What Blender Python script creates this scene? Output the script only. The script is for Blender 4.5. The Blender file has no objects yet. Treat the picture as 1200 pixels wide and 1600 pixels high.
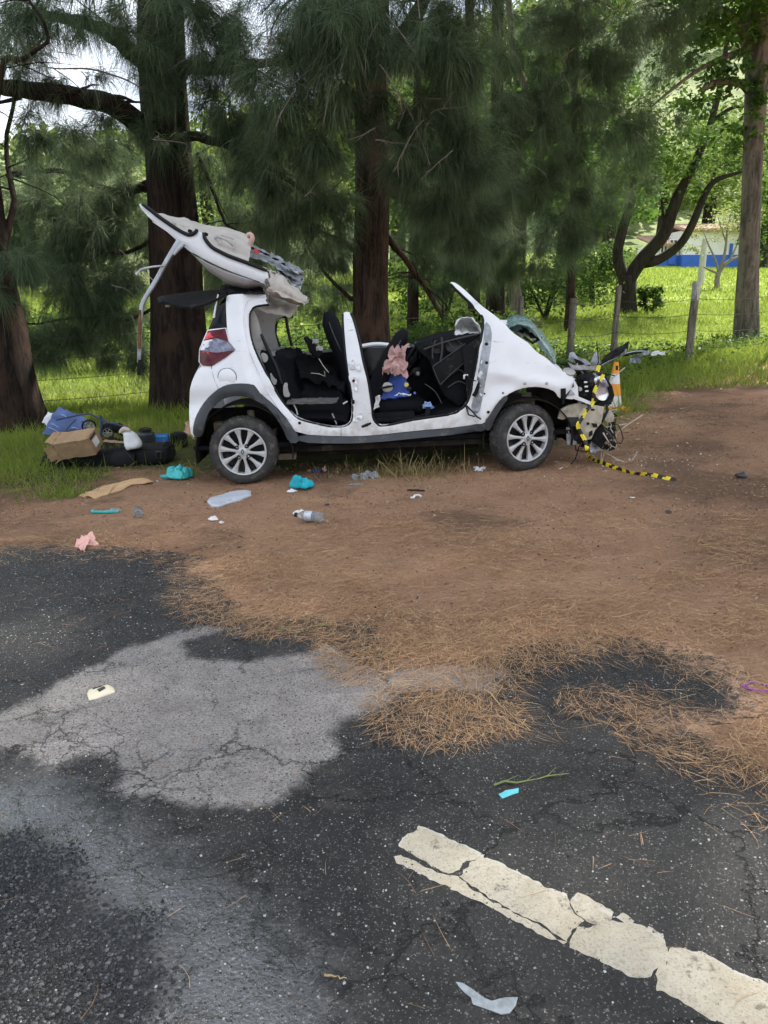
import bpy, bmesh, math, random
import numpy as np
from mathutils import Vector, Matrix, noise
from mathutils.geometry import delaunay_2d_cdt

S = bpy.context.scene
COL = S.collection
RNG = np.random.default_rng(7)
random.seed(7)
rad = math.radians

# ------------------------------------------------------------ camera
PITCH = rad(15.6)
CAMH = 1.53
FPX = 1200.0
cam_d = bpy.data.cameras.new('camera')
cam_d.sensor_fit = 'HORIZONTAL'
cam_d.sensor_width = 36.0
cam_d.lens = 36.0
cam_d.clip_start = 0.05
cam_d.clip_end = 3000
cam = bpy.data.objects.new('camera', cam_d)
cam.location = (0, 0, CAMH)
cam.rotation_euler = (rad(90) - PITCH, 0, 0)
COL.objects.link(cam)
S.camera = cam

# ------------------------------------------------------------ sky, sun, exposure
SUN_EL = rad(50)
SUN_AZ = rad(38)          # measured from +Y towards +X
w = bpy.data.worlds.new('World')
S.world = w
w.use_nodes = True
wn = w.node_tree
for n in list(wn.nodes):
    wn.nodes.remove(n)
wo = wn.nodes.new('ShaderNodeOutputWorld')
bg = wn.nodes.new('ShaderNodeBackground')
sk = wn.nodes.new('ShaderNodeTexSky')
sk.sky_type = 'NISHITA'
sk.sun_disc = False
sk.sun_elevation = SUN_EL
sk.sun_rotation = SUN_AZ
sk.dust_density = 2.0
tc = wn.nodes.new('ShaderNodeTexCoord')
cn = wn.nodes.new('ShaderNodeTexNoise')
cn.inputs['Scale'].default_value = 2.2
cn.inputs['Detail'].default_value = 7
cr = wn.nodes.new('ShaderNodeMapRange')
cr.inputs['From Min'].default_value = 0.36
cr.inputs['From Max'].default_value = 0.60
cr.clamp = True
mx = wn.nodes.new('ShaderNodeMix')
mx.data_type = 'RGBA'
wn.links.new(tc.outputs['Generated'], cn.inputs['Vector'])
wn.links.new(cn.outputs['Fac'], cr.inputs['Value'])
wn.links.new(cr.outputs['Result'], mx.inputs['Factor'])
wn.links.new(sk.outputs['Color'], mx.inputs[6])
mx.inputs[7].default_value = (8.9, 9.4, 10.2, 1)
wn.links.new(mx.outputs[2], bg.inputs['Color'])
bg.inputs['Strength'].default_value = 0.078
wn.links.new(bg.outputs['Background'], wo.inputs['Surface'])

sd = bpy.data.lights.new('sun', 'SUN')
sd.energy = 5.0
sd.angle = rad(1.5)
sd.color = (1.0, 0.95, 0.86)
sun = bpy.data.objects.new('sun', sd)
COL.objects.link(sun)
sv = Vector((math.sin(SUN_AZ) * math.cos(SUN_EL), math.cos(SUN_AZ) * math.cos(SUN_EL), math.sin(SUN_EL)))
sun.rotation_euler = (-sv).to_track_quat('-Z', 'Y').to_euler()
sun.location = sv * 60

S.view_settings.view_transform = 'Standard'
S.view_settings.look = 'None'
S.view_settings.gamma = 1
S.view_settings.exposure = 1.36
S.view_settings.use_curve_mapping = False
S.render.engine = 'CYCLES'
S.cycles.max_bounces = 6
S.cycles.diffuse_bounces = 3
S.cycles.glossy_bounces = 3
S.cycles.transmission_bounces = 5
S.cycles.transparent_max_bounces = 6
S.cycles.use_adaptive_sampling = True
S.cycles.adaptive_threshold = 0.02
S.cycles.use_denoising = True
S.cycles.sample_clamp_indirect = 4.0

# ------------------------------------------------------------ numbers and noise
def sstep(a, b, x):
    t = np.clip((np.asarray(x, float) - a) / (b - a), 0, 1)
    return t * t * (3 - 2 * t)

_LAT = np.random.default_rng(3).random((256, 256))
def vnoise(x, y, s=1.0, off=0):
    x = np.asarray(x, float) * s + off * 17.3
    y = np.asarray(y, float) * s + off * 9.7
    xi = np.floor(x).astype(int); yi = np.floor(y).astype(int)
    fx = x - xi; fy = y - yi
    fx = fx * fx * (3 - 2 * fx); fy = fy * fy * (3 - 2 * fy)
    g = lambda i, j: _LAT[i & 255, j & 255]
    return (g(xi, yi) * (1 - fx) + g(xi + 1, yi) * fx) * (1 - fy) + (g(xi, yi + 1) * (1 - fx) + g(xi + 1, yi + 1) * fx) * fy
def fbm(x, y, s=1.0, o=4, off=0):
    r = 0; a = 0.5; t = 0
    for k in range(o):
        r = r + a * vnoise(x, y, s * 2 ** k, off + k); t += a; a *= 0.5
    return r / t

def zg(x, y):
    """height of the ground"""
    x = np.asarray(x, float); y = np.asarray(y, float)
    base = 0.045 * 11 * np.tanh(x / 11)
    r = np.maximum(0, y - 14)
    rise = 0.067 * np.minimum(r, 46) * (1 - 0.25 * sstep(0, -12, x))
    t = x / np.maximum(y, 1)
    amp = 36 + 28 * sstep(-0.22, 0.30, t)
    und = 1 + 0.25 * (fbm(x, y, 0.012, 3, 5) - 0.5)
    hill = amp * und * sstep(60, 215, y + 14 * (fbm(x, y, 0.02, 2, 9) - 0.5))
    return base + rise + hill

EYE = Vector((0, 0, CAMH))
def ray(u, v):
    x = (u - 600) / FPX; y = (800 - v) / FPX
    return Vector((x, math.cos(PITCH) + y * math.sin(PITCH), -math.sin(PITCH) + y * math.cos(PITCH)))
def at_ground(u, v):
    d = ray(u, v); t0 = 0.5; t = t0
    while t < 400:
        p = EYE + d * t
        if p.z < float(zg(p.x, p.y)):
            break
        t0 = t; t *= 1.015
    a, b = t0, t
    for _ in range(24):
        m = (a + b) / 2; p = EYE + d * m
        if p.z < float(zg(p.x, p.y)): b = m
        else: a = m
    return EYE + d * b
def at_depth(u, v, Y):
    d = ray(u, v)
    return EYE + d * (Y / d.y)
def gxy(u, v):
    p = at_ground(u, v); return (p.x, p.y)
def gz(x, y, dz=0.0):
    return Vector((x, y, float(zg(x, y)) + dz))
def inside(px, py, poly):
    px = np.asarray(px, float); py = np.asarray(py, float)
    r = np.zeros(px.shape, bool); n = len(poly)
    for i in range(n):
        x1, y1 = poly[i]; x2, y2 = poly[(i + 1) % n]
        if y1 == y2: continue
        c = ((y1 > py) != (y2 > py)) & (px < (x2 - x1) * (py - y1) / (y2 - y1) + x1)
        r ^= c
    return r
def sdf(px, py, poly):
    """signed distance to a polygon, positive inside"""
    px = np.asarray(px, float); py = np.asarray(py, float)
    d = np.full(px.shape, 1e9); n = len(poly)
    for i in range(n):
        x1, y1 = poly[i]; x2, y2 = poly[(i + 1) % n]
        ex, ey = x2 - x1, y2 - y1; L = ex * ex + ey * ey + 1e-12
        t = np.clip(((px - x1) * ex + (py - y1) * ey) / L, 0, 1)
        d = np.minimum(d, (px - x1 - t * ex) ** 2 + (py - y1 - t * ey) ** 2)
    d = np.sqrt(d)
    return np.where(inside(px, py, poly), d, -d)

# ------------------------------------------------------------ objects
def tag(o, label=None, cat=None, group=None, kind=None):
    if label: o['label'] = label
    if cat: o['category'] = cat
    if group: o['group'] = group
    if kind: o['kind'] = kind
    return o
def empty(name, loc=(0, 0, 0), label=None, cat=None, group=None, rz=0, mat=None):
    o = bpy.data.objects.new(name, None)
    COL.objects.link(o)
    o.empty_display_size = 0.2
    if mat is not None: o.matrix_world = mat
    else:
        o.location = loc; o.rotation_euler = (0, 0, rz)
    return tag(o, label, cat, group)
def link(name, me, mats=None, parent=None):
    if mats is not None:
        for m in (mats if isinstance(mats, (list, tuple)) else [mats]):
            me.materials.append(m)
    o = bpy.data.objects.new(name, me)
    COL.objects.link(o)
    if parent is not None: o.parent = parent
    return o
def from_tris(name, V, T, attrs=None, smooth=False, mats=None, parent=None):
    """fast mesh from numpy vertices and triangles"""
    V = np.ascontiguousarray(V, dtype=np.float32); T = np.ascontiguousarray(T, dtype=np.int32)
    me = bpy.data.meshes.new(name)
    me.vertices.add(len(V)); me.vertices.foreach_set('co', V.ravel())
    me.loops.add(T.size); me.loops.foreach_set('vertex_index', T.ravel())
    me.polygons.add(len(T)); me.polygons.foreach_set('loop_start', np.arange(0, T.size, T.shape[1], dtype=np.int32))
    if smooth: me.polygons.foreach_set('use_smooth', np.ones(len(T), bool))
    for k, a in (attrs or {}).items():
        at = me.attributes.new(k, 'FLOAT', 'POINT'); at.data.foreach_set('value', np.ascontiguousarray(a, dtype=np.float32))
    me.update(calc_edges=True)
    return link(name, me, mats, parent)

class MB:
    """collects vertices and faces of ONE mesh"""
    def __init__(s): s.v = []; s.f = []; s.m = []
    def add(s, vs, fs, mi=0):
        o = len(s.v); s.v += [tuple(p) for p in vs]
        for f in fs: s.f.append([o + i for i in f]); s.m.append(mi)
        return s
    def box(s, c, size, rot=None, mi=0, taper=1.0):
        x, y, z = [k / 2 for k in size]
        P = [Vector((a * x * (taper if cc > 0 else 1), b * y * (taper if cc > 0 else 1), cc * z)) for cc in (-1, 1) for a, b in ((-1, -1), (1, -1), (1, 1), (-1, 1))]
        if rot is not None: P = [rot @ p for p in P]
        return s.add([p + Vector(c) for p in P], [(3, 2, 1, 0), (4, 5, 6, 7), (0, 1, 5, 4), (1, 2, 6, 5), (2, 3, 7, 6), (3, 0, 4, 7)], mi)
    def tube(s, pts, r, n=8, mi=0, cap=True, wob=0.0):
        pts = [Vector(p) for p in pts]; k = len(pts)
        rs = [float(q) for q in np.interp(np.linspace(0, 1, k), np.linspace(0, 1, len(r)), r)] if isinstance(r, (list, tuple)) else [r] * k
        vs = []; fs = []; up = None
        for i, p in enumerate(pts):
            t = (pts[min(i + 1, k - 1)] - pts[max(i - 1, 0)])
            if t.length < 1e-9: t = Vector((0, 0, 1))
            t.normalize()
            if up is None:
                up = Vector((0, 0, 1)) if abs(t.z) < 0.9 else Vector((1, 0, 0))
            a = t.cross(up); 
            if a.length < 1e-6: a = t.orthogonal()
            a.normalize(); b = a.cross(t); up = b
            for j in range(n):
                q = 2 * math.pi * j / n
                rr = rs[i] * (1 + (wob * (noise.noise((p.x * 3 + j * 1.7, p.y * 3, p.z * 1.3))) if wob else 0))
                vs.append(p + (a * math.cos(q) + b * math.sin(q)) * rr)
        for i in range(k - 1):
            for j in range(n):
                fs.append((i * n + j, i * n + (j + 1) % n, (i + 1) * n + (j + 1) % n, (i + 1) * n + j))
        if cap:
            fs.append(tuple(range(n))[::-1]); fs.append(tuple((k - 1) * n + j for j in range(n)))
        return s.add(vs, fs, mi)
    def lathe(s, prof, n=48, axis='y', c=(0, 0, 0), mi=0):
        """prof: (radius, height) pairs turned about an axis"""
        vs = []; fs = []; k = len(prof)
        for r, h in prof:
            for j in range(n):
                q = 2 * math.pi * j / n; a, b = r * math.cos(q), r * math.sin(q)
                vs.append(Vector((a, h, b) if axis == 'y' else (a, b, h)) + Vector(c))
        for i in range(k - 1):
            for j in range(n):
                fs.append((i * n + j, i * n + (j + 1) % n, (i + 1) * n + (j + 1) % n, (i + 1) * n + j))
        return s.add(vs, fs, mi)
    def prism(s, poly, y0, y1, mi=0):
        """polygon of (x, z) extruded along y"""
        n = len(poly)
        vs = [(x, y0, z) for x, z in poly] + [(x, y1, z) for x, z in poly]
        fs = [tuple(range(n)), tuple(range(2 * n - 1, n - 1, -1))] + [(i, i + n, (i + 1) % n + n, (i + 1) % n) for i in range(n)]
        return s.add(vs, fs, mi)
    def grid(s, fn, nu, nv, mi=0, thick=None):
        P = [[Vector(fn(i / nu, j / nv)) for j in range(nv + 1)] for i in range(nu + 1)]
        vs = [p for r in P for p in r]; k = nv + 1
        fs = [(i * k + j, (i + 1) * k + j, (i + 1) * k + j + 1, i * k + j + 1) for i in range(nu) for j in range(nv)]
        if thick:
            nrm = []
            for i in range(nu + 1):
                for j in range(nv + 1):
                    a = P[min(i + 1, nu)][j] - P[max(i - 1, 0)][j]; b = P[i][min(j + 1, nv)] - P[i][max(j - 1, 0)]
                    q = a.cross(b); nrm.append(q.normalized() if q.length > 1e-9 else Vector((0, 0, 1)))
            N = len(vs)
            vs2 = [p - q * thick for p, q in zip(vs, nrm)]
            fs2 = [tuple(N + x for x in f[::-1]) for f in fs]
            rim = [i * k for i in range(nu + 1)] + [nu * k + j for j in range(1, nv + 1)] + [i * k + nv for i in range(nu - 1, -1, -1)] + [j for j in range(nv - 1, 0, -1)]
            R = len(rim)
            fs3 = [(rim[(q + 1) % R], rim[q], rim[q] + N, rim[(q + 1) % R] + N) for q in range(R)]
            return s.add(vs + vs2, fs + fs2 + fs3, mi)
        return s.add(vs, fs, mi)
    def loft(s, path, hw, ht, across=(0, 1, 0), n=20, e=2.6, mi=0):
        """cushion: superellipse sections, hw half width along `across`, ht half thickness"""
        pts = [Vector(p) for p in path]; k = len(pts); A = Vector(across).normalized()
        hw = hw if isinstance(hw, (list, tuple)) else [hw] * k
        ht = ht if isinstance(ht, (list, tuple)) else [ht] * k
        vs = []; fs = []
        for i, p in enumerate(pts):
            t = (pts[min(i + 1, k - 1)] - pts[max(i - 1, 0)]).normalized(); b = t.cross(A).normalized()
            for j in range(n):
                q = 2 * math.pi * j / n; c, d = math.cos(q), math.sin(q)
                x = math.copysign(abs(c) ** (2 / e), c); y = math.copysign(abs(d) ** (2 / e), d)
                vs.append(p + A * x * hw[i] + b * y * ht[i])
        for i in range(k - 1):
            for j in range(n):
                fs.append((i * n + j, i * n + (j + 1) % n, (i + 1) * n + (j + 1) % n, (i + 1) * n + j))
        fs.append(tuple(range(n))[::-1]); fs.append(tuple((k - 1) * n + j for j in range(n)))
        return s.add(vs, fs, mi)
    def build(s, name, mats, parent=None, smooth=True, bevel=0, sub=0, sharp=40):
        me = bpy.data.meshes.new(name)
        me.from_pydata(s.v, [], s.f)
        bm = bmesh.new(); bm.from_mesh(me)
        bmesh.ops.recalc_face_normals(bm, faces=bm.faces)
        if bevel:
            ed = [e for e in bm.edges if len(e.link_faces) == 2 and e.calc_face_angle(0) > 0.6]
            bmesh.ops.bevel(bm, geom=ed, offset=bevel, segments=2, affect='EDGES', profile=0.5)
        bm.to_mesh(me); bm.free()
        if len(me.polygons) == len(s.m): me.polygons.foreach_set('material_index', s.m)
        if smooth:
            me.polygons.foreach_set('use_smooth', [True] * len(me.polygons))
            me.set_sharp_from_angle(angle=rad(sharp))
        me.update()
        o = link(name, me, mats, parent)
        if sub:
            md = o.modifiers.new('subsurf', 'SUBSURF'); md.levels = sub; md.render_levels = sub
        return o

# ------------------------------------------------------------ materials
def N(nt, typ, props=None, ins=None):
    nd = nt.nodes.new(typ)
    for k, v in (props or {}).items(): setattr(nd, k, v)
    for k, v in (ins or {}).items():
        sk_ = nd.inputs[k]
        if isinstance(v, bpy.types.NodeSocket): nt.links.new(v, sk_)
        else: sk_.default_value = v
    return nd
def nmat(name):
    m = bpy.data.materials.new(name); m.use_nodes = True
    nt = m.node_tree; b = nt.nodes['Principled BSDF']
    return m, nt, b, nt.nodes['Material Output']
def col4(c): return (c[0], c[1], c[2], 1)
def mixc(nt, f, a, b, blend='MIX'):
    nd = nt.nodes.new('ShaderNodeMix'); nd.data_type = 'RGBA'; nd.blend_type = blend
    for i, v in ((0, f), (6, a), (7, b)):
        if isinstance(v, bpy.types.NodeSocket): nt.links.new(v, nd.inputs[i])
        else: nd.inputs[i].default_value = col4(v) if isinstance(v, tuple) else v
    return nd.outputs[2]
def math_(nt, op, a, b=0.0, c=0.0, clamp=False):
    nd = nt.nodes.new('ShaderNodeMath'); nd.operation = op; nd.use_clamp = clamp
    for i, v in enumerate((a, b, c)):
        if isinstance(v, bpy.types.NodeSocket): nt.links.new(v, nd.inputs[i])
        else: nd.inputs[i].default_value = v
    return nd.outputs[0]
def ramp(nt, v, a, b, lo=0.0, hi=1.0):
    nd = nt.nodes.new('ShaderNodeMapRange'); nd.interpolation_type = 'SMOOTHSTEP'
    nt.links.new(v, nd.inputs['Value'])
    for k, x in (('From Min', a), ('From Max', b), ('To Min', lo), ('To Max', hi)): nd.inputs[k].default_value = x
    return nd.outputs['Result']
def tex(nt, vec, scale, detail=4, rough=0.6, dist=0.0):
    return N(nt, 'ShaderNodeTexNoise', None, {'Vector': vec, 'Scale': scale, 'Detail': detail, 'Roughness': rough, 'Distortion': dist}).outputs['Fac']
def attr(nt, name):
    return N(nt, 'ShaderNodeAttribute', {'attribute_name': name}).outputs['Fac']
def bump(nt, b, h, strength, dist=0.01, nrm=None):
    ins = {'Height': h, 'Strength': strength, 'Distance': dist}
    if nrm is not None: ins['Normal'] = nrm
    nd = N(nt, 'ShaderNodeBump', None, ins)
    nt.links.new(nd.outputs['Normal'], b.inputs['Normal'])
    return nd.outputs['Normal']
def simple(name, c, rough=0.6, metal=0.0, var=0.15, scale=9.0, bmp=0.0, dirt=None, dirt_amt=0.0, bevel=0.0, coat=0.0, spec=0.5):
    m, nt, b, out = nmat(name)
    tcn = N(nt, 'ShaderNodeTexCoord').outputs['Object']
    f = tex(nt, tcn, scale, 5)
    lo = tuple(max(0, x * (1 - var)) for x in c); hi = tuple(min(1, x * (1 + var)) for x in c)
    cc = mixc(nt, ramp(nt, f, 0.3, 0.7), lo, hi)
    if dirt:
        g = tex(nt, tcn, scale * 0.6, 6, 0.7)
        cc = mixc(nt, ramp(nt, g, 0.62 - 0.4 * dirt_amt, 0.80 - 0.3 * dirt_amt), cc, dirt)
    nt.links.new(cc, b.inputs['Base Color'])
    nt.links.new(ramp(nt, f, 0.2, 0.8, max(0.02, rough - 0.08), min(1, rough + 0.1)), b.inputs['Roughness'])
    b.inputs['Metallic'].default_value = metal
    b.inputs['Coat Weight'].default_value = coat
    b.inputs['Specular IOR Level'].default_value = spec
    nrm = None
    if bevel:
        nrm = N(nt, 'ShaderNodeBevel', {'samples': 4}, {'Radius': bevel}).outputs['Normal']
        nt.links.new(nrm, b.inputs['Normal'])
    if bmp:
        bump(nt, b, tex(nt, tcn, scale * 4, 6), bmp, 0.01, nrm)
    return m
def leafmat(name, c1, c2, rough=0.55, trans=0.35, tc_=None):
    """thin leaves: colour varies by the strand's own random value"""
    m, nt, b, out = nmat(name)
    r = attr(nt, 'rnd')
    cc = mixc(nt, r, c1, c2)
    nt.links.new(cc, b.inputs['Base Color']); b.inputs['Roughness'].default_value = rough
    b.inputs['Specular IOR Level'].default_value = 0.12
    if trans:
        t = N(nt, 'ShaderNodeBsdfTranslucent', None, {'Color': mixc(nt, 0.5, cc, tc_ or (c2[0] * 1.6, c2[1] * 1.6, c2[2] * 0.8))})
        s = N(nt, 'ShaderNodeMixShader', None, {0: trans, 1: b.outputs[0], 2: t.outputs[0]})
        nt.links.new(s.outputs[0], out.inputs['Surface'])
    return m
# ============================================================ GROUND AND ROAD
ASPH = [gxy(u, v) for u, v in [(-40, 868), (100, 866), (190, 872), (270, 882), (300, 915), (290, 945), (330, 965), (400, 985), (470, 985), (525, 992), (545, 1045),
        (600, 1062), (650, 1058), (640, 1075), (612, 1100), (625, 1135), (700, 1150), (780, 1125), (770, 1085), (800, 1052), (870, 1028), (950, 1024), (1030, 1030), (1085, 1050), (1105, 1085),
        (1060, 1095), (960, 1090), (900, 1096), (950, 1120), (1000, 1150), (1080, 1190), (1150, 1245), (1200, 1285)]]
ex, ey = ASPH[-1]
ASPH += [(ex + 31, ey - 26), (30, -45), (-45, -45), (-45, 14), (-9, 5.2)]
DRY = [gxy(u, v) for u, v in [(-30, 1132), (60, 1085), (100, 1060), (170, 1032), (180, 1018), (250, 1000), (275, 988), (330, 976), (352, 984), (285, 1006), (300, 1030), (400, 1034), (480, 1020), (520, 1010), (560, 1038),
       (600, 1048), (660, 1044), (720, 1040), (790, 1050), (770, 1085), (700, 1080), (640, 1078), (612, 1088), (600, 1110), (540, 1128), (518, 1150), (540, 1178), (490, 1205), (460, 1235), (430, 1258), (370, 1266), (300, 1262),
       (260, 1250), (200, 1246), (172, 1240), (192, 1212), (182, 1190), (130, 1180), (80, 1202), (50, 1182), (20, 1170), (-30, 1176)]]
WET = [gxy(u, v) for u, v in [(-60, 1225), (60, 1225), (150, 1270), (240, 1330), (330, 1385), (420, 1450), (470, 1510), (500, 1590), (520, 1700), (300, 1720), (250, 1600), (260, 1530), (230, 1460), (150, 1430), (120, 1370), (60, 1320), (-60, 1290)]]
COARSE = [gxy(u, v) for u, v in [(-200, 1290), (40, 1310), (120, 1350), (150, 1420), (240, 1440), (250, 1540), (230, 1600), (240, 1720), (-300, 1900)]]
GRASS = [gxy(u, v) for u, v in [(-300, 790), (0, 772), (60, 770), (110, 776), (150, 752), (190, 738), (330, 741), (450, 738), (560, 732), (700, 734), (762, 716), (860, 700), (950, 672), (985, 645), (1010, 628), (1060, 606), (1115, 586), (1200, 568), (1330, 556)]]
gx0, gy0 = GRASS[-1]
GRASS = [(-200, GRASS[0][1] + 3)] + GRASS + [(300, gy0 + 30), (300, 600), (-300, 600)]

def spaced(a, lo, hi, b, d, grow=1.16):
    """fine steps between lo and hi, growing outwards to a and b"""
    r = list(np.arange(lo, hi + d * .5, d)); s = d; x = lo; L = []
    while x > a:
        s *= grow; x -= s; L.append(x)
    s = d; x = r[-1]
    while x < b:
        s *= grow; x += s; r.append(x)
    return np.array(L[::-1] + r)
def sheet(xs, ys, dz=0.0):
    X, Y = np.meshgrid(xs, ys, indexing='ij')
    X = X.ravel(); Y = Y.ravel()
    ny = len(ys)
    i = np.arange(len(xs) - 1)[:, None] * ny + np.arange(ny - 1)[None, :]
    Q = np.stack([i, i + ny, i + ny + 1, i + 1], -1).reshape(-1, 4)
    return X, Y, Q

def relief(x, y):
    """low lumps of the soil, only off the asphalt"""
    a = sdf(x, y, ASPH)
    k = sstep(-0.25, -1.0, a)
    near = (np.hypot(x, y) < 30)
    return near * k * (0.05 * (fbm(x, y, 1.3, 3, 2) - 0.5) + 0.035 * (fbm(x, y, 6, 3, 4) - 0.5)) + 0.0

def dirt_colour(nt, geo):
    f1 = tex(nt, geo, 1.1, 6, 0.65); f2 = tex(nt, geo, 7, 8, 0.75); f3 = tex(nt, geo, 60, 4, 0.8)
    mp = N(nt, 'ShaderNodeMapping', None, {'Vector': geo, 'Scale': (1.0, 2.6, 1.0), 'Rotation': (0, 0, 0.15)}).outputs[0]
    fs = tex(nt, mp, 26, 6, 0.8, 1.2)
    dirt = mixc(nt, ramp(nt, f1, 0.30, 0.68), (0.41, 0.228, 0.138), (0.62, 0.370, 0.225))
    dirt = mixc(nt, ramp(nt, f2, 0.52, 0.72, 0, 0.75), dirt, (0.62, 0.40, 0.245))
    dirt = mixc(nt, ramp(nt, fs, 0.54, 0.66, 0, 0.85), dirt, (0.085, 0.053, 0.038))
    dirt = mixc(nt, ramp(nt, f3, 0.60, 0.74, 0, 0.7), dirt, (0.56, 0.42, 0.28))
    dirt = mixc(nt, ramp(nt, tex(nt, mp, 70, 5, 0.8), 0.56, 0.68, 0, 0.75), dirt, (0.07, 0.042, 0.03))
    dirt = mixc(nt, ramp(nt, tex(nt, geo, 0.55, 5, 0.6), 0.48, 0.62, 0, 0.75), dirt, (0.13, 0.078, 0.053))
    return dirt, f2, f3, fs
X, Y, Q = sheet(spaced(-420, -8, 10, 420, 0.07, 1.12), spaced(-80, 3.2, 17, 520, 0.07, 1.10))
g_sd = sdf(X, Y, GRASS)
V = np.stack([X, Y, zg(X, Y) + relief(X, Y)], 1)
mg, nt, b, out = nmat('ground')
geo = N(nt, 'ShaderNodeNewGeometry').outputs['Position']
sg = attr(nt, 'grass_edge'); far = attr(nt, 'far')
dirt, f2, f3, fs = dirt_colour(nt, geo)
gsoil = mixc(nt, ramp(nt, f2, 0.35, 0.65), (0.075, 0.065, 0.03), (0.10, 0.125, 0.035))
past = mixc(nt, ramp(nt, tex(nt, geo, 0.35, 6, 0.65), 0.35, 0.65), (0.17, 0.25, 0.04), (0.28, 0.36, 0.075))
past = mixc(nt, ramp(nt, tex(nt, geo, 2.5, 6, 0.7), 0.5, 0.75, 0, 0.6), past, (0.08, 0.14, 0.03))
hillc = mixc(nt, ramp(nt, tex(nt, geo, 0.06, 7, 0.7), 0.40, 0.58), (0.30, 0.33, 0.15), (0.13, 0.18, 0.08))
hillc = mixc(nt, ramp(nt, tex(nt, geo, 0.5, 5, 0.75), 0.45, 0.7, 0, 0.7), hillc, (0.09, 0.14, 0.055))
gg = mixc(nt, ramp(nt, far, 0.0, 1.0), gsoil, past)
gg = mixc(nt, ramp(nt, far, 3.0, 4.2), gg, hillc)
edge = math_(nt, 'ADD', sg, math_(nt, 'MULTIPLY', math_(nt, 'SUBTRACT', f2, 0.5), 1.6))
nt.links.new(mixc(nt, ramp(nt, edge, -0.15, 0.35), dirt, gg), b.inputs['Base Color'])
b.inputs['Roughness'].default_value = 0.95; b.inputs['Specular IOR Level'].default_value = 0.15
hh = math_(nt, 'ADD', math_(nt, 'MULTIPLY', fs, 0.6), math_(nt, 'ADD', math_(nt, 'MULTIPLY', f2, 0.8), math_(nt, 'MULTIPLY', f3, 0.25)))
bump(nt, b, hh, 1.0, 0.05)
farw = sstep(0, 4, Y - 13.5) + 3.0 * sstep(58, 80, Y) + 0.5 * sstep(80, 160, Y)
gr = from_tris('ground', V, Q, {'grass_edge': np.clip(g_sd, -3, 3), 'far': farw}, True, mg)
tag(gr, kind='structure')

# ---- the road: asphalt sheet, runs a little way under the needles
X, Y, Q = sheet(spaced(-42, -3.6, 4.6, 42, 0.035, 1.14), spaced(-42, 0.7, 5.4, 14, 0.035, 1.14))
a_sd = sdf(X, Y, ASPH)
keep = (a_sd[Q] > -0.22).all(1)
Q = Q[keep]
used = np.unique(Q); mapi = -np.ones(len(X), int); mapi[used] = np.arange(len(used))
X, Y, a_sd = X[used], Y[used], a_sd[used]; Q = mapi[Q]
V = np.stack([X, Y, zg(X, Y) + 0.004], 1)
ma, nt, b, out = nmat('asphalt')
geo = N(nt, 'ShaderNodeNewGeometry').outputs['Position']
sa, sdry, swet, sco = (attr(nt, k) for k in ('edge', 'dry', 'wet', 'coarse'))
n1 = tex(nt, geo, 1.6, 6, 0.6); n2 = tex(nt, geo, 9, 7, 0.7); n3 = tex(nt, geo, 120, 5, 0.75); n4 = tex(nt, geo, 30, 5, 0.7)
gw = N(nt, 'ShaderNodeVectorMath', {'operation': 'ADD'}, {0: geo, 1: N(nt, 'ShaderNodeVectorMath', {'operation': 'SCALE'}, {0: N(nt, 'ShaderNodeTexNoise', None, {'Vector': geo, 'Scale': 130.0, 'Detail': 2.0}).outputs['Color'], 'Scale': 0.010}).outputs[0]}).outputs[0]
vor = N(nt, 'ShaderNodeTexVoronoi', {'feature': 'F1'}, {'Vector': gw, 'Scale': 75.0, 'Randomness': 1.0})
cell = N(nt, 'ShaderNodeSeparateColor', None, {0: vor.outputs['Color']})
vorb = N(nt, 'ShaderNodeTexVoronoi', {'feature': 'F1'}, {'Vector': gw, 'Scale': 210.0, 'Randomness': 1.0})
cellb = N(nt, 'ShaderNodeSeparateColor', None, {0: vorb.outputs['Color']})
damp = mixc(nt, ramp(nt, n2, 0.3, 0.7), (0.0105, 0.0102, 0.0104), (0.024, 0.023, 0.0225))
damp = mixc(nt, ramp(nt, n1, 0.45, 0.7, 0, 0.5), damp, (0.032, 0.030, 0.029))
dry = mixc(nt, ramp(nt, n2, 0.3, 0.7), (0.225, 0.204, 0.190), (0.325, 0.298, 0.278))
dry = mixc(nt, ramp(nt, n1, 0.56, 0.72, 0, 0.55), dry, (0.13, 0.122, 0.118))
# ragged rim of the dry patch
dm = math_(nt, 'ADD', sdry, math_(nt, 'ADD', math_(nt, 'MULTIPLY', math_(nt, 'SUBTRACT', n2, 0.5), 0.10), math_(nt, 'MULTIPLY', math_(nt, 'SUBTRACT', n4, 0.5), 0.07)))
base = mixc(nt, ramp(nt, dm, -0.03, 0.045), damp, dry)
# stones of the aggregate: pale and dark chips
big = math_(nt, 'MULTIPLY', ramp(nt, cell.outputs[0], 0.90, 0.99), ramp(nt, vor.outputs['Distance'], 0.42, 0.22))
sml = math_(nt, 'MULTIPLY', ramp(nt, cellb.outputs[0], 0.70, 0.98), ramp(nt, vorb.outputs['Distance'], 0.55, 0.25))
chips = math_(nt, 'MAXIMUM', math_(nt, 'MULTIPLY', big, 0.55), math_(nt, 'MULTIPLY', sml, 0.75))
chipc = mixc(nt, cell.outputs[1], (0.24, 0.225, 0.205), (0.50, 0.48, 0.44))
base = mixc(nt, math_(nt, 'MULTIPLY', chips, 0.75), base, chipc)
base = mixc(nt, math_(nt, 'MULTIPLY', ramp(nt, n3, 0.58, 0.36), 0.6), base, (0.014, 0.014, 0.0145))
base = mixc(nt, math_(nt, 'MULTIPLY', ramp(nt, tex(nt, geo, 3.2, 7, 0.75), 0.52, 0.70), 0.35), base, (0.075, 0.062, 0.052))
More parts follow.
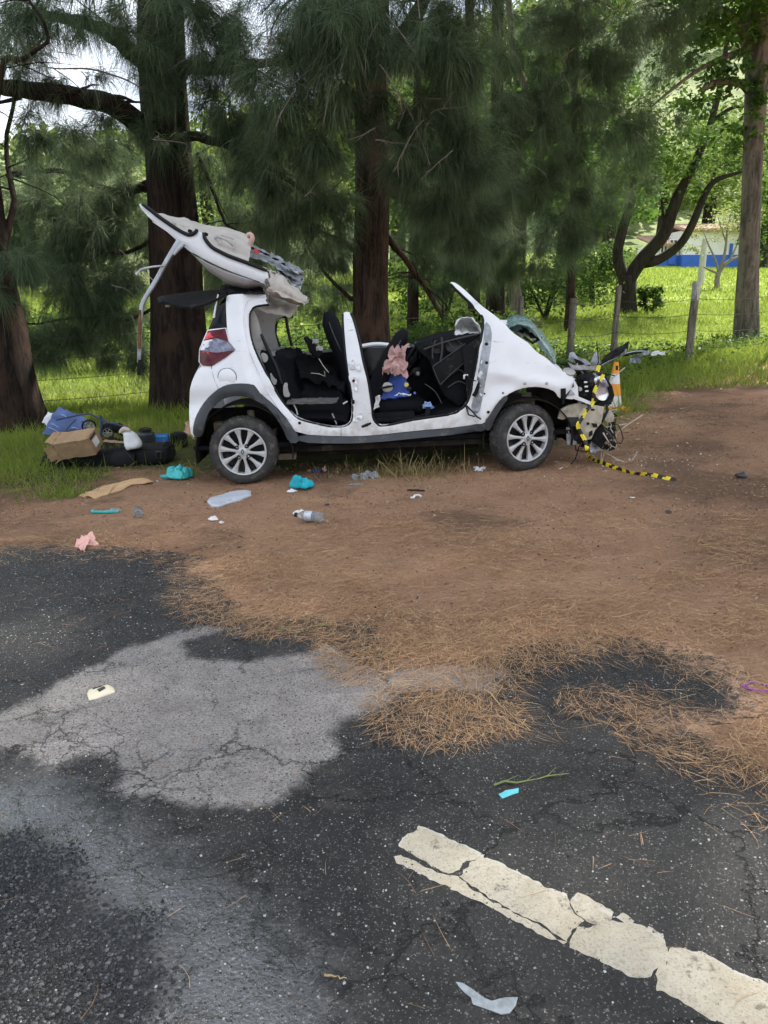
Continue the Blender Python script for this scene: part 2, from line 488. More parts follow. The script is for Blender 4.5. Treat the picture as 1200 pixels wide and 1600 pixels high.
# cracks
wv = N(nt, 'ShaderNodeVectorMath', {'operation': 'ADD'}, {0: geo, 1: N(nt, 'ShaderNodeVectorMath', {'operation': 'SCALE'}, {0: N(nt, 'ShaderNodeTexNoise', None, {'Vector': geo, 'Scale': 5.0, 'Detail': 6.0, 'Roughness': 0.65}).outputs['Color'], 'Scale': 0.30}).outputs[0]}).outputs[0]
ck = N(nt, 'ShaderNodeTexVoronoi', {'feature': 'DISTANCE_TO_EDGE'}, {'Vector': wv, 'Scale': 1.9}).outputs['Distance']
ck2 = N(nt, 'ShaderNodeTexVoronoi', {'feature': 'DISTANCE_TO_EDGE'}, {'Vector': wv, 'Scale': 6.0}).outputs['Distance']
cm = math_(nt, 'MULTIPLY', ramp(nt, ck, 0.012, 0.002), ramp(nt, n1, 0.40, 0.50))
cm2 = math_(nt, 'MULTIPLY', ramp(nt, ck2, 0.026, 0.006), math_(nt, 'MULTIPLY', ramp(nt, swet, -0.7, -0.1), ramp(nt, n1, 0.42, 0.52)))
crack = math_(nt, 'MULTIPLY', math_(nt, 'MAXIMUM', cm, cm2), math_(nt, 'SUBTRACT', 1.0, math_(nt, 'MULTIPLY', ramp(nt, dm, -0.02, 0.06), math_(nt, 'ADD', .25, ramp(nt, n1, .40, .58, .65, 0)))))
base = mixc(nt, math_(nt, 'MULTIPLY', crack, 0.9), base, (0.008, 0.0078, 0.0075))
# soil and needle dust over the edge of the asphalt
em = math_(nt, 'SUBTRACT', math_(nt, 'ADD', math_(nt, 'MULTIPLY', math_(nt, 'ADD', math_(nt, 'SUBTRACT', n2, 0.5), math_(nt, 'MULTIPLY', math_(nt, 'SUBTRACT', n3, 0.5), 0.9)), 0.45), math_(nt, 'MULTIPLY', math_(nt, 'SUBTRACT', tex(nt, geo, 2.6, 6, 0.7), 0.5), 0.9)), math_(nt, 'ADD', sa, 0.13))
soil = dirt_colour(nt, geo)[0]
sm = math_(nt, 'MULTIPLY', ramp(nt, em, -0.10, 0.12), ramp(nt, math_(nt, 'ADD', n4, math_(nt, 'MULTIPLY', em, 0.7)), 0.36, 0.62))
base = mixc(nt, math_(nt, 'MULTIPLY', sm, 0.70), base, soil)
nt.links.new(base, b.inputs['Base Color'])
wm = math_(nt, 'ADD', swet, math_(nt, 'MULTIPLY', math_(nt, 'SUBTRACT', n2, 0.5), 0.35))
wetf = ramp(nt, wm, -0.16, 0.12)
cof = ramp(nt, math_(nt, 'ADD', sco, math_(nt, 'MULTIPLY', math_(nt, 'SUBTRACT', n2, 0.5), 0.2)), -0.04, 0.06)
r1 = mixc(nt, wetf, (0.62, 0.62, 0.62), (0.17, 0.17, 0.17))
r1 = mixc(nt, cof, r1, (0.36, 0.36, 0.36))
r1 = mixc(nt, ramp(nt, dm, -0.03, 0.045), r1, (0.85, 0.85, 0.85))
r1 = mixc(nt, sm, r1, (0.95, 0.95, 0.95))
nt.links.new(r1, b.inputs['Roughness'])
nt.links.new(math_(nt, 'ADD', 0.45, math_(nt, 'MULTIPLY', wetf, 0.55)), b.inputs['Specular IOR Level']); nt.links.new(math_(nt, 'ADD', 1.45, math_(nt, 'MULTIPLY', wetf, 0.38)), b.inputs['IOR'])
hgt = math_(nt, 'ADD', math_(nt, 'MULTIPLY', math_(nt, 'SUBTRACT', 0.6, vor.outputs['Distance']), 0.55), math_(nt, 'MULTIPLY', n3, 0.55))
hgt = math_(nt, 'ADD', hgt, math_(nt, 'MULTIPLY', n4, 0.5))
hgt = math_(nt, 'MULTIPLY', hgt, math_(nt, 'ADD', 0.75, math_(nt, 'MULTIPLY', cof, 2.6)))
hgt = math_(nt, 'SUBTRACT', hgt, math_(nt, 'MULTIPLY', crack, 2.5))
hgt = math_(nt, 'MULTIPLY', hgt, math_(nt, 'SUBTRACT', 1.0, math_(nt, 'MULTIPLY', wetf, math_(nt, 'MULTIPLY', math_(nt, 'SUBTRACT', 1.0, cof), 0.62))))
bump(nt, b, hgt, 0.85, 0.007)
rd = from_tris('road', V, Q, {'edge': np.clip(a_sd, -2, 2), 'dry': np.clip(sdf(X, Y, DRY), -1.5, 1.5), 'wet': np.clip(sdf(X, Y, WET), -1.5, 1.5), 'coarse': np.clip(sdf(X, Y, COARSE), -1.5, 1.5)}, True, ma)
tag(rd, kind='structure')

# ---- worn white line: thick paint broken into pieces
mp_, nt, b, out = nmat('line_paint')
geo = N(nt, 'ShaderNodeNewGeometry').outputs['Position']
q1 = tex(nt, geo, 6, 7, 0.7); q2 = tex(nt, geo, 45, 6, 0.75); q3 = tex(nt, geo, 17, 6, 0.7)
pc = mixc(nt, ramp(nt, q1, 0.35, 0.65), (0.66, 0.59, 0.46), (0.54, 0.47, 0.345))
pc = mixc(nt, ramp(nt, q2, 0.50, 0.72, 0, 0.6), pc, (0.34, 0.30, 0.235))
q4 = tex(nt, geo, 160, 5, 0.8)
pc = mixc(nt, ramp(nt, q4, 0.50, 0.66, 0, 0.75), pc, (0.25, 0.215, 0.16))
pc = mixc(nt, ramp(nt, q3, 0.57, 0.66, 0, 0.8), pc, (0.20, 0.175, 0.14))
pc = mixc(nt, ramp(nt, math_(nt, 'ADD', q4, math_(nt, 'MULTIPLY', q3, .6)), 0.95, 1.02, 0, 0.9), pc, (0.06, 0.055, 0.05))
pc = mixc(nt, ramp(nt, attr(nt, 'rim'), 0.45, 1.0, 0, 0.8), pc, (0.66, 0.64, 0.59))
nt.links.new(pc, b.inputs['Base Color']); b.inputs['Roughness'].default_value = 0.8
bump(nt, b, math_(nt, 'ADD', q4, math_(nt, 'ADD', q2, math_(nt, 'MULTIPLY', q3, 0.8))), 0.9, 0.007)

def ragged(poly, step=0.012, amp=0.008, seed=0):
    """closed outline resampled and roughened"""
    P = [Vector((p[0], p[1])) for p in poly]; o = []
    for i, p in enumerate(P):
        q = P[(i + 1) % len(P)]; k = max(1, int((q - p).length / step))
        for j in range(k):
            c = p.lerp(q, j / k)
            n_ = Vector((-(q - p).y, (q - p).x)).normalized()
            a = amp * (1.1 * noise.noise((c.x * 13, c.y * 13, seed)) + 0.9 * noise.noise((c.x * 45, c.y * 45, seed + 3)))
            o.append(c + n_ * a)
    return o
def slab(name, poly, h, mats, parent=None, zfn=None, dz=0.004, grid=0.03, dome=0.0, attr_rim=False):
    """flat piece with its own outline and thickness, lying on the ground"""
    pts = [Vector((p[0], p[1])) for p in poly]; n0 = len(pts)
    xs = [p.x for p in pts]; ys = [p.y for p in pts]; pl = [(p.x, p.y) for p in pts]
    gx = np.arange(min(xs), max(xs), grid); gy = np.arange(min(ys), max(ys), grid)
    G = np.array([(a, c) for a in gx for c in gy]) if len(gx) and len(gy) else np.zeros((0, 2))
    if len(G):
        d = sdf(G[:, 0], G[:, 1], pl); G = G[d > grid * 0.45]
    allp = pts + [Vector(g) for g in G]
    vo, eo, fo, *_ = delaunay_2d_cdt(allp, [(i, (i + 1) % n0) for i in range(n0)], [], 1, 1e-6)
    A = np.array([(p.x, p.y) for p in vo]); dd = np.maximum(sdf(A[:, 0], A[:, 1], pl), 0)
    zf = zfn or (lambda x, y: zg(x, y) + dz)
    z0 = zf(A[:, 0], A[:, 1])
    top = z0 + h * sstep(-0.004, 0.012, dd) * (1 + dome * (fbm(A[:, 0], A[:, 1], 20, 3) - .5))
    bm = bmesh.new()
    vt = [bm.verts.new((a[0], a[1], t)) for a, t in zip(A, top)]
    for f in fo:
        try: bm.faces.new([vt[i] for i in f])
        except ValueError: pass
    bmesh.ops.recalc_face_normals(bm, faces=bm.faces)
    if sum(f.normal.z for f in bm.faces) < 0: bmesh.ops.reverse_faces(bm, faces=bm.faces)
    be = [e for e in bm.edges if e.is_boundary]
    r = bmesh.ops.extrude_edge_only(bm, edges=be)
    for v in r['geom']:
        if isinstance(v, bmesh.types.BMVert): v.co.z -= h * 0.9 + 0.001
    bmesh.ops.recalc_face_normals(bm, faces=bm.faces)
    me = bpy.data.meshes.new(name); bm.to_mesh(me); bm.free()
    if attr_rim:
        C = np.array([v.co[:2] for v in me.vertices]); d2 = np.abs(sdf(C[:, 0], C[:, 1], attr_rim))
        at = me.attributes.new('rim', 'FLOAT', 'POINT'); at.data.foreach_set('value', np.clip(1 - d2 / 0.022, 0, 1).astype(np.float32))
    me.polygons.foreach_set('use_smooth', [True] * len(me.polygons)); me.set_sharp_from_angle(angle=rad(50))
    return link(name, me, mats, parent)
def swell(P, d):
    P = [Vector(p) for p in P]; n = len(P); ar = sum(P[i].cross(P[(i + 1) % n]) if False else P[i].x * P[(i + 1) % n].y - P[(i + 1) % n].x * P[i].y for i in range(n)); s = 1 if ar > 0 else -1
    o = []
    for i in range(n):
        t = (P[(i + 1) % n] - P[i - 1]).normalized(); o.append(P[i] + Vector((t.y, -t.x)) * d * s)
    return o
LINE_PIECES = [
    [(654, 1291), (700, 1312), (758, 1338), (756, 1346), (728, 1346), (718, 1362), (700, 1367), (662, 1346), (628, 1324), (630, 1312), (646, 1304)],
    [(616, 1340), (626, 1338), (650, 1350), (692, 1370), (712, 1374), (732, 1388), (760, 1404), (800, 1430), (848, 1448), (884, 1478), (860, 1470), (800, 1436), (748, 1410), (700, 1386), (650, 1362), (622, 1350)],
    [(738, 1350), (760, 1344), (790, 1355), (830, 1376), (880, 1400), (886, 1414), (900, 1432), (910, 1440), (902, 1446), (890, 1456), (886, 1472), (846, 1444), (800, 1424), (760, 1400), (716, 1371)],
    [(902, 1399), (930, 1412), (954, 1427), (950, 1440), (938, 1447), (918, 1440), (904, 1430), (894, 1412)],
    [(956, 1434), (972, 1430), (990, 1442), (984, 1446)],
    [(1012, 1452), (1036, 1462), (1034, 1467), (1018, 1460)],
    [(954, 1440), (1000, 1448), (1036, 1470), (1042, 1484), (1028, 1504), (1016, 1526), (996, 1532), (946, 1510), (892, 1482), (892, 1464), (902, 1450), (940, 1450)],
    [(1050, 1482), (1070, 1483), (1100, 1494), (1160, 1524), (1215, 1548), (1300, 1590), (1300, 1672), (1240, 1652), (1180, 1622), (1100, 1590), (1060, 1564), (1026, 1550), (1024, 1524), (1036, 1504)],
]
GLINE = [gxy(u, v) for u, v in [(640, 1288), (700, 1310), (880, 1398), (1060, 1478), (1330, 1602), (1330, 1690), (1100, 1596), (996, 1536), (860, 1474), (612, 1348)]]
for k, pc_ in enumerate(LINE_PIECES):
    o = slab('line_marking', ragged(swell([gxy(u, v) for u, v in pc_], 0.0025), 0.005, 0.008, k * 7.1), 0.003, mp_, rd, grid=0.025, attr_rim=GLINE)

# ============================================================ LOOSE STRANDS: litter, grass
def blades(name, P, D, L, W, droop, rnd, mats, parent=None, kind='stuff', seg=3, up=None, flat=False):
    """curved tapering blades: start P, direction D, length L, width W; droop pulls the tip down"""
    n = len(P); D = D / (np.linalg.norm(D, axis=1, keepdims=True) + 1e-9)
    ref = RNG.normal(size=(n, 3))
    if flat: ref = np.tile(np.array([[0, 0, 1.0]]), (n, 1)) + 0.25 * RNG.normal(size=(n, 3))
    Sd = np.cross(D, ref); Sd /= (np.linalg.norm(Sd, axis=1, keepdims=True) + 1e-9)
    vs = []; rows = seg
    for k in range(rows):
        t = k / seg
        c = P + D * (L * t)[:, None] + np.array([[0, 0, -1.0]]) * (droop * L * t * t)[:, None]
        if up is not None: c = c + up * (L * t * (1 - t))[:, None]
        wd = (W * (1 - 0.55 * t))[:, None] * 0.5
        vs += [c - Sd * wd, c + Sd * wd]
    tip = P + D * L[:, None] + np.array([[0, 0, -1.0]]) * (droop * L)[:, None]
    vs.append(tip)
    m = 2 * rows + 1
    V = np.stack(vs, 1).reshape(-1, 3)
    o = np.arange(n)[:, None] * m
    T = []
    for k in range(rows - 1):
        a = 2 * k
        T += [np.concatenate([o + a, o + a + 1, o + a + 3], 1), np.concatenate([o + a, o + a + 3, o + a + 2], 1)]
    a = 2 * (rows - 1)
    T.append(np.concatenate([o + a, o + a + 1, o + 2 * rows], 1))
    T = np.concatenate(T, 0)
    ob = from_tris(name, V, T, {'rnd': np.repeat(rnd, m)}, True, mats, parent)
    if kind: ob['kind'] = kind
    return ob
M_needle_dead = leafmat('dead_needles', (0.20, 0.104, 0.056), (0.62, 0.405, 0.225), 0.8, 0.0)
def litter(n, x0, x1, y0, y1, l0, l1, wd, wfn, name, lift=0.02):
    x = RNG.uniform(x0, x1, n); y = RNG.uniform(y0, y1, n)
    ok = RNG.random(n) < wfn(x, y); x = x[ok]; y = y[ok]; n = len(x)
    ang = 2 * np.pi * (fbm(x, y, 0.8, 2, 31) * 1.2) + RNG.normal(0, 0.9, n)
    D = np.stack([np.cos(ang), np.sin(ang), np.abs(RNG.normal(0, 0.05, n))], 1)
    P = np.stack([x, y, zg(x, y) + relief(x, y) + 0.005 + RNG.random(n) ** 2 * lift], 1)
    bend = RNG.normal(0, 0.14, (n, 1)) * np.stack([-np.sin(ang), np.cos(ang), np.zeros(n)], 1)
    return blades(name, P, D, RNG.uniform(l0, l1, n), np.full(n, wd) * RNG.uniform(0.7, 1.3, n), D[:, 2] * 0.8, RNG.random(n), M_needle_dead, seg=3, up=bend * 1.5, flat=True)
def w_near(x, y):
    a = sdf(x, y, ASPH); c = fbm(x, y, 2.2, 4, 12)
    band = np.exp(-((a + 0.18 + 0.9 * (fbm(x, y, 1.4, 3, 51) - .5)) / 0.34) ** 2) * sstep(-2.0, -0.2, x)
    off = sstep(0.06, -0.15, a + (c - 0.5) * 0.9) * (0.08 + 0.55 * sstep(0.46, 0.62, c))
    on = 0.0015 + 0.02 * sstep(0.55, 0.7, c) * sstep(1.2, 0.0, a)
    g = sdf(x, y, GRASS)
    return np.clip(np.where(a < 0.1, off + 0.75 * band * sstep(0.35, 0.6, c + 0.12), 0) + on, 0, 1) * sstep(0.6, -0.3, g)
litter(230000, -3.2, 3.8, 1.1, 5.2, 0.04, 0.13, 0.0015, w_near, 'fallen_needles')
litter(90000, -6, 8, 4.6, 9.5, 0.04, 0.12, 0.0022, lambda x, y: 0.45 * sstep(0.35, 0.65, fbm(x, y, 1.5, 4, 12)) * sstep(0.5, -0.3, sdf(x, y, GRASS)), 'fallen_needles')
def w_pile(cs):
    P_ = [gxy(u, v) for u, v in cs]
    return lambda x, y: sstep(-0.12, 0.22, sdf(x, y, P_) + 0.45 * (fbm(x, y, 4, 4, 3) - 0.5)) * (0.25 + 0.75 * sstep(0.40, 0.62, fbm(x, y, 5, 4, 23)))
for cs in ([(625, 1072), (700, 1066), (780, 1095), (795, 1125), (760, 1140), (690, 1138), (640, 1132), (615, 1105)],
           [(540, 985), (700, 990), (860, 1000), (960, 1010), (1100, 1030), (1140, 1080), (1060, 1060), (980, 1020), (860, 1028), (740, 1050), (560, 1045)],
           [(900, 1098), (980, 1085), (1100, 1100), (1220, 1110), (1240, 1240), (1190, 1245), (1130, 1200), (1040, 1160), (950, 1125)]):
    g_ = [gxy(u, v) for u, v in cs]; xs_ = [p[0] for p in g_]; ys_ = [p[1] for p in g_]
    ar = (max(xs_) - min(xs_)) * (max(ys_) - min(ys_))
    litter(int(11000 * ar) + 3000, min(xs_) - .35, max(xs_) + .35, min(ys_) - .3, max(ys_) + .3, 0.04, 0.13, 0.0014, w_pile(cs), 'fallen_needles', 0.045)

# ---- grass
M_grass = leafmat('grass_blades', (0.075, 0.125, 0.020), (0.25, 0.33, 0.065), 0.5, 0.45, (0.40, 0.48, 0.07))
M_drygrass = leafmat('dry_grass', (0.16, 0.13, 0.055), (0.36, 0.29, 0.14), 0.6, 0.2)
CARBOX = [gxy(u, v) for u, v in [(310, 738), (880, 722)]]
def in_view(x, y, m=1.5): return np.abs(x) < 0.56 * y + m
def grow(n, x0, x1, y0, y1, h0, h1, wd, wfn, name, mats, lean=0.45, seg=3, droop=0.35):
    x = RNG.uniform(x0, x1, n); y = RNG.uniform(y0, y1, n)
    ok = (RNG.random(n) < wfn(x, y)) & in_view(x, y); x = x[ok]; y = y[ok]; n = len(x)
    D = np.stack([RNG.normal(0, lean, n), RNG.normal(0, lean, n), np.ones(n)], 1)
    P = np.stack([x, y, zg(x, y) + relief(x, y) - 0.01], 1)
    hs = RNG.uniform(h0, h1, n) * (0.45 + 0.95 * fbm(x, y, 1.6, 3, 21))
    r = np.clip(0.55 * fbm(x, y, 0.8, 3, 8) + 0.55 * RNG.random(n) - 0.05, 0, 1)
    return blades(name, P, D, hs, np.full(n, wd) * RNG.uniform(0.6, 1.3, n), np.abs(RNG.normal(0, droop, n)), r, mats, seg=seg)
def gd(x, y): return sdf(x, y, GRASS)
CX0, CX1 = CARBOX[0][0], CARBOX[1][0]
LUG = gxy(165, 732)
def notcar(x, y, a=-0.02, b_=2.7):
    """thin out under the wreck"""
    yc = CARBOX[0][1] + (x - CX0) / (CX1 - CX0) * (CARBOX[1][1] - CARBOX[0][1])
    k_ = 1 - 0.92 * np.exp(-(((x - LUG[0]) / .95) ** 4 + ((y - LUG[1]) / .42) ** 4))
    return k_ * np.where((x > CX0 - 0.5) & (x < CX1 + 0.5) & (y > yc + a) & (y < yc + b_), 0.0, 1.0)
grow(80000, -7, 0.9, 5.6, 12.5, 0.06, 0.30, 0.008, lambda x, y: sstep(-0.15, 0.9, gd(x, y) + 0.9 * (fbm(x, y, 2.5, 3, 6) - .5)) * notcar(x, y) * np.where(x > -1.35, 0.03, 1.0), 'grass', M_grass)
grow(14000, -7, -1.2, 5.6, 10, 0.06, 0.28, 0.006, lambda x, y: sstep(-0.3, 0.5, gd(x, y) + 0.9 * (fbm(x, y, 2.5, 3, 6) - .5)) * notcar(x, y), 'grass', M_drygrass, 0.7)
grow(60000, 2.2, 12, 7, 16, 0.10, 0.42, 0.010, lambda x, y: sstep(-0.2, 1.2, gd(x, y) + 0.8 * (fbm(x, y, 1.6, 3, 6) - .5)) * notcar(x, y), 'grass', M_grass, 0.55)
grow(5000, -3.4, 2.2, 5.6, 7.6, 0.05, 0.22, 0.005, lambda x, y: 0.5 * sstep(-0.25, 0.15, gd(x, y)) * sstep(0.45, 0.62, fbm(x, y, 3, 3, 40)) * notcar(x, y, 0.35), 'grass', M_drygrass, 0.8)
grow(14000, 1.8, 9, 6.5, 13, 0.05, 0.2, 0.006, lambda x, y: 0.5 * sstep(-0.7, 0.0, gd(x, y)) * sstep(0.7, 0.1, gd(x, y)) * notcar(x, y, 0.35), 'grass', M_drygrass, 0.9)
grow(120000, -14, 18, 11.5, 28, 0.10, 0.34, 0.018, lambda x, y: np.ones_like(x), 'pasture_grass', M_grass, 0.5, 2)
grow(70000, -34, 40, 27, 62, 0.18, 0.40, 0.05, lambda x, y: np.ones_like(x), 'pasture_grass', M_grass, 0.5, 2)
# tall dry tufts beside the sill
TUFT = ([], [])
for (u, v, n, h) in [(628, 742, 70, 0.32), (640, 745, 50, 0.3), (600, 738, 40, 0.2), (690, 738, 50, 0.3), (720, 742, 35, 0.22), (655, 744, 60, 0.2), (530, 740, 70, 0.16), (560, 745, 60, 0.12), (20, 745, 200, 0.28), (60, 730, 220, 0.3), (95, 775, 200, 0.18), (120, 748, 150, 0.18), (15, 700, 260, 0.4), (45, 690, 200, 0.35), (930, 700, 60, 0.12), (985, 640, 150, 0.2), (1000, 600, 200, 0.4), (975, 610, 160, 0.35), (950, 560, 60, 0.9), (1020, 590, 160, 0.35), (1100, 560, 160, 0.4), (1060, 570, 160, 0.4), (600, 745, 60, 0.15), (1150, 555, 200, 0.4), (1195, 548, 200, 0.4)]:
    p = at_ground(u, v)
    x = RNG.normal(p.x, 0.10 + h * 0.25, n); y = RNG.normal(p.y, 0.08 + h * 0.2, n)
    D = np.stack([RNG.normal(0, .5, n), RNG.normal(0, .5, n), np.ones(n)], 1)
    TUFT[1 if (520 < u < 740 and RNG.random() < 0.85) else 0].append((np.stack([x, y, zg(x, y) - 0.01], 1), D, RNG.uniform(0.4, 1.1, n) * h))
for k in (0, 1):
    P, D, L = (np.concatenate([q[i] for q in TUFT[k]]) for i in range(3))
    blades('grass_tufts', P, D, L, np.full(len(P), 0.007), np.abs(RNG.normal(0, .4, len(P))), RNG.random(len(P)), (M_grass, M_drygrass)[k])
# broad-leaved weeds on the bank
M_weed = leafmat('weed_leaves', (0.035, 0.085, 0.02), (0.09, 0.17, 0.045), 0.45, 0.3)
def leaf_scatter(name, P, size, mats, parent=None, kind='stuff', asp=0.45, tilt=0.6):
    n = len(P); d = RNG.normal(size=(n, 3)); d[:, 2] = d[:, 2] * tilt - 0.15
    d /= np.linalg.norm(d, axis=1, keepdims=True)
    s = np.cross(d, RNG.normal(size=(n, 3)) + np.array([[0, 0, 1.2]])); s /= (np.linalg.norm(s, axis=1, keepdims=True) + 1e-9)
    L = (size * RNG.uniform(0.6, 1.3, n))[:, None]
    nrm = np.cross(d, s)
    a = P; b_ = P + d * L * 0.45 + s * L * asp * 0.5 - nrm * L * 0.06; c = P + d * L - nrm * L * 0.12; e = P + d * L * 0.45 - s * L * asp * 0.5 - nrm * L * 0.06
    V = np.stack([a, b_, c, e], 1).reshape(-1, 3); o = np.arange(n)[:, None] * 4
    T = np.concatenate([o + np.array([[0, 1, 2]]), o + np.array([[0, 2, 3]])], 0)
    ob = from_tris(name, V, T, {'rnd': np.repeat(np.clip(RNG.normal(.5, .28, n), 0, 1), 4)}, False, mats, parent)
    if kind: ob['kind'] = kind
    return ob
n = 26000
x = RNG.uniform(1.5, 12, n); y = RNG.uniform(9, 17, n)
ok = (sstep(0.3, 1.8, gd(x, y)) * sstep(0.40, 0.6, fbm(x, y, 0.9, 3, 17)) > RNG.random(n)) & in_view(x, y) & (notcar(x, y) > 0)
x, y = x[ok], y[ok]
leaf_scatter('ground_weeds', np.stack([x, y, zg(x, y) + RNG.random(len(x)) * 0.35], 1), 0.09, M_weed)

# crumbs of earth too small and too many to count
n = 60000
x = RNG.uniform(-5, 8, n); y = RNG.uniform(3.0, 10.5, n); a_ = sdf(x, y, ASPH); g_ = gd(x, y)
ok = (a_ < 0.05) & (g_ < 0.3) & in_view(x, y, .5) & (RNG.random(n) < 0.25 + 0.75 * sstep(.4, .65, fbm(x, y, 2.0, 3, 44))); x, y = x[ok], y[ok]
leaf_scatter('earth_crumbs', np.stack([x, y, zg(x, y) + relief(x, y) + .005], 1), 0.016, leafmat('crumbs', (0.09, 0.055, 0.038), (0.42, 0.29, 0.20), .9, 0), asp=.75, tilt=.5)

# ---- aggregate standing proud of the worn asphalt
def stones(name, n, x0, x1, y0, y1, r0, r1, wfn, mats):
    x = RNG.uniform(x0, x1, n); y = RNG.uniform(y0, y1, n); ok = (RNG.random(n) < wfn(x, y)) & (np.abs(x) < .52 * y + .25); x, y = x[ok], y[ok]; n = len(x)
    r = r0 + (r1 - r0) * RNG.random(n) ** 2.5; a0 = RNG.uniform(0, 6.28, n); vs = []
    z = zg(x, y) + 0.0042
    for k in range(5):
        a = a0 + 2 * np.pi * k / 5; q = r * RNG.uniform(.65, 1.25, n); vs.append(np.stack([x + q * np.cos(a), y + q * np.sin(a), z - .001], 1))
    for k in range(3):
        a = a0 + 2 * np.pi * (k + .3) / 3; q = r * RNG.uniform(.2, .6, n); vs.append(np.stack([x + q * np.cos(a), y + q * np.sin(a), z + r * RNG.uniform(.25, .55, n)], 1))
    V = np.stack(vs, 1).reshape(-1, 3); o = np.arange(n)[:, None] * 8
    F = [(5, 6, 7), (0, 1, 5), (1, 6, 5), (1, 2, 6), (2, 3, 6), (3, 7, 6), (3, 4, 7), (4, 0, 7), (0, 5, 7)]
    T = np.concatenate([o + np.array([f]) for f in F], 0)
    ob = from_tris(name, V, T, {'rnd': np.repeat(RNG.random(n) ** 5.5, 8)}, False, mats); ob['kind'] = 'stuff'
def stone_mat(name, c1, c2, rough):
    m, nt, b, out = nmat(name); nt.links.new(mixc(nt, attr(nt, 'rnd'), c1, c2), b.inputs['Base Color']); b.inputs['Roughness'].default_value = rough; b.inputs['Specular IOR Level'].default_value = .28; return m
inas = lambda x, y: (sdf(x, y, ASPH) > 0.02)
stones('asphalt_chips', 90000, -2.2, 2.4, 1.0, 3.6, .0012, .0048, lambda x, y: inas(x, y) * np.where(sdf(x, y, COARSE) > 0, .2, .8) * np.where(sdf(x, y, WET) > -.05, .35, 1) * (0.35 + .65 * sstep(.35, .6, fbm(x, y, 3, 3, 61))), stone_mat('stone_chips', (0.022, 0.022, 0.023), (0.50, 0.48, 0.45), .6))
stones('asphalt_chips', 30000, -3.0, 2.6, 3.4, 5.3, .003, .007, lambda x, y: inas(x, y) * .7, stone_mat('far_stone_chips', (0.022, 0.022, 0.023), (0.42, 0.40, 0.37), .7))
stones('coarse_aggregate', 60000, -1.6, .5, 1.0, 2.2, .0035, .0085, lambda x, y: sstep(-.06, .05, sdf(x, y, COARSE) + .12 * (fbm(x, y, 9, 3, 7) - .5)), stone_mat('wet_stones', (0.014, 0.015, 0.017), (0.13, 0.13, 0.135), .50))
stones('loose_aggregate', 26000, -1.6, .7, 1.0, 2.8, .002, .006, lambda x, y: .12 * sstep(-.5, .0, sdf(x, y, WET)), stone_mat('damp_stones', (0.03, 0.031, 0.033), (0.40, 0.40, 0.40), .35))

# crumbs of broken glass and flakes of paint round the wreck; scraps of bark and leaf on the dirt
n = 260; x = np.concatenate([RNG.normal(CX1 + .55, .45, 130), RNG.uniform(CX0 - .3, CX1 + .9, 130)]); y = np.concatenate([RNG.normal(CARBOX[1][1] - .1, .35, 130), RNG.normal(CARBOX[0][1] - .12, .16, 130)])
leaf_scatter('glass_crumbs', np.stack([x, y, zg(x, y) + relief(x, y) + .006], 1), .016, leafmat('glass_crumbs', (.35, .42, .42), (.80, .82, .82), .2, 0), asp=.9, tilt=.5)
n = 2600; x = RNG.uniform(-5, 8, n); y = RNG.uniform(3.2, 11, n); ok = (sdf(x, y, ASPH) < .3) & (gd(x, y) < .5) & in_view(x, y, .4) & (RNG.random(n) < .15 + .85 * sstep(.45, .65, fbm(x, y, 1.1, 3, 71))); x, y = x[ok], y[ok]
leaf_scatter('bark_scraps', np.stack([x, y, zg(x, y) + relief(x, y) + .008], 1), .030, leafmat('bark_scraps', (.045, .028, .02), (.40, .29, .19), .9, 0), asp=.35, tilt=.25)
# ============================================================ TREES, HILLS, FENCE, HOUSE
def bark(name, c1, c2, c3, sc=6.0, bm_=1.0, lichen=None):
    m, nt, b, out = nmat(name)
    geo = N(nt, 'ShaderNodeNewGeometry').outputs['Position']
    st = N(nt, 'ShaderNodeMapping', None, {'Vector': geo, 'Scale': (1, 1, 0.16)}).outputs[0]
    f = tex(nt, st, sc * 2.2, 8, 0.7, 0.8); g = tex(nt, geo, sc * 0.35, 5, 0.6); h = tex(nt, st, sc * 7, 6, 0.75)
    c = mixc(nt, ramp(nt, f, 0.36, 0.62), c1, c2)
    c = mixc(nt, ramp(nt, g, 0.48, 0.68, 0, 0.8), c, c3)
    if lichen:
        q = tex(nt, geo, 9, 7, 0.7)
        c = mixc(nt, ramp(nt, q, 0.57, 0.66, 0, 0.85), c, lichen)
    nt.links.new(c, b.inputs['Base Color']); b.inputs['Roughness'].default_value = 0.95; b.inputs['Specular IOR Level'].default_value = 0.15
    bump(nt, b, math_(nt, 'ADD', f, math_(nt, 'MULTIPLY', h, 0.5)), bm_, 0.04)
    return m
M_bark = bark('fibrous_bark', (0.018, 0.012, 0.009), (0.085, 0.053, 0.038), (0.095, 0.052, 0.034))
M_barkblack = bark('blackish_bark', (0.010, 0.008, 0.007), (0.042, 0.028, 0.021), (0.060, 0.033, 0.022))
M_barkpale = bark('pale_bark', (0.055, 0.050, 0.042), (0.19, 0.165, 0.135), (0.24, 0.185, 0.145), 3, 0.9, (0.060, 0.065, 0.042))
M_barkdark = bark('dark_bark', (0.018, 0.015, 0.012), (0.05, 0.042, 0.033), (0.035, 0.034, 0.024))
M_twig = simple('dead_twig', (0.19, 0.165, 0.135), 0.9, var=0.3)
M_needles = leafmat('weeping_needles', (0.034, 0.056, 0.032), (0.170, 0.230, 0.130), 0.55, 0.36, (0.17, 0.23, 0.09))
M_leafdark = leafmat('dark_leaves', (0.026, 0.060, 0.016), (0.085, 0.155, 0.038), 0.7, 0.35, (0.20, 0.30, 0.05))
M_leafmid = leafmat('green_leaves', (0.03, 0.07, 0.016), (0.09, 0.17, 0.04), 0.7, 0.35, (0.16, 0.28, 0.04))
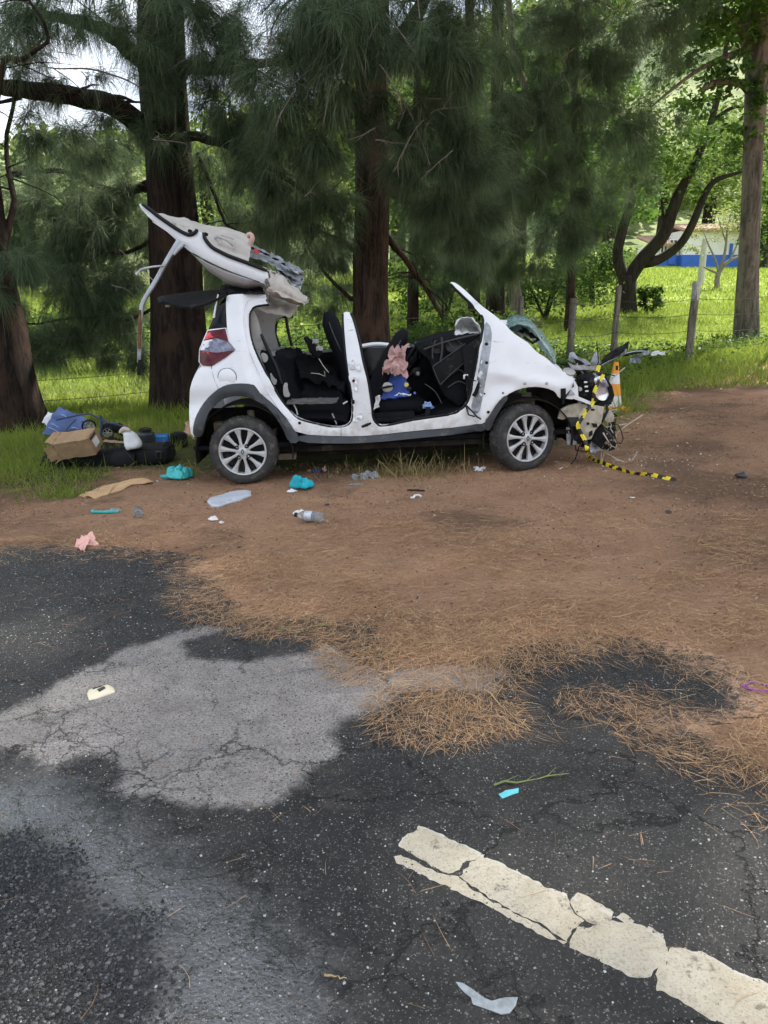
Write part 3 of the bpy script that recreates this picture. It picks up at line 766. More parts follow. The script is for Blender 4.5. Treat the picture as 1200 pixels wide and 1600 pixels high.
M_leaflight = leafmat('light_leaves', (0.10, 0.15, 0.04), (0.20, 0.27, 0.085), 0.5, 0.4)
M_leafpale = leafmat('pale_leaves', (0.17, 0.20, 0.09), (0.30, 0.32, 0.17), 0.6, 0.3)

def smooth_path(pts, k=5):
    P = [Vector(p) for p in pts]; o = []
    for i in range(len(P) - 1):
        p0 = P[max(i - 1, 0)]; p1 = P[i]; p2 = P[i + 1]; p3 = P[min(i + 2, len(P) - 1)]
        for j in range(k):
            t = j / k
            o.append(0.5 * ((2 * p1) + (p2 - p0) * t + (2 * p0 - 5 * p1 + 4 * p2 - p3) * t * t + (3 * p1 - p0 - 3 * p2 + p3) * t ** 3))
    o.append(P[-1]); return o
def trunk_mesh(mb, pts, radii, n=18, flute=0.12, seed=0.0, flare=1.5, k=6, wander=0.0):
    """fluted, tapering trunk or limb along a path"""
    P = smooth_path(pts, k); m = len(P)
    R = np.interp(np.linspace(0, len(radii) - 1, m), range(len(radii)), radii)
    vs = []; fs = []; A = None
    for i, p in enumerate(P):
        t = (P[min(i + 1, m - 1)] - P[max(i - 1, 0)]).normalized()
        if A is None: A = t.orthogonal().normalized()
        A = (A - t * A.dot(t)).normalized(); B = t.cross(A)
        fl = 1 + (flare - 1) * math.exp(-i / m * 9) if flare > 1 else 1
        if wander: p = p + Vector((noise.noise((i * .5, seed, 1)), noise.noise((i * .5, seed, 5)), noise.noise((i * .5, seed, 9)))) * wander
        for j in range(n):
            q = 2 * math.pi * j / n
            d = noise.noise((math.cos(q) * 1.6 + seed, math.sin(q) * 1.6, i * 0.10 + seed)) * flute * 1.8 + noise.noise((math.cos(q) * 4 + seed, math.sin(q) * 4, i * 0.3)) * flute * 0.6
            vs.append(p + (A * math.cos(q) + B * math.sin(q)) * R[i] * fl * (1 + d))
    for i in range(m - 1):
        for j in range(n):
            fs.append((i * n + j, i * n + (j + 1) % n, (i + 1) * n + (j + 1) % n, (i + 1) * n + j))
    fs.append(tuple((m - 1) * n + j for j in range(n)))
    mb.add(vs, fs)
def needle_strands(clumps, L=(0.12, 0.32), W=0.006, k=15, axis=None, rng=RNG):
    """weeping sprays spread through ellipsoids (centre, radii, number)"""
    PP = []; DD = []
    for c, r, n in clumps:
        n = int(n); d = rng.normal(size=(n, 3)); d /= np.linalg.norm(d, axis=1, keepdims=True)
        # sub-clumping leaves gaps between boughs
        nb = max(3, n // 13); cd = rng.normal(size=(nb, 3)); cd /= np.linalg.norm(cd, axis=1, keepdims=True)
        cb = cd * (rng.random((nb, 1)) ** 0.45)
        pick = rng.integers(0, nb, n)
        q = (cb[pick] + d * rng.random((n, 1)) * 0.27) * np.array([r])
        P = q + np.array([c])
        o = q / np.array([r]); o[:, 2] *= 0.4
        PP.append(P); DD.append(o + rng.normal(0, 0.55, (n, 3)))
    P = np.concatenate(PP); D = np.concatenate(DD); n = len(P)
    D /= np.linalg.norm(D, axis=1, keepdims=True) + 1e-9
    sp = np.repeat(P, k, 0) + np.repeat(D, k, 0) * (rng.random((n * k, 1)) * 0.12) + rng.normal(0, 0.016, (n * k, 3))
    sd_ = np.repeat(D, k, 0) * 0.75 + rng.normal(0, 0.42, (n * k, 3)); sd_[:, 2] -= 0.30
    Ls = rng.uniform(L[0], L[1], n * k)
    r = np.clip(np.repeat(rng.normal(0.42, 0.34, n), k) + rng.normal(0, 0.12, n * k), 0, 1)
    return sp, sd_, Ls, np.full(n * k, W), np.abs(rng.normal(0.45, 0.25, n * k)), r
def needle_crown(parent, clumps, name='crown', L=(0.14, 0.40), W=0.0048, k=18, mats=None):
    a = needle_strands(clumps, L, W, k)
    return blades(name, *a[:4], a[4], a[5], mats or M_needles, parent, kind=None, seg=2)
def leaf_crown(parent, clumps, size, mats, name='crown', asp=0.5):
    PP = []
    for c, r, n in clumps:
        n = int(n); nb = max(4, n // 30); cd = RNG.normal(size=(nb, 3)); cd /= np.linalg.norm(cd, axis=1, keepdims=True)
        cb = cd * RNG.random((nb, 1)) ** 0.4; pick = RNG.integers(0, nb, n)
        d = RNG.normal(size=(n, 3)) * np.array([[0.16, 0.16, 0.10]])
        PP.append((cb[pick] + d) * np.array([r]) + np.array([c]))
    return leaf_scatter(name, np.concatenate(PP), size, mats, parent, None, asp)
def twigs(mb, starts, n, L, r, droop=0.3, up=0.1):
    for _ in range(n):
        p = Vector(random.choice(starts)); a = random.uniform(0, 2 * math.pi); d = Vector((math.cos(a), math.sin(a) * 0.6, random.uniform(-0.5, 0.5) + up)).normalized()
        l = L * random.uniform(0.5, 1.2); Q = [p]; 
        for k in range(1, 5):
            d = (d + Vector((random.uniform(-.25, .25), random.uniform(-.25, .25), random.uniform(-.25, .2) - droop * 0.3))).normalized()
            Q.append(Q[-1] + d * l / 4)
        mb.tube(Q, [r, r * .8, r * .6, r * .4, r * .2], 4, cap=False)
def clump(u, v, Y, rx, rz, n, ry=None):
    return (tuple(at_depth(u, v, Y)), (rx, ry or rx, rz), n)

# ---- big weeping trees of the roadside row
ROW = 'weeping trees along the roadside'
def wtree(base, label, trunks, limbs, clumps, mat=M_barkblack, dead=(), shade_canopy=(), tw=0, name='weeping_tree'):
    t = empty(name, base, label, 'tree', ROW)
    B = Vector(base)
    mb = MB()
    for k, (pts, rr) in enumerate(trunks): trunk_mesh(mb, [Vector(p) - B for p in pts], rr, 22, 0.13, k * 3.3 + base[0])
    mb.build('trunk', mat, t, sharp=180)
    for k, (pts, rr) in enumerate(limbs):
        m2 = MB(); trunk_mesh(m2, [Vector(p) - B for p in pts], rr, 9, 0.14, k * 1.7 + base[0], 1.25, wander=0.03)
        if tw: twigs(m2, m2.v[30:], tw, 0.8, rr[-1] * 0.45 + 0.004)
        m2.build('limb', mat, t, sharp=180)
    for pts, rr in dead:
        m2 = MB(); m2.tube(smooth_path([Vector(p) - B for p in pts], 4), rr, 5); m2.build('dead_branch', M_twig, t)
    sh = lambda cl: [((c[0] - B.x, c[1] - B.y, c[2] - B.z), r, n) for c, r, n in cl]
    if clumps: needle_crown(t, sh(clumps))
    if shade_canopy: needle_crown(t, sh(shade_canopy), 'shade_crown', (0.4, 0.9), 0.035, 14)  # coarse crowns out of view, added to shade the ground below
    return t
D = at_depth
# left double trunk
b2 = at_ground(288, 642); Y2 = b2.y
wtree(tuple(b2), 'tall weeping tree with two fused trunks, standing directly behind the open tailgate',
      [([D(276, 665, Y2), D(268, 520, Y2), D(262, 360, Y2), D(253, 200, Y2), D(247, 60, Y2), D(243, -120, Y2), D(236, -420, Y2)], [0.30, 0.27, 0.26, 0.27, 0.26, 0.22, 0.16]),
       ([D(306, 662, Y2 + .1), D(300, 520, Y2 + .12), D(288, 360, Y2 + .1), D(276, 200, Y2 + .1), D(268, 60, Y2 + .1), D(270, -150, Y2), D(300, -420, Y2)], [0.23, 0.21, 0.20, 0.19, 0.18, 0.15, 0.1])],
      [([D(248, 222, Y2), D(218, 195, Y2 - .2), D(172, 162, Y2 - .5), D(95, 148, Y2 - .9), D(20, 138, Y2 - 1.2), D(-60, 120, Y2 - 1.4)], [0.17, 0.15, 0.13, 0.11, 0.09, 0.06]),
       ([D(252, 120, Y2), D(205, 82, Y2 - .2), D(165, 48, Y2 - .4), D(110, 30, Y2 - .6), D(40, 20, Y2 - .8)], [0.13, 0.11, 0.09, 0.06, 0.04]),
       ([D(285, 212, Y2), D(340, 222, Y2 - .2), D(400, 250, Y2 - .5), D(455, 285, Y2 - .7), D(520, 330, Y2 - .8)], [0.06, 0.055, 0.045, 0.03, 0.015]),
       ([D(285, 105, Y2), D(350, 105, Y2 - .2), D(420, 98, Y2 - .5), D(500, 70, Y2 - .8)], [0.08, 0.07, 0.05, 0.03]),
       ([D(250, 280, Y2 + .3), D(180, 300, Y2 + .6), D(100, 268, Y2 + .8), D(10, 275, Y2 + 1)], [0.07, 0.055, 0.04, 0.03]),
       ([D(255, 470, Y2 + .3), D(200, 500, Y2 + .4), D(150, 495, Y2 + .4), D(60, 505, Y2 + .5), D(-10, 508, Y2 + .5)], [0.022, 0.022, 0.02, 0.016, 0.01]),
       ([D(255, 360, Y2 + .3), D(200, 395, Y2 + .4), D(120, 388, Y2 + .4), D(30, 400, Y2 + .5)], [0.03, 0.026, 0.02, 0.012]),
       ([D(308, 240, Y2 + .2), D(330, 290, Y2 + .1), D(350, 345, Y2), D(358, 352, Y2)], [0.03, 0.025, 0.02, 0.012]),
       ([D(255, 40, Y2), D(300, -40, Y2 - 1.2), D(340, -110, Y2 - 2.6)], [0.12, 0.09, 0.05])],
      [clump(265, 45, Y2 - .8, 0.75, 0.45, 300), clump(330, 60, Y2 - .7, 0.55, 0.5, 260), clump(350, 150, Y2 - .4, 0.5, 0.45, 220), clump(390, 235, Y2 - .3, 0.5, 0.4, 190),
       clump(230, 130, Y2 - .5, 0.35, 0.3, 90), clump(170, 70, Y2 - .6, 0.45, 0.3, 75), clump(60, 55, Y2 - .8, 0.75, 0.4, 150), clump(110, 5, Y2 - .7, 0.8, 0.3, 120), clump(20, 100, Y2 - 1, 0.5, 0.3, 80),
       clump(265, 195, Y2 - .45, 0.28, 0.25, 70), clump(120, 205, Y2 - .8, 0.6, 0.22, 30), clump(40, 190, Y2 - 1, 0.55, 0.3, 45), clump(330, 250, Y2 + .2, 0.4, 0.4, 110),
       clump(140, 240, Y2 + .7, 0.6, 0.3, 150), clump(50, 300, Y2 + .8, 0.8, 0.5, 260), clump(190, 290, Y2 + .6, 0.5, 0.4, 190), clump(160, 370, Y2 + .6, 0.75, 0.5, 380), clump(60, 400, Y2 + .5, 0.75, 0.45, 330),
       clump(20, 360, Y2 + .6, 0.5, 0.6, 210), clump(190, 440, Y2 + .5, 0.45, 0.35, 190), clump(120, 470, Y2 + .6, 0.55, 0.25, 170), clump(110, 530, Y2 + .7, 0.45, 0.25, 110), clump(180, 530, Y2 + .8, 0.35, 0.22, 60), clump(40, 500, Y2 + .7, 0.5, 0.35, 170), clump(110, 430, Y2 + .4, .8, .4, 330), clump(210, 380, Y2 + .5, .4, .5, 190), clump(200, 500, Y2 + .6, .45, .25, 150), clump(130, 330, Y2 + .5, .8, .4, 280), clump(80, 540, Y2 + .9, .6, .25, 200), clump(150, 510, Y2 + .7, .5, .3, 190), clump(210, 555, Y2 + 1, .35, .25, 110), clump(60, 130, Y2 - 1.1, .6, .25, 35), clump(150, 140, Y2 - .8, .5, .2, 45), clump(180, 190, Y2 - .6, .45, .25, 60), clump(90, 225, Y2 - .6, .8, .22, 110), clump(350, 310, Y2 + .4, 0.4, 0.35, 80), clump(370, 400, Y2 + .9, 0.5, 0.5, 120)],
      dead=[([D(40, 97, Y2 - 1.6), D(85, 107, Y2 - 1.5), D(140, 108, Y2 - 1.4), D(190, 122, Y2 - 1.2), D(222, 138, Y2 - .9)], [.004, .008, .012, .010, .008]),
            ([D(80, 105, Y2 - 1.5), D(110, 125, Y2 - 1.45), D(132, 145, Y2 - 1.4)], [.008, .006, .004]),
            ([D(225, 175, Y2 - .5), D(232, 205, Y2 - .5), D(238, 218, Y2 - .5), D(262, 220, Y2 - .6), D(292, 226, Y2 - .6), D(285, 245, Y2 - .6)], [.006, .008, .008, .006, .006, .004]),
            ([D(340, 75, Y2 - .9), D(355, 110, Y2 - .9), D(375, 148, Y2 - .9), D(388, 176, Y2 - .9)], [.006, .007, .006, .004])],
      shade_canopy=[((b2.x + .3, Y2 + .4, 7.2), (2.4, 1.8, 1.2), 260)], tw=7)
# leaning trunk at the frame's left edge
b1 = at_ground(22, 674); Y1 = b1.y
wtree(tuple(b1), 'leaning weeping tree whose thick trunk rises from the grass beside the blue bag',
      [([D(28, 690, Y1), D(8, 560, Y1), D(-14, 430, Y1 + .1), D(-38, 280, Y1 + .2), D(-75, 60, Y1 + .3), D(-120, -300, Y1 + .5)], [0.31, 0.29, 0.28, 0.26, 0.22, 0.12])],
      [([D(-14, 430, Y1), D(20, 330, Y1 + .5), D(10, 230, Y1 + 1), D(30, 120, Y1 + 1)], [0.055, 0.04, 0.03, 0.02]), ([D(-30, 300, Y1), D(4, 110, Y1 - .4), D(32, 92, Y1 - .6), D(75, 60, Y1 - .8), D(45, -5, Y1 - .8)], [0.045, .034, .028, .02, .012])],
      [clump(5, 420, Y1 - .3, 0.35, 0.4, 120), clump(-20, 480, Y1 + .4, 0.4, 0.5, 100), clump(10, 30, Y1 - .5, 0.5, 0.3, 60), clump(75, 15, Y1 - .5, 0.4, 0.25, 50)],
      shade_canopy=[((b1.x - 1.2, Y1 + .5, 7), (2, 2, 1.4), 260)], tw=6)
# centre trunk
b3 = Vector((-0.19, 12.2, float(zg(-0.19, 12.2)))); Y3 = b3.y
wtree(tuple(b3), 'straight reddish brown weeping tree trunk behind the wreck, between its seats',
      [([D(580, 650, Y3), D(580, 520, Y3), D(580, 380, Y3), D(582, 230, Y3), D(582, 100, Y3), D(584, -100, Y3), D(586, -420, Y3)], [0.28, 0.26, 0.25, 0.245, 0.23, 0.19, 0.12])],
      [([D(605, 300, Y3), D(650, 295, Y3 - .1), D(700, 293, Y3 - .3), D(740, 297, Y3 - .5)], [0.045, 0.04, 0.03, 0.015]),
       ([D(600, 300, Y3), D(660, 325, Y3 - .1), D(720, 340, Y3 - .3), D(770, 348, Y3 - .4)], [0.028, 0.024, 0.018, 0.01]),
       ([D(600, 365, Y3 + .2), D(640, 415, Y3 + .2), D(668, 455, Y3 + .2), D(690, 495, Y3 + .2)], [0.045, 0.04, 0.035, 0.025]),
       ([D(560, 390, Y3 + .3), D(500, 360, Y3 + .4), D(455, 310, Y3 + .6), D(400, 250, Y3 + .8)], [0.05, 0.045, 0.035, 0.02]),
       ([D(560, 470, Y3 + .3), D(530, 450, Y3 + .4), D(490, 400, Y3 + .6), D(460, 330, Y3 + .8)], [0.03, 0.03, 0.025, 0.015]),
       ([D(590, 100, Y3), D(640, 40, Y3 - 1.3), D(680, -30, Y3 - 2.6), D(700, -80, Y3 - 4)], [0.1, .08, .06, .03]),
       ([D(575, 60, Y3), D(520, 10, Y3 - 1.5), D(470, -50, Y3 - 3)], [0.1, .08, .04])],
      [clump(470, 120, Y3 - 2.6, 0.60, 0.45, 300), clump(560, 90, Y3 - 2.9, 0.6, 0.4, 320), clump(660, 105, Y3 - 2.8, 0.6, 0.4, 300), clump(500, 210, Y3 - 2.2, 0.55, 0.45, 280), clump(450, 260, Y3 - 1.8, 0.45, 0.4, 190),
       clump(655, 220, Y3 - 2.2, 0.45, 0.4, 200), clump(700, 180, Y3 - 2.3, 0.55, 0.4, 260), clump(520, 310, Y3 - .9, 0.45, 0.5, 230), clump(470, 340, Y3 - .6, 0.55, 0.45, 230), clump(420, 330, Y3 - .3, .5, .5, 170), clump(510, 400, Y3 + .6, .5, .35, 190), clump(420, 420, Y3 + 1.6, .7, .35, 220), clump(340, 440, Y3 + 1.4, .5, .4, 170), clump(470, 450, Y3 + 2, .6, .28, 170), clump(380, 360, Y3 + .8, .6, .4, 200), clump(530, 470, Y3 + 1.8, .35, .3, 90),
       clump(560, 20, Y3 - 3.0, 0.9, 0.4, 300), clump(440, 40, Y3 - 2.4, 0.7, 0.45, 240), clump(700, 40, Y3 - 2.5, 0.9, 0.45, 330), clump(670, 300, Y3 - 1.4, 0.5, 0.35, 170), clump(740, 260, Y3 - 1.6, 0.6, 0.5, 260), clump(720, 340, Y3 - .9, 0.55, 0.4, 190), clump(410, 170, Y3 - 1.2, 0.5, 0.6, 200)], M_bark,
      dead=[([D(513, 15, Y3 - 3.3), D(505, 60, Y3 - 3.3), D(495, 95, Y3 - 3.2)], [.008, .008, .004]), ([D(517, 15, Y3 - 3.3), D(540, 55, Y3 - 3.2), D(552, 75, Y3 - 3.1)], [.008, .007, .004]),
            ([D(600, 138, Y3 - 2.8), D(622, 145, Y3 - 2.8), D(640, 175, Y3 - 2.7), D(655, 210, Y3 - 2.6), D(672, 258, Y3 - 2.6)], [.006, .009, .01, .008, .004]),
            ([D(503, 200, Y3 - 2.6), D(505, 225, Y3 - 2.6), D(503, 238, Y3 - 2.6)], [.006, .006, .005]), ([D(652, -10, Y3 - 3.3), D(656, 30, Y3 - 3.3)], [.008, .005]), ([D(465, 25, Y3 - 3), D(475, 22, Y3 - 3), D(487, 12, Y3 - 3)], [.01, .008, .004])],
      shade_canopy=[((.2, Y3 - .6, 8.2), (3.0, 2.2, 1.6), 700), ((0, Y3 - .4, 11), (3.0, 2.4, 2), 800), ((0, Y3, 13.5), (2.2, 2.2, 1.6), 500)], tw=7)
def dead_twigs(t, spots, n):
    B = Vector(t.location)
    for k in range(n):
        u, v, Y = random.choice(spots); u += random.uniform(-70, 70); v += random.uniform(-50, 50); m = MB(); p = D(u, v, Y) - B; a = random.uniform(0, 6.28)
        d = Vector((math.cos(a), random.uniform(-.3, .3), math.sin(a) * .6 - .35)).normalized(); P = [p]
        for q in range(5):
            d = (d + Vector((random.uniform(-.3, .3), random.uniform(-.2, .2), random.uniform(-.35, .15)))).normalized(); P.append(P[-1] + d * random.uniform(.05, .13))
        m.tube(P, [.006, .002], 4)
        for q in (1, 2, 3):
            e = (d + Vector((random.uniform(-1, 1), random.uniform(-.4, .4), random.uniform(-.8, .4)))).normalized() * random.uniform(.05, .16); m.tube([P[q], P[q] + e], [.0035, .0015], 4)
        m.build('dead_branch', M_twig, t)
TREES = [o for o in COL.objects if o.name.startswith('weeping_tree')]
dead_twigs(TREES[0], [(330, 90, Y2 - 1.1), (80, 90, Y2 - 1.5), (170, 230, Y2 - .9), (120, 400, Y2 - .3)], 16)
dead_twigs(TREES[2], [(480, 100, Y3 - 3.2), (640, 200, Y3 - 2.8), (560, 60, Y3 - 3.4), (470, 260, Y3 - 2.4), (700, 80, Y3 - 3)], 26)
# darker weeping trees further along, seen between the car's windscreen and the right trunk
def backtree(u, vb, Y, topx, w_, label, clumps, limbs=(), shade_canopy=True, mat=M_barkblack, mid=None):
    b = D(u, vb, Y); b = Vector((b.x, b.y, float(zg(b.x, b.y))))
    pts = [b - Vector((0, 0, .1))] + [D(a, c, Y) for a, c in (mid or [((u * 2 + topx) / 3, 300)])] + [D(topx, 60, Y), D(topx + (topx - u) * 1.2, -260, Y)]
    return wtree(tuple(b), label, [(pts, list(np.linspace(w_, w_ * 0.45, len(pts))))], limbs, clumps, mat,
                 shade_canopy=[((b.x, Y - .5, 8.5), (2.6, 2.4, 1.7), 420), ((b.x, Y, 11.5), (2.8, 2.8, 2.2), 450)] if shade_canopy else (), tw=5)  # optional unseen crowns, there only for their shade
backtree(645, 520, 15.5, 655, 0.10, 'slim weeping tree just right of the reddish brown trunk', [clump(640, 230, 15, 0.8, 0.6, 170), clump(655, 330, 15, 0.5, 0.5, 80), clump(640, 60, 15, 0.9, 0.7, 200), clump(690, 420, 15.2, 0.45, 0.4, 60)], [([D(668, 440, 15.5), D(700, 400, 15.4), D(730, 380, 15.3)], [.04, .03, .015])], shade_canopy=False)
backtree(742, 505, 17, 735, 0.13, 'dark weeping tree behind the torn windscreen pillar, left one of a close pair', [clump(750, 180, 14.0, 1.0, 0.6, 380), clump(760, 300, 15.0, 0.7, 0.5, 220), clump(820, 90, 14.2, 1.1, 0.6, 330), clump(730, 380, 16, 0.6, 0.5, 130)], shade_canopy=False)
backtree(775, 500, 17.5, 778, 0.19, 'dark weeping tree behind the torn windscreen pillar, thicker right one of a close pair', [clump(800, 220, 14.5, 0.8, 0.6, 300), clump(790, 380, 15.8, 0.7, 0.5, 260), clump(850, 300, 14.8, 0.7, 0.6, 260), clump(700, 330, 14.6, .7, .5, 280), clump(660, 390, 15, .6, .45, 200), clump(740, 420, 15.6, .7, .35, 210), clump(830, 400, 16, .7, .4, 240), clump(880, 350, 15.4, .7, .5, 230), clump(620, 250, 14.6, .5, .5, 150), clump(900, 40, 14.0, 1.0, 0.5, 330), clump(845, 170, 14, .7, .5, 250)],
         shade_canopy=False, limbs=[([D(790, 170, 17), D(830, 172, 16), D(870, 160, 15)], [.10, .08, .05]), ([D(800, 215, 17), D(840, 208, 16.2), D(880, 215, 15.5)], [.07, .06, .04])])
backtree(818, 470, 19, 800, 0.12, 'pale slanting trunk beyond the pair of dark weeping trees', [clump(930, 170, 15, 0.9, 0.6, 330), clump(960, 90, 14.4, 0.9, 0.5, 300), clump(900, 250, 15, 0.8, 0.5, 280), clump(1010, 190, 15.4, 0.8, 0.5, 210), clump(930, 330, 16, 0.6, 0.45, 150)], shade_canopy=False, mid=[(790, 330), (803, 260), (822, 150)], mat=M_barkpale)
backtree(893, 466, 21, 900, 0.10, 'thin dark tree standing just left of the forked tree', [clump(1000, 20, 14.5, 1.2, 0.4, 300), clump(1040, 90, 16, 0.8, 0.4, 150), clump(960, 250, 17, 0.8, 0.5, 200), clump(990, 300, 18, .5, .4, 70)], shade_canopy=False)

dead_twigs(TREES[2], [(860, 120, 13.6), (960, 160, 13.8), (780, 260, 13.6)], 12)
# ---- forked tree in the pasture
b5 = at_ground(980, 489); Y5 = b5.y
t5 = empty('forked_tree', b5, 'dark tree forking low into three bare limbs, out in the pasture', 'tree')
sh = lambda pts: [p - b5 for p in pts]
m = MB(); trunk_mesh(m, sh([D(980, 495, Y5), D(980, 455, Y5), D(979, 430, Y5)]), [0.30, 0.27, 0.27], 14, 0.12, 2.0, 1.2); m.build('trunk', M_barkdark, t5, sharp=180)
for pts, rr in [([(978, 440), (965, 400), (974, 355), (988, 305), (990, 250), (1000, 190)], [.2, .16, .14, .12, .09, .05]), ([(980, 440), (1004, 405), (1036, 368), (1052, 325), (1062, 300), (1085, 255), (1110, 195), (1128, 120), (1136, 60)], [.24, .22, .2, .17, .15, .13, .11, .08, .05]),
                ([(1000, 412), (1030, 405), (1062, 382), (1084, 345), (1100, 308), (1118, 282), (1160, 268)], [.16, .15, .13, .12, .10, .08, .04]), ([(1052, 325), (1040, 345), (1036, 335), (1034, 312)], [.05, .05, .04, .03]), ([(1112, 190), (1140, 170), (1162, 166)], [.06, .05, .03])]:
    m = MB(); trunk_mesh(m, sh([D(u, v, Y5 - (0.004 * abs(u - 980))) for u, v in pts]), rr, 10, 0.13, pts[1][0] * .1, 1.0); m.build('limb', M_barkdark, t5, sharp=180)
leaf_crown(t5, [(tuple(Vector(c) - b5), r, n) for c, r, n in [clump(985, 265, Y5, 1.8, .8, 1500), clump(1060, 240, Y5 - 1, 2.0, .8, 1100), clump(930, 300, Y5, 1.3, 1.0, 900), clump(1110, 180, Y5, 1.6, .8, 500), clump(1000, 150, Y5 - 1, 2.2, 1, 900), clump(1100, 300, Y5, .8, .35, 260), clump(1150, 240, Y5, 1.0, .5, 420), clump(1090, 40, Y5, 2.5, .9, 900)]], 0.17, M_leafdark)

# ---- big pale trunk on the right with broad leaves
b6 = at_ground(1166, 533); Y6 = b6.y
t6 = empty('broadleaf_tree', b6, 'big tree with blotched pale bark and broad leaves at the edge of the dirt', 'tree')
sh = lambda pts: [p - b6 for p in pts]
m = MB(); trunk_mesh(m, sh([D(1164, 545, Y6), D(1168, 440, Y6), D(1173, 330, Y6), D(1178, 210, Y6), D(1184, 90, Y6), D(1186, -40, Y6), D(1192, -350, Y6)]), [.25, .215, .20, .20, .25, .21, .13], 22, .06, 4.4, 1.2); m.build('trunk', M_barkpale, t6, sharp=180)
for pts, rr in [([(1170, 75), (1160, 45), (1140, 22), (1118, 10)], [.13, .11, .08, .04]), ([(1178, 60), (1172, 20), (1164, -40), (1150, -120)], [.11, .09, .07, .05]), ([(1168, 140), (1155, 130), (1120, 128), (1095, 140)], [.09, .08, .06, .03]), ([(1172, 75), (1130, 90), (1090, 110), (1050, 140), (1020, 165)], [.06, .05, .04, .03, .015])]:
    m = MB(); trunk_mesh(m, sh([D(u, v, Y6 - 0.01 * (1170 - u)) for u, v in pts]), rr, 9, .12, pts[0][0], 1.0); m.build('limb', M_barkpale, t6, sharp=180)
leaf_crown(t6, [(tuple(Vector(c) - b6), r, n) for c, r, n in [clump(1120, 30, Y6 - .6, .9, .5, 900), clump(1150, -20, Y6 - 1.2, 1.4, .6, 900), clump(1085, 75, Y6 - 1, .7, .4, 420), clump(1140, 110, Y6 - .7, .55, .35, 340), clump(1110, 165, Y6 - .4, .55, .35, 300), clump(1130, 215, Y6 + .2, .7, .35, 360), clump(1195, 150, Y6 - .3, .35, .6, 200), clump(1200, 340, Y6 + 1.5, .6, 1.2, 500), clump(1215, 20, Y6 - .5, .7, .8, 400)]], 0.15, M_leafmid)
b_ = Vector((b6.x, Y6 - 1, 8.0)) - b6
leaf_crown(t6, [((b_.x, b_.y, 8.5), (4.2, 4.0, 2.0), 5200), ((b_.x - 3, b_.y - 3, 9), (3.6, 3.6, 2.0), 5200), ((b_.x + 2, b_.y - 4, 9.5), (3.6, 4.2, 2.0), 5200), ((b_.x - 1, b_.y - 5.5, 10.5), (3.6, 3.6, 2.0), 5000)], 0.36, M_leafmid, 'shade_crown')  # unseen crowns spread towards the road, added to keep sun off it

# ---- bushes and further trees behind the row
def bush(u, vb, Y, rx, h, n, size, mat, label, stems=3, name='bush', cat='bush', group='bushes beyond the fence'):
    b = D(u, vb, Y); b = Vector((b.x, b.y, float(zg(b.x, b.y))))
    t = empty(name, b, label, cat, group)
    m = MB()
    for k in range(stems):
        a = random.uniform(0, 6.28); q = rx * .5
        m.tube([(0.05 * k, 0, -.1), (math.cos(a) * q * .4, math.sin(a) * q * .4, h * .4), (math.cos(a) * q, math.sin(a) * q, h * .8)], [.05, .035, .015], 5)
    m.build('stems', M_barkdark, t)
    leaf_crown(t, [((0, 0, h * .5), (rx, rx * .8, h * .5), n), ((rx * .35, 0, h * .75), (rx * .55, rx * .5, h * .3), n * .4), ((-rx * .4, 0, h * .62), (rx * .5, rx * .5, h * .35), n * .4)], size, mat, 'foliage')
    return t
for a in [(150, 560, 17.5, 1.1, .95, 1100, .10, M_leafmid, 'low green bush on the far side of the bright grass left of the tailgate prop'),
          (80, 560, 18.5, 1.2, 1.3, 1100, .11, M_leafdark, 'dark bush behind the bright grass, nearest the leaning tree'),
          (222, 560, 18, .8, 1.1, 700, .10, M_leafmid, 'bush seen just right of the hanging metal strip'),
          (420, 540, 20, 1.4, 1.6, 1200, .12, M_leaflight, 'light green bush seen above the rear door opening'),
          (500, 530, 22, 1.3, 1.3, 1000, .12, M_leaflight, 'light green bush seen beside the upright seat back'),
          (630, 540, 14.2, .9, 1.0, 1300, .08, M_leafdark, 'dark tangle of creeper right of the reddish brown trunk'),
          (700, 530, 15.2, 1.1, 1.0, 1500, .09, M_leafdark, 'dark undergrowth below the torn windscreen pillar'),
          (430, 545, 15.5, 1.3, .8, 1300, .09, M_leafdark, 'low dark undergrowth seen through the rear door opening'),
          (340, 560, 15, .8, .9, 900, .09, M_leafdark, 'dark undergrowth just right of the two fused trunks'),
          (520, 545, 16.5, .9, .9, 900, .09, M_leafdark, 'dark undergrowth left of the reddish brown trunk'),
          (760, 520, 16.5, 1.0, 1.0, 1200, .10, M_leafdark, 'dark undergrowth below the pair of weeping trees'),
          (690, 470, 22, 1.8, 2.6, 2200, .15, M_leafdark, 'tall dark bush between the slim trunk and the close pair'),
          (850, 470, 24, 1.8, 1.8, 2000, .15, M_leafdark, 'dense dark bush left of the thin dark tree'),
          (925, 462, 30, 1.6, 2.2, 1600, .17, M_leafdark, 'rounded bush between the thin dark tree and the forked tree'),
          (1012, 470, 25.5, .5, .8, 450, .16, M_leafdark, 'large-leaved shrub at the foot of the forked tree'),
          (835, 476, 20, .35, .45, 350, .09, M_leafpale, 'small pale dry shrub by a fence post')]:
    bush(*a)
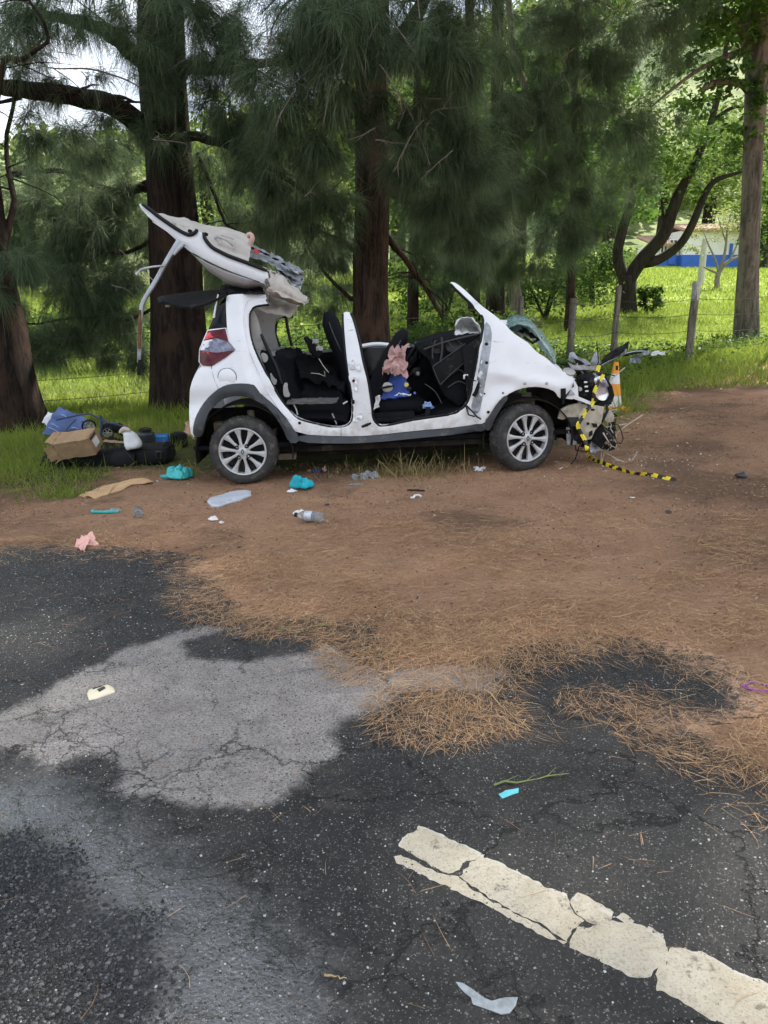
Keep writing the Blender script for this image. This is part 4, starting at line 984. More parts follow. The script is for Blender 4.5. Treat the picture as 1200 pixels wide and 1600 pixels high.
def fartree(u, vb, Y, h, w_, n, size, mat, label):
    b = at_ground(u, vb) if Y is None else Vector((D(u, vb, Y).x, Y, float(zg(D(u, vb, Y).x, Y))))
    t = empty('background_tree', b, label, 'tree', 'leafy trees in the pasture beyond')
    m = MB(); trunk_mesh(m, [(0, 0, -.2), (0.1, 0, h * .3), (-.1, 0.1, h * .6), (0.1, 0, h * .9)], [w_ * .07, w_ * .055, w_ * .035, .03], 9, .12, u * .1, 1.2)
    m.build('trunk', M_barkdark, t, sharp=180)
    leaf_crown(t, [((0, 0, h * .62), (w_ * .5, w_ * .45, h * .3), n), ((w_ * .25, -.3, h * .5), (w_ * .3, w_ * .3, h * .2), n * .4), ((-w_ * .28, -.3, h * .52), (w_ * .3, w_ * .3, h * .2), n * .4), ((0, 0, h * .86), (w_ * .3, w_ * .3, h * .16), n * .4)], size, mat)
for a in [(690, 440, 34, 9, 6.5, 3000, .26, M_leafmid, 'leafy tree far behind the slim weeping tree'), (800, 440, 30, 10, 6.5, 3000, .24, M_leafmid, 'leafy tree far behind the pale slanting trunk'),
          (880, 430, 36, 10, 7, 3400, .28, M_leafmid, 'leafy tree far behind the thin dark tree'), (945, 425, 46, 9, 6, 2200, .3, M_leafmid, 'leafy tree left of the white and blue house'),
          (585, 440, 36, 10, 7, 2600, .28, M_leaflight, 'light leafy tree hidden partly by the reddish brown trunk'), (440, 440, 40, 9, 7, 2400, .28, M_leaflight, 'light leafy tree seen above the seat backs'),
          (330, 440, 36, 9, 6, 1700, .26, M_leaflight, 'leafy tree seen right of the two fused trunks'), 
          (1190, 405, 66, 8, 7, 2200, .34, M_leaflight, 'light leafy tree at the right end of the house'), (1030, 395, 74, 10, 8, 2000, .4, M_leaflight, 'tall tree rising behind the left end of the house'),
          (1100, 395, 78, 12, 10, 2600, .4, M_leaflight, 'light tree rising behind the middle of the house'), (750, 430, 50, 12, 9, 2800, .34, M_leafmid, 'tall tree beyond the close pair of trunks'), (620, 430, 52, 11, 8, 2400, .34, M_leaflight, 'pale tree beyond the slim weeping tree')]:
    fartree(*a)
# small bare pasture tree before the house
b7 = at_ground(1121, 452); t7 = empty('small_tree', b7, 'small half bare tree with pale leaves in front of the house', 'tree')
m = MB()
sc7 = b7.y / FPX
def P7(u, v, dy=0): return Vector(((u - 1121) * sc7, dy, (452 - v) * sc7))
for pts, rr in [([(1121, 455), (1119, 436), (1121, 428)], [.13, .11, .10]), ([(1121, 428), (1130, 414), (1150, 404), (1165, 395)], [.08, .07, .05, .02]), ([(1121, 430), (1108, 425), (1096, 420)], [.06, .05, .02]), ([(1120, 428), (1126, 400), (1126, 370), (1128, 345)], [.08, .06, .04, .02]), ([(1120, 428), (1112, 408), (1100, 388), (1090, 368)], [.06, .05, .03, .015]), ([(1126, 385), (1116, 365), (1110, 350)], [.04, .03, .015]), ([(1134, 412), (1142, 390), (1146, 365)], [.05, .03, .015])]:
    trunk_mesh(m, [P7(u, v) for u, v in pts], rr, 7, .1, pts[0][0], 1)
m.build('trunk', M_twig, t7, sharp=180)
leaf_crown(t7, [((P7(1100, 368).x, 0, P7(0, 368).z), (1.2, 1, .8), 420), ((P7(1135, 360).x, 0, P7(0, 355).z), (1.3, 1, .8), 460), ((P7(1085, 385).x, 0, P7(0, 388).z), (.8, .8, .5), 200)], .13, M_leafpale)

# ---- woods on the hillside: one mass
n = 1500
hx = RNG.uniform(-150, 190, n); hy = RNG.uniform(78, 260, n)
ok = (np.abs(hx) < 0.62 * hy + 10) & (fbm(hx, hy, 0.03, 3, 14) + 0.12 * (hx / 100) > 0.44); hx, hy = hx[ok], hy[ok]
PP = []
for x, y in zip(hx, hy):
    h = random.uniform(3, 8); r = h * 0.45; k = 70
    d = RNG.normal(size=(k, 3)); d /= np.linalg.norm(d, axis=1, keepdims=True)
    PP.append(d * np.array([[r, r, h * .45]]) * RNG.uniform(.6, 1, (k, 1)) + np.array([[x, y, float(zg(x, y)) + h * .55]]))
leaf_scatter('hillside_woods', np.concatenate(PP), 1.5, leafmat('wood_leaves', (0.07, 0.11, 0.045), (0.20, 0.25, 0.11), .7, .25), asp=.7)

# ---- wire fence
M_post = bark('weathered_post', (0.11, 0.10, 0.08), (0.26, 0.23, 0.19), (0.16, 0.15, 0.12), 8, .7)
M_postcap = simple('pale_concrete', (0.42, 0.41, 0.38), .9, var=.25, scale=20)
M_wire = simple('rusty_wire', (0.085, 0.07, 0.06), .7, .5)
POSTS = [(-120, 668, 515, 11.0, .05), (283, 640, 505, None, .045), (584, 600, 488, None, .045), (810, 520, 463, 16.2, .055), (892, 520, 466, 16.6, .07), (960, 546, 446, 15.2, .06), (1079, 550, 440, 15.0, .075), (1215, 540, 430, 16, .07)]
fe = empty('wire_fence', gz(0, 12.6), 'barbed wire fence on weathered posts running behind the trees along the pasture', 'fence')
B = fe.location.copy(); tops = []
yl = [10.9, 12.05, 12.9, 14.6, 15.0, 15.2, 15.0, 15.4]
for k, (u, vb, vt, Y, r) in enumerate(POSTS):
    y = yl[k]; p = D(u, 520, y); x = p.x; z0 = float(zg(x, y)); zt = D(u, vt, y).z
    m = MB(); m.tube([(x, y, z0 - .25), (x + .01, y, z0 + .3), (x + .01, y, (z0 + zt) / 2), (x + .02, y, zt)], [r, r, r * .95, r * .9], 9, wob=.25)
    m.v = [tuple(Vector(q) - B) for q in m.v]; m.build('post', M_post, fe)
    if k in (1, 2, 6):
        if k == 6:
            m = MB(); m.tube([(x + .018, y, zt - .34), (x + .02, y, zt + .004)], [r * .97, r * .95], 9, wob=.2); mm = M_postcap
        else:
            m = MB(); m.box((x - .02, y - .06, zt - .02), (.07, .05, .19), mi=0); m.box((x + .075, y - .05, zt - .01), (.085, .05, .17), Matrix.Rotation(.1, 3, 'Y')); mm = M_postcap
        m.v = [tuple(Vector(q) - B) for q in m.v]; m.build('post_cap' if k == 6 else 'insulator', mm, fe, bevel=.006 if k != 6 else 0)
    tops.append((x, y, z0, zt))
for h in (.32, .62, .92, 1.2):
    pts = []
    for (x0, y0, z0, t0), (x1, y1, z1, t1) in zip(tops, tops[1:]):
        for j in range(6):
            t = j / 6; sag = -.05 * 4 * t * (1 - t)
            pts.append(Vector((x0 + (x1 - x0) * t, y0 + (y1 - y0) * t - .06, z0 + (z1 - z0) * t + h + sag)))
    m = MB(); m.tube(pts, .0045, 4, cap=False)
    for a, c in zip(pts, pts[1:]):
        L = (c - a).length
        for q in range(int(L / .14)):
            p = a.lerp(c, (q + .5) / max(1, int(L / .14))); m.tube([p + Vector((-.008, 0, -.016)), p + Vector((.008, 0, .016))], .003, 3, cap=False); 
    m.v = [tuple(Vector(q) - B) for q in m.v]; m.build('wire', M_wire, fe)

# ---- house across the pasture
hb = at_ground(1085, 417); HY = hb.y
ho = empty('farmhouse', (0, 0, 0), 'white farmhouse with a blue painted base and orange tiled roof across the pasture', 'house', mat=Matrix.Translation((D(1027, 415, HY).x, HY, float(zg(D(1085, 415, HY).x, HY)))))
s = HY / FPX
M_white = simple('limewash', (0.78, 0.77, 0.73), .9, var=.06, scale=1.5)
M_blue = simple('blue_paint', (0.035, 0.13, 0.50), .7, var=.1, scale=2)
M_darkwin = simple('dark_opening', (0.03, 0.03, 0.035), .4)
M_tile = simple('clay_tile', (0.36, 0.23, 0.165), .85, var=.3, scale=4)
W1 = 36 * s; W2 = 190 * s; Hd = 17 * s; H1 = 33 * s; H2 = 52 * s
m = MB(); m.box((W1 / 2, 3.2, Hd / 2 - .4), (W1, 5, Hd + .8)); m.box((W1 + (W2 - W1) / 2, 3.2, Hd / 2 - .4), (W2 - W1, 6.4, Hd + .81)); m.build('painted_base', M_blue, ho)
m = MB(); m.box((W1 / 2, 3.22, Hd + (H1 - Hd) / 2), (W1 - .06, 4.9, H1 - Hd)); m.build('porch_wall', M_white, ho)
m = MB(); m.box((W1 + (W2 - W1) / 2, 3.22, Hd + (H2 - Hd) / 2), (W2 - W1 - .06, 6.3, H2 - Hd)); m.build('wall', M_white, ho)
for cx, w_, z0, z1 in ((11.5, 10, 20, 37), (25, 12, 20, 39)):
    m = MB(); m.box((cx * s, .72, (z0 + z1) / 2 * s), (w_ * s, .12, (z1 - z0) * s)); wi = m.build('window', M_darkwin, ho)
    m = MB()
    for q in (-1, 0, 1): m.box((cx * s + q * w_ * s * .48, .63, (z0 + z1) / 2 * s), (.08, .06, (z1 - z0) * s + .1))
    m.box((cx * s, .62, z1 * s), (w_ * s, .06, .08)); m.box((cx * s, .62, z0 * s), (w_ * s, .07, .08)); m.build('window_frame', M_white, wi)
m = MB(); m.box((25 * s, .6, 15 * s), (11 * s, .1, 22 * s)); m.build('door', M_blue, ho)
for cx in (107, 150):
    m = MB(); m.box((cx * s, .0, 22 * s), (4 * s, .14, 22 * s)); m.build('shutter', M_blue, ho)
m = MB()
def slope(x0, x1, y0, z0, y1, z1, mbx):
    k = int((x1 - x0) / .28)
    for i in range(k):
        a = x0 + (x1 - x0) * i / k; c = x0 + (x1 - x0) * (i + 1) / k
        mbx.tube([((a + c) / 2, y0, z0), ((a + c) / 2, (y0 + y1) / 2, (z0 + z1) / 2), ((a + c) / 2, y1, z1)], .16, 6)
slope(-.2, W1 + .1, .2, H1 - .1, 5.6, H1 + .9, m); m.build('porch_roof', M_tile, ho); 
m = MB(); slope(W1 - .2, W2 + .3, -.4, H2 - .05, 3.2, H2 + .6, m); slope(W1 - .2, W2 + .3, 6.8, H2 - .05, 3.2, H2 + .6, m); m.build('roof', M_tile, ho)
# pale pole before the house
pb = at_ground(1094, 446); m = MB(); z = (446 - 372) * pb.y / FPX
po = empty('utility_pole', pb, 'pale concrete pole standing in the pasture before the house', 'pole')
m.tube([(0, 0, -.3), (0, 0, z * .5), (0, 0, z * .85)], [.17, .15, .12], 10); m.build('shaft', M_postcap, po)
m = MB(); m.box((0, 0, z * .87), (.16, .16, .12)); m.build('pole_cap', M_postcap, po)
# ============================================================ THE WRECKED CAR
PR = at_ground(384, 757); PF = at_ground(829, 737)
CX = (PF - PR).normalized(); CY = Vector((0, 0, 1)).cross(CX).normalized(); CZ = CX.cross(CY)
CM = Matrix(((CX.x, CY.x, CZ.x, PR.x), (CX.y, CY.y, CZ.y, PR.y), (CX.z, CY.z, CZ.z, PR.z), (0, 0, 0, 1)))
WB = (PF - PR).length
car = empty('wrecked_car', label='white wrecked hatchback with its doors cut off and its roof peeled back', cat='car', mat=CM)
def Lc(u, v, yo=0.0):
    """photo point on the car's plane y = yo, in car coordinates (x, z)"""
    d = ray(u, v); t = (yo - (EYE - PR).dot(CY)) / d.dot(CY); p = EYE + d * t - PR
    return (p.dot(CX), p.dot(CZ))
def L3(u, v, yo=0.0):
    x, z = Lc(u, v, yo); return Vector((x, yo, z))
def zoff(X, Z):
    """how far the body side stands in from its outermost plane"""
    X = np.asarray(X, float); Z = np.asarray(Z, float)
    y = 0.035 + 0.26 * np.maximum(0, Z - 0.86) ** 1.35 + 0.10 * np.maximum(0, 0.34 - Z)
    y = y + 0.55 * np.maximum(0, -0.16 - X) ** 2 * (1 + 0.4 * sstep(.5, 1.0, Z))
    y = y + 0.40 * np.maximum(0, X - (WB + 0.05)) ** 1.8
    for wx in (0.0, WB):                                   # flared wheel arches
        r = np.hypot(X - wx, Z - 0.30)
        y = y - 0.028 * sstep(0.56, 0.40, r)
    dooru = sstep(0.20 - 0.26 * np.minimum(Z, 1.0) + 0.14, 0.26 - 0.26 * np.minimum(Z, 1.0) + 0.14, X) * sstep(WB - 0.42, WB - 0.47, X) * sstep(0.315, 0.36, Z)
    y = y + 0.050 * dooru                                  # door shut faces lie deeper
    c = sstep(0.80, 0.86, Z) * sstep(WB - .3, WB, X)
    y = y + 0.018 * np.sin(np.clip((Z - 0.62) / 0.2, -1, 1) * 3.1) * sstep(0.5, -0.1, X)
    zl = 0.80 - 0.22 * (X - WB); y = y - 0.016 * np.exp(-((Z - zl) / 0.045) ** 2) * sstep(WB - .42, WB - .2, X); y = y + 0.005 * np.exp(-((Z - zl + 0.10) / 0.06) ** 2) * sstep(WB - .42, WB - .2, X)
    return y
def Lb(u, v, extra=0.0):
    yo = 0.04
    for _ in range(4):
        x, z = Lc(u, v, yo); yo = float(zoff(x, z)) + extra
    return (x, z)
def resample(poly, step, closed=True):
    o = []; n = len(poly)
    for i in range(n if closed else n - 1):
        a = Vector(poly[i]); c = Vector(poly[(i + 1) % n]); k = max(1, int((c - a).length / step))
        o += [a.lerp(c, j / k) for j in range(k)]
    if not closed: o.append(Vector(poly[-1]))
    return o
def round_poly(P, it=1, closed=True):
    P = [Vector(p) for p in P]
    for _ in range(it):
        o = []; n = len(P)
        for i in range(n if closed else n - 1):
            a, c = P[i], P[(i + 1) % n]
            o += [a.lerp(c, .25), a.lerp(c, .75)]
        if not closed: o = [P[0]] + o + [P[-1]]
        P = o
    return P
def panel(name, poly, mats, parent, yf=zoff, thick=0.03, grid=0.035, extra=0.0, rnd=1, step=0.025, dent=0.0, lip=0.005, out=-1, seed=0):
    """body panel: outline in (x, z), depth from yf, rounded rim, real thickness"""
    P = round_poly(poly, rnd) if rnd else [Vector(p) for p in poly]
    pts = resample(P, step); n0 = len(pts); pl = [(p.x, p.y) for p in pts]
    gx = np.arange(min(p.x for p in pts), max(p.x for p in pts), grid); gy = np.arange(min(p.y for p in pts), max(p.y for p in pts), grid)
    G = np.array([(a + (grid / 2 if k % 2 else 0), c) for a in gx for k, c in enumerate(gy)]); d = sdf(G[:, 0], G[:, 1], pl); G = G[d > grid * .5]
    vo, eo, fo, *_ = delaunay_2d_cdt(pts + [Vector(g) for g in G], [(i, (i + 1) % n0) for i in range(n0)], [], 1, 1e-6)
    A = np.array([(p.x, p.y) for p in vo]); dd = np.maximum(sdf(A[:, 0], A[:, 1], pl), 0)
    yv = yf(A[:, 0], A[:, 1]) + extra + lip * (1 - sstep(0, 0.016, dd)) * (-out)
    if dent: yv = yv + dent * (fbm(A[:, 0], A[:, 1], 7, 3, 3 + seed) - .5) * sstep(0, .05, dd)
    bm = bmesh.new(); vt = [bm.verts.new((a[0], y, a[1])) for a, y in zip(A, yv)]
    for f in fo:
        try: bm.faces.new([vt[i] for i in f])
        except ValueError: pass
    be = [e for e in bm.edges if e.is_boundary]
    r = bmesh.ops.extrude_edge_only(bm, edges=be)
    for v in r['geom']:
        if isinstance(v, bmesh.types.BMVert): v.co.y += thick * (-out)
    bmesh.ops.recalc_face_normals(bm, faces=bm.faces)
    me = bpy.data.meshes.new(name); bm.to_mesh(me); bm.free()
    # make the outer face look out
    s_ = sum(p.normal.y * p.area for p in me.polygons if abs(p.normal.y) > .5)
    if s_ * out < 0: me.flip_normals()
    me.polygons.foreach_set('use_smooth', [True] * len(me.polygons)); me.set_sharp_from_angle(angle=rad(42))
    return link(name, me, mats, parent)
def crumple(fn, amp, sc, seed):
    def g(u, v):
        p = Vector(fn(u, v)); q = p * sc + Vector((seed, seed * 2, 0))
        n1 = noise.noise(q); n2 = noise.noise(q * 2.3 + Vector((5, 1, 9))); n3 = noise.noise(q * 1.7 + Vector((15, 31, 2)))
        return p + Vector((n2 * .6, (abs(n1) - .25) * 1.3, (abs(n3) - .25) * 1.6 + n1 * .5)) * amp
    return g
def bil(a, b_, c, d):
    """a (0,0) b (1,0) c (1,1) d (0,1)"""
    a, b_, c, d = map(Vector, (a, b_, c, d))
    return lambda u, v: a.lerp(b_, u).lerp(d.lerp(c, u), v)

M_paint = simple('white_car_paint', (0.80, 0.81, 0.83), .28, var=.025, scale=3, dirt=(0.58, 0.53, 0.46), dirt_amt=.10, bevel=.004, coat=.6)
def paint_dirty():
    m, nt, b, out = nmat('white_paint_with_mud')
    o = N(nt, 'ShaderNodeTexCoord').outputs['Object']; sp = N(nt, 'ShaderNodeSeparateXYZ', None, {0: o})
    f = tex(nt, o, 14, 7, .7); g = tex(nt, o, 3.2, 5, .6)
    c = mixc(nt, ramp(nt, g, .35, .7), (.80, .81, .83), (.75, .755, .765))
    low = ramp(nt, math_(nt, 'ADD', sp.outputs[2], math_(nt, 'MULTIPLY', math_(nt, 'SUBTRACT', f, .5), .5)), .74, .32)
    c = mixc(nt, math_(nt, 'MULTIPLY', low, math_(nt, 'MULTIPLY', ramp(nt, f, .42, .66), .8)), c, (.44, .37, .29))
    # tan filler and mud round the front arch where its trim is gone
    v = N(nt, 'ShaderNodeVectorMath', {'operation': 'DISTANCE'}, {0: N(nt, 'ShaderNodeVectorMath', {'operation': 'MULTIPLY'}, {0: o, 1: (1, 0, 1)}).outputs[0], 1: (WB, 0, .30)}).outputs['Value']
    rim = ramp(nt, math_(nt, 'ADD', v, math_(nt, 'MULTIPLY', math_(nt, 'SUBTRACT', f, .5), .10)), .47, .40)
    c = mixc(nt, math_(nt, 'MULTIPLY', math_(nt, 'MULTIPLY', rim, ramp(nt, sp.outputs[0], WB - .7, WB - .6)), math_(nt, 'ADD', .35, math_(nt, 'MULTIPLY', ramp(nt, f, .4, .65), .5))), c, (.56, .44, .30))
    scr = tex(nt, N(nt, 'ShaderNodeMapping', None, {'Vector': o, 'Scale': (3, 1, 22)}).outputs[0], 2.2, 6, .7)
    c = mixc(nt, math_(nt, 'MULTIPLY', ramp(nt, scr, .63, .67), .7), c, (.36, .37, .40))
    nt.links.new(c, b.inputs['Base Color']); b.inputs['Coat Weight'].default_value = .6
    nt.links.new(ramp(nt, low, 0, 1, .26, .5), b.inputs['Roughness'])
    nt.links.new(N(nt, 'ShaderNodeBevel', {'samples': 4}, {'Radius': .004}).outputs['Normal'], b.inputs['Normal'])
    return m
M_body = paint_dirty()
M_black = simple('black_plastic', (0.009, 0.0095, 0.011), .7, spec=.18, var=.3, scale=14, dirt=(.10, .085, .065), dirt_amt=.18, bmp=.15)
M_clad = simple('grey_black_cladding', (0.030, 0.033, 0.038), .5, var=.25, scale=8, dirt=(.13, .115, .095), dirt_amt=.22, bmp=.1)
M_rub = simple('rubber_seal', (0.007, 0.007, 0.008), .5,spec=.3, var=.3)
M_fab = simple('black_seat_fabric', (0.0065, 0.0072, 0.010), .85, var=.35, scale=30, bmp=.3, spec=.15)
M_trim = simple('dark_cabin_trim', (0.009, 0.0095, 0.011), .85, var=.4, scale=12, bmp=.25, spec=.1)
M_beige = simple('grey_beige_lining', (0.46, 0.425, 0.385), .95, var=.08, scale=7, dirt=(.25, .215, .18), dirt_amt=.12, bmp=.25)
M_cpil = simple('light_grey_trim', (0.40, 0.39, 0.37), .7, var=.08, dirt=(.2, .18, .16), dirt_amt=.15)
M_tyre = simple('tyre_rubber', (0.030, 0.029, 0.028), .8, var=.25, scale=20, dirt=(.11, .095, .078), dirt_amt=.35, bmp=.3)
M_alloy = simple('silver_wheel_paint', (0.52, 0.52, 0.52), .38, .4, var=.06, dirt=(.30, .27, .24), dirt_amt=.16, bevel=.003)
M_steel = simple('bare_steel', (0.50, 0.52, 0.55), .38, .75, var=.15, scale=6, dirt=(.28, .24, .20), dirt_amt=.15)
M_grayprim = simple('grey_inner_panel', (0.34, 0.36, 0.39), .45, .35, var=.3, scale=14, dirt=(.16, .145, .13), dirt_amt=.3, bevel=.003)
M_cream = simple('cream_primer', (0.50, 0.45, 0.35), .55, var=.2, scale=9, dirt=(.20, .15, .09), dirt_amt=.35, bevel=.003)
M_rust = simple('brown_rust', (0.17, 0.075, 0.04), .9, var=.4, scale=18)
M_chas = simple('muddy_chassis', (0.16, 0.125, 0.085), .9, var=.4, scale=7, dirt=(.40, .33, .22), dirt_amt=.3)
M_well = simple('muddy_wheel_liner', (0.018, 0.015, 0.012), .95, var=.4, scale=8, dirt=(.06, .048, .034), dirt_amt=.25, spec=.2)
M_airbag = simple('airbag_cloth', (0.74, 0.73, 0.71), .9, var=.05, scale=5, bmp=.2)
M_chrome = simple('bright_reflector', (0.80, 0.82, 0.86), .18, .55, var=.12, scale=20)
M_redl = simple('red_lens', (0.26, 0.004, 0.008), .12, var=.25, scale=14, coat=.3, spec=.3)
M_redd = simple('deep_red_lens', (0.085, 0.003, 0.006), .12, var=.3, scale=14, coat=.25, spec=.3)
M_redb = simple('bright_red_reflector', (0.75, 0.02, 0.02), .12, var=.1, coat=1.0)
M_clearl = simple('grey_clear_lens', (0.20, 0.20, 0.26), .12, .2, var=.5, scale=24, coat=.3)
M_whitel = simple('white_lens', (0.70, 0.70, 0.74), .1, .1, var=.1, coat=1.0)  # plain white of the lamp rim, a lens piece and the ignition ring
M_glassd = simple('dark_tinted_glass', (0.004, 0.0045, 0.005), .1, var=.3, spec=.25)
def shattered():
    m, nt, b, out = nmat('shattered_glass')
    o = N(nt, 'ShaderNodeTexCoord').outputs['Object']
    e = N(nt, 'ShaderNodeTexVoronoi', {'feature': 'DISTANCE_TO_EDGE'}, {'Vector': o, 'Scale': 55.0}).outputs['Distance']
    f = tex(nt, o, 6, 5, .6)
    c = mixc(nt, ramp(nt, e, .05, .02), mixc(nt, ramp(nt, f, .35, .65), (.10, .22, .20), (.26, .42, .40)), (.55, .68, .66))
    nt.links.new(c, b.inputs['Base Color']); b.inputs['Roughness'].default_value = .25
    b.inputs['Transmission Weight'].default_value = .35; b.inputs['Alpha'].default_value = .93
    bump(nt, b, e, .5, .004); return m
M_shat = shattered()

def ell(cu, cv, ru, rv, yo, dy, nu=14, nv=24):
    c = L3(cu, cv, yo); sx = L3(cu + ru, cv, yo).x - c.x; sz = c.z - L3(cu, cv + rv, yo).z
    return lambda a, q: c + Vector((sx * math.sin(a * math.pi / 2) * math.cos(q * 2 * math.pi), -dy * math.cos(a * math.pi / 2), sz * math.sin(a * math.pi / 2) * math.sin(q * 2 * math.pi)))
# ---------- near body side: one skin from the rear corner to the front wing
OUT = [(299, 682), (296, 662), (295, 640), (296, 612), (299, 598), (304, 586), (312, 573), (330, 571), (352, 558), (360, 547), (356, 530), (354, 505), (353, 480), (353, 463),
       (360, 460), (385, 459), (414, 458), (416, 466), (420, 475), (408, 477), (399, 479), (392, 484), (389, 494), (390, 517), (396, 542), (414, 580), (431, 612), (449, 637), (462, 651), (480, 658), (510, 665), (530, 667), (542, 664),
       (549, 655), (550, 630), (546, 600), (541, 570), (538, 530), (536, 500), (536, 489), (541, 487), (547, 488), (552, 500), (560, 532), (567, 567), (575, 600), (580, 635), (582, 652), (588, 661), (600, 665), (637, 657), (675, 651), (707, 646), (719, 640), (729, 630),
       (736, 612), (741, 588), (747, 555), (752, 530), (755, 508), (753, 494), (740, 479), (720, 460), (703, 443), (706, 440), (714, 443), (731, 457), (751, 477), (771, 491), (789, 506),
       (800, 519), (815, 529), (826, 536), (838, 550), (855, 560), (868, 573), (884, 583), (897, 590), (899, 598), (894, 606), (887, 614), (880, 622), (873, 622), (868, 612), (853, 606), (832, 604), (810, 608), (792, 617), (779, 631), (769, 647), (763, 660),
       (725, 667), (650, 673), (580, 681), (530, 682), (464, 679), (452, 660), (438, 642), (422, 628), (405, 616), (392, 610), (370, 609), (350, 613), (335, 622), (324, 635), (316, 652), (312, 683)]
body = panel('body_side', [Lb(u, v) for u, v in OUT], M_body, car, rnd=1, thick=.035, dent=.010)
# shut-line steps and pressed creases that show in the photo
def strip(name, pts, r, mats, parent, extra=-.002, flat=.4, n=6):
    m = MB(); P = [Lb(u, v) for u, v in pts]; P = [Vector((x, float(zoff(x, z)) + extra, z)) for x, z in P]
    m.tube(smooth_path(P, 4), r, n); return m.build(name, mats, parent)
strip('rear_door_seal', [(421, 476), (400, 479), (392, 485), (389, 495), (390, 517), (396, 542), (414, 580), (431, 612), (449, 638), (462, 652), (480, 659), (510, 666), (530, 668), (542, 665), (550, 655), (551, 630), (547, 600), (542, 570), (538, 530), (536, 500), (536, 491)], .011, M_rub, car, .012)
strip('front_door_seal', [(548, 490), (553, 502), (561, 532), (568, 567), (576, 600), (581, 635), (583, 653), (589, 662), (600, 666), (637, 658), (675, 652), (707, 647), (720, 640), (730, 630), (736, 612), (741, 588), (747, 555), (752, 530), (755, 508), (753, 494), (740, 479), (720, 460), (704, 444)], .013, M_rub, car, .012)
strip('door_flange', [(414, 464), (392, 468), (384, 474), (381, 486), (383, 517), (389, 545), (404, 580), (419, 612), (437, 640), (452, 656)], .006, M_paint, car, .0)
strip('panel_gap', [(330, 572), (334, 590), (341, 607)], .0025, M_rub, car, .0, n=4)
strip('sill_gap', [(533, 669), (533, 682)], .002, M_rub, car, .0, n=4)
# fuel flap
m = MB(); x, z = Lb(355, 590); y = float(zoff(x, z)); m.lathe([(.0, -.003), (.072, -.003), (.0765, .0), (.0765, .02)], 40, c=(x, y - .002, z)); fl = m.build('fuel_flap', M_paint, car)
m = MB(); m.lathe([(.0775, -.001), (.081, -.001), (.081, .01)], 40, c=(x, y - .001, z)); m.build('flap_gap', M_rub, fl)
# cladding
ARC = [(301, 681), (302, 661), (309, 643), (321, 625), (337, 610), (351, 602), (370, 599), (395, 600), (401, 607), (408, 617), (426, 631), (441, 648), (456, 668), (466, 681), (466, 693), (450, 692), (441, 668), (425, 644), (405, 628), (385, 620), (362, 619), (343, 626), (328, 640), (321, 655), (316, 681), (309, 684)]
panel('wheel_arch_trim', [Lb(u, v, -.02) for u, v in ARC], M_clad, car, extra=-.022, thick=.06, step=.02, lip=.012, rnd=1)
panel('front_arch_trim', [Lb(u, v, -.012) for u, v in [(757, 659), (766, 648), (777, 630), (790, 617), (795, 622), (783, 638), (773, 655), (767, 671), (760, 674)]], M_clad, car, extra=-.014, thick=.05, step=.02, lip=.008)
panel('sill_trim', [Lb(u, v, -.006) for u, v in [(462, 680), (530, 682.5), (580, 681.5), (650, 674), (725, 668), (763, 660), (763, 672), (725, 678), (650, 685), (580, 692), (530, 693.5), (464, 692)]], M_clad, car, extra=-.010, thick=.08, step=.03, lip=.01)
# bolts and clips on the bare wing and pillar
for u, v, r, mm in [(820, 599, .011, M_steel), (854, 599, .010, M_steel), (763, 644, .010, M_black), (786, 614, .007, M_rust), (760, 538, .013, M_black), (760, 567, .011, M_black), (468, 661, .010, M_black), (553, 595, .012, M_redd), (757, 615, .006, M_black)]:
    m = MB(); x, z = Lb(u, v); y = float(zoff(x, z)); m.lathe([(0, -.010), (r * .7, -.010), (r, -.004), (r * 1.3, -.003), (r * 1.35, .01)], 12, c=(x, y, z)); m.build('bolt', mm, car)
# door hinge, strap and striker
m = MB(); m.loft([L3(752, 593, .06), L3(747, 602, .05), L3(744, 612, .05), L3(740, 619, .06)], [.012] * 4, [.016, .012, .016, .018], n=10); m.build('door_hinge', M_black, car)
m = MB(); m.tube([L3(728, 633, .1), L3(737, 642, .04), L3(745, 651, .02), L3(757, 658, .03)], [.010, .006, .008, .004], 7); m.tube([L3(728, 634, .09), L3(732, 648, .05), L3(742, 651, .03)], .007, 6); m.build('torn_strap', M_rub, car)
m = MB(); m.box(L3(552, 628, .06), (.02, .05, .03)); m.build('striker', M_black, car, bevel=.004)
m = MB(); m.loft([L3(565, 667, .03), L3(573, 664, .03), L3(580, 661, .035)], [.006] * 3, [.010, .014, .008], n=10); m.build('torn_slot', M_rub, car)
# torn metal at the B pillar
for u, v, su, sv_ in [(549, 570, .05, .07), (560, 575, .04, .05), (561, 650, .05, .06), (555, 655, .03, .04), (556, 600, .03, .12)]:
    m = MB(); p = L3(u, v, .075); m.grid(crumple(bil(p + Vector((-su, 0, -sv_)) * .5, p + Vector((su, .01, -sv_)) * .5, p + Vector((su, 0, sv_)) * .5, p + Vector((-su, .01, sv_)) * .5), .02, 22, u), 10, 12, thick=.004); m.build('torn_metal', M_paint, car)
# A pillar hinge face: grey sealed strip
panel('hinge_face', [Lb(u, v) for u, v in [(757, 500), (769, 512), (767, 545), (761, 585), (754, 620), (747, 650), (735, 640), (741, 615), (746, 588), (751, 555), (756, 530)]], M_grayprim, car, extra=-.004, thick=.01, lip=.003, dent=.006, rnd=1)

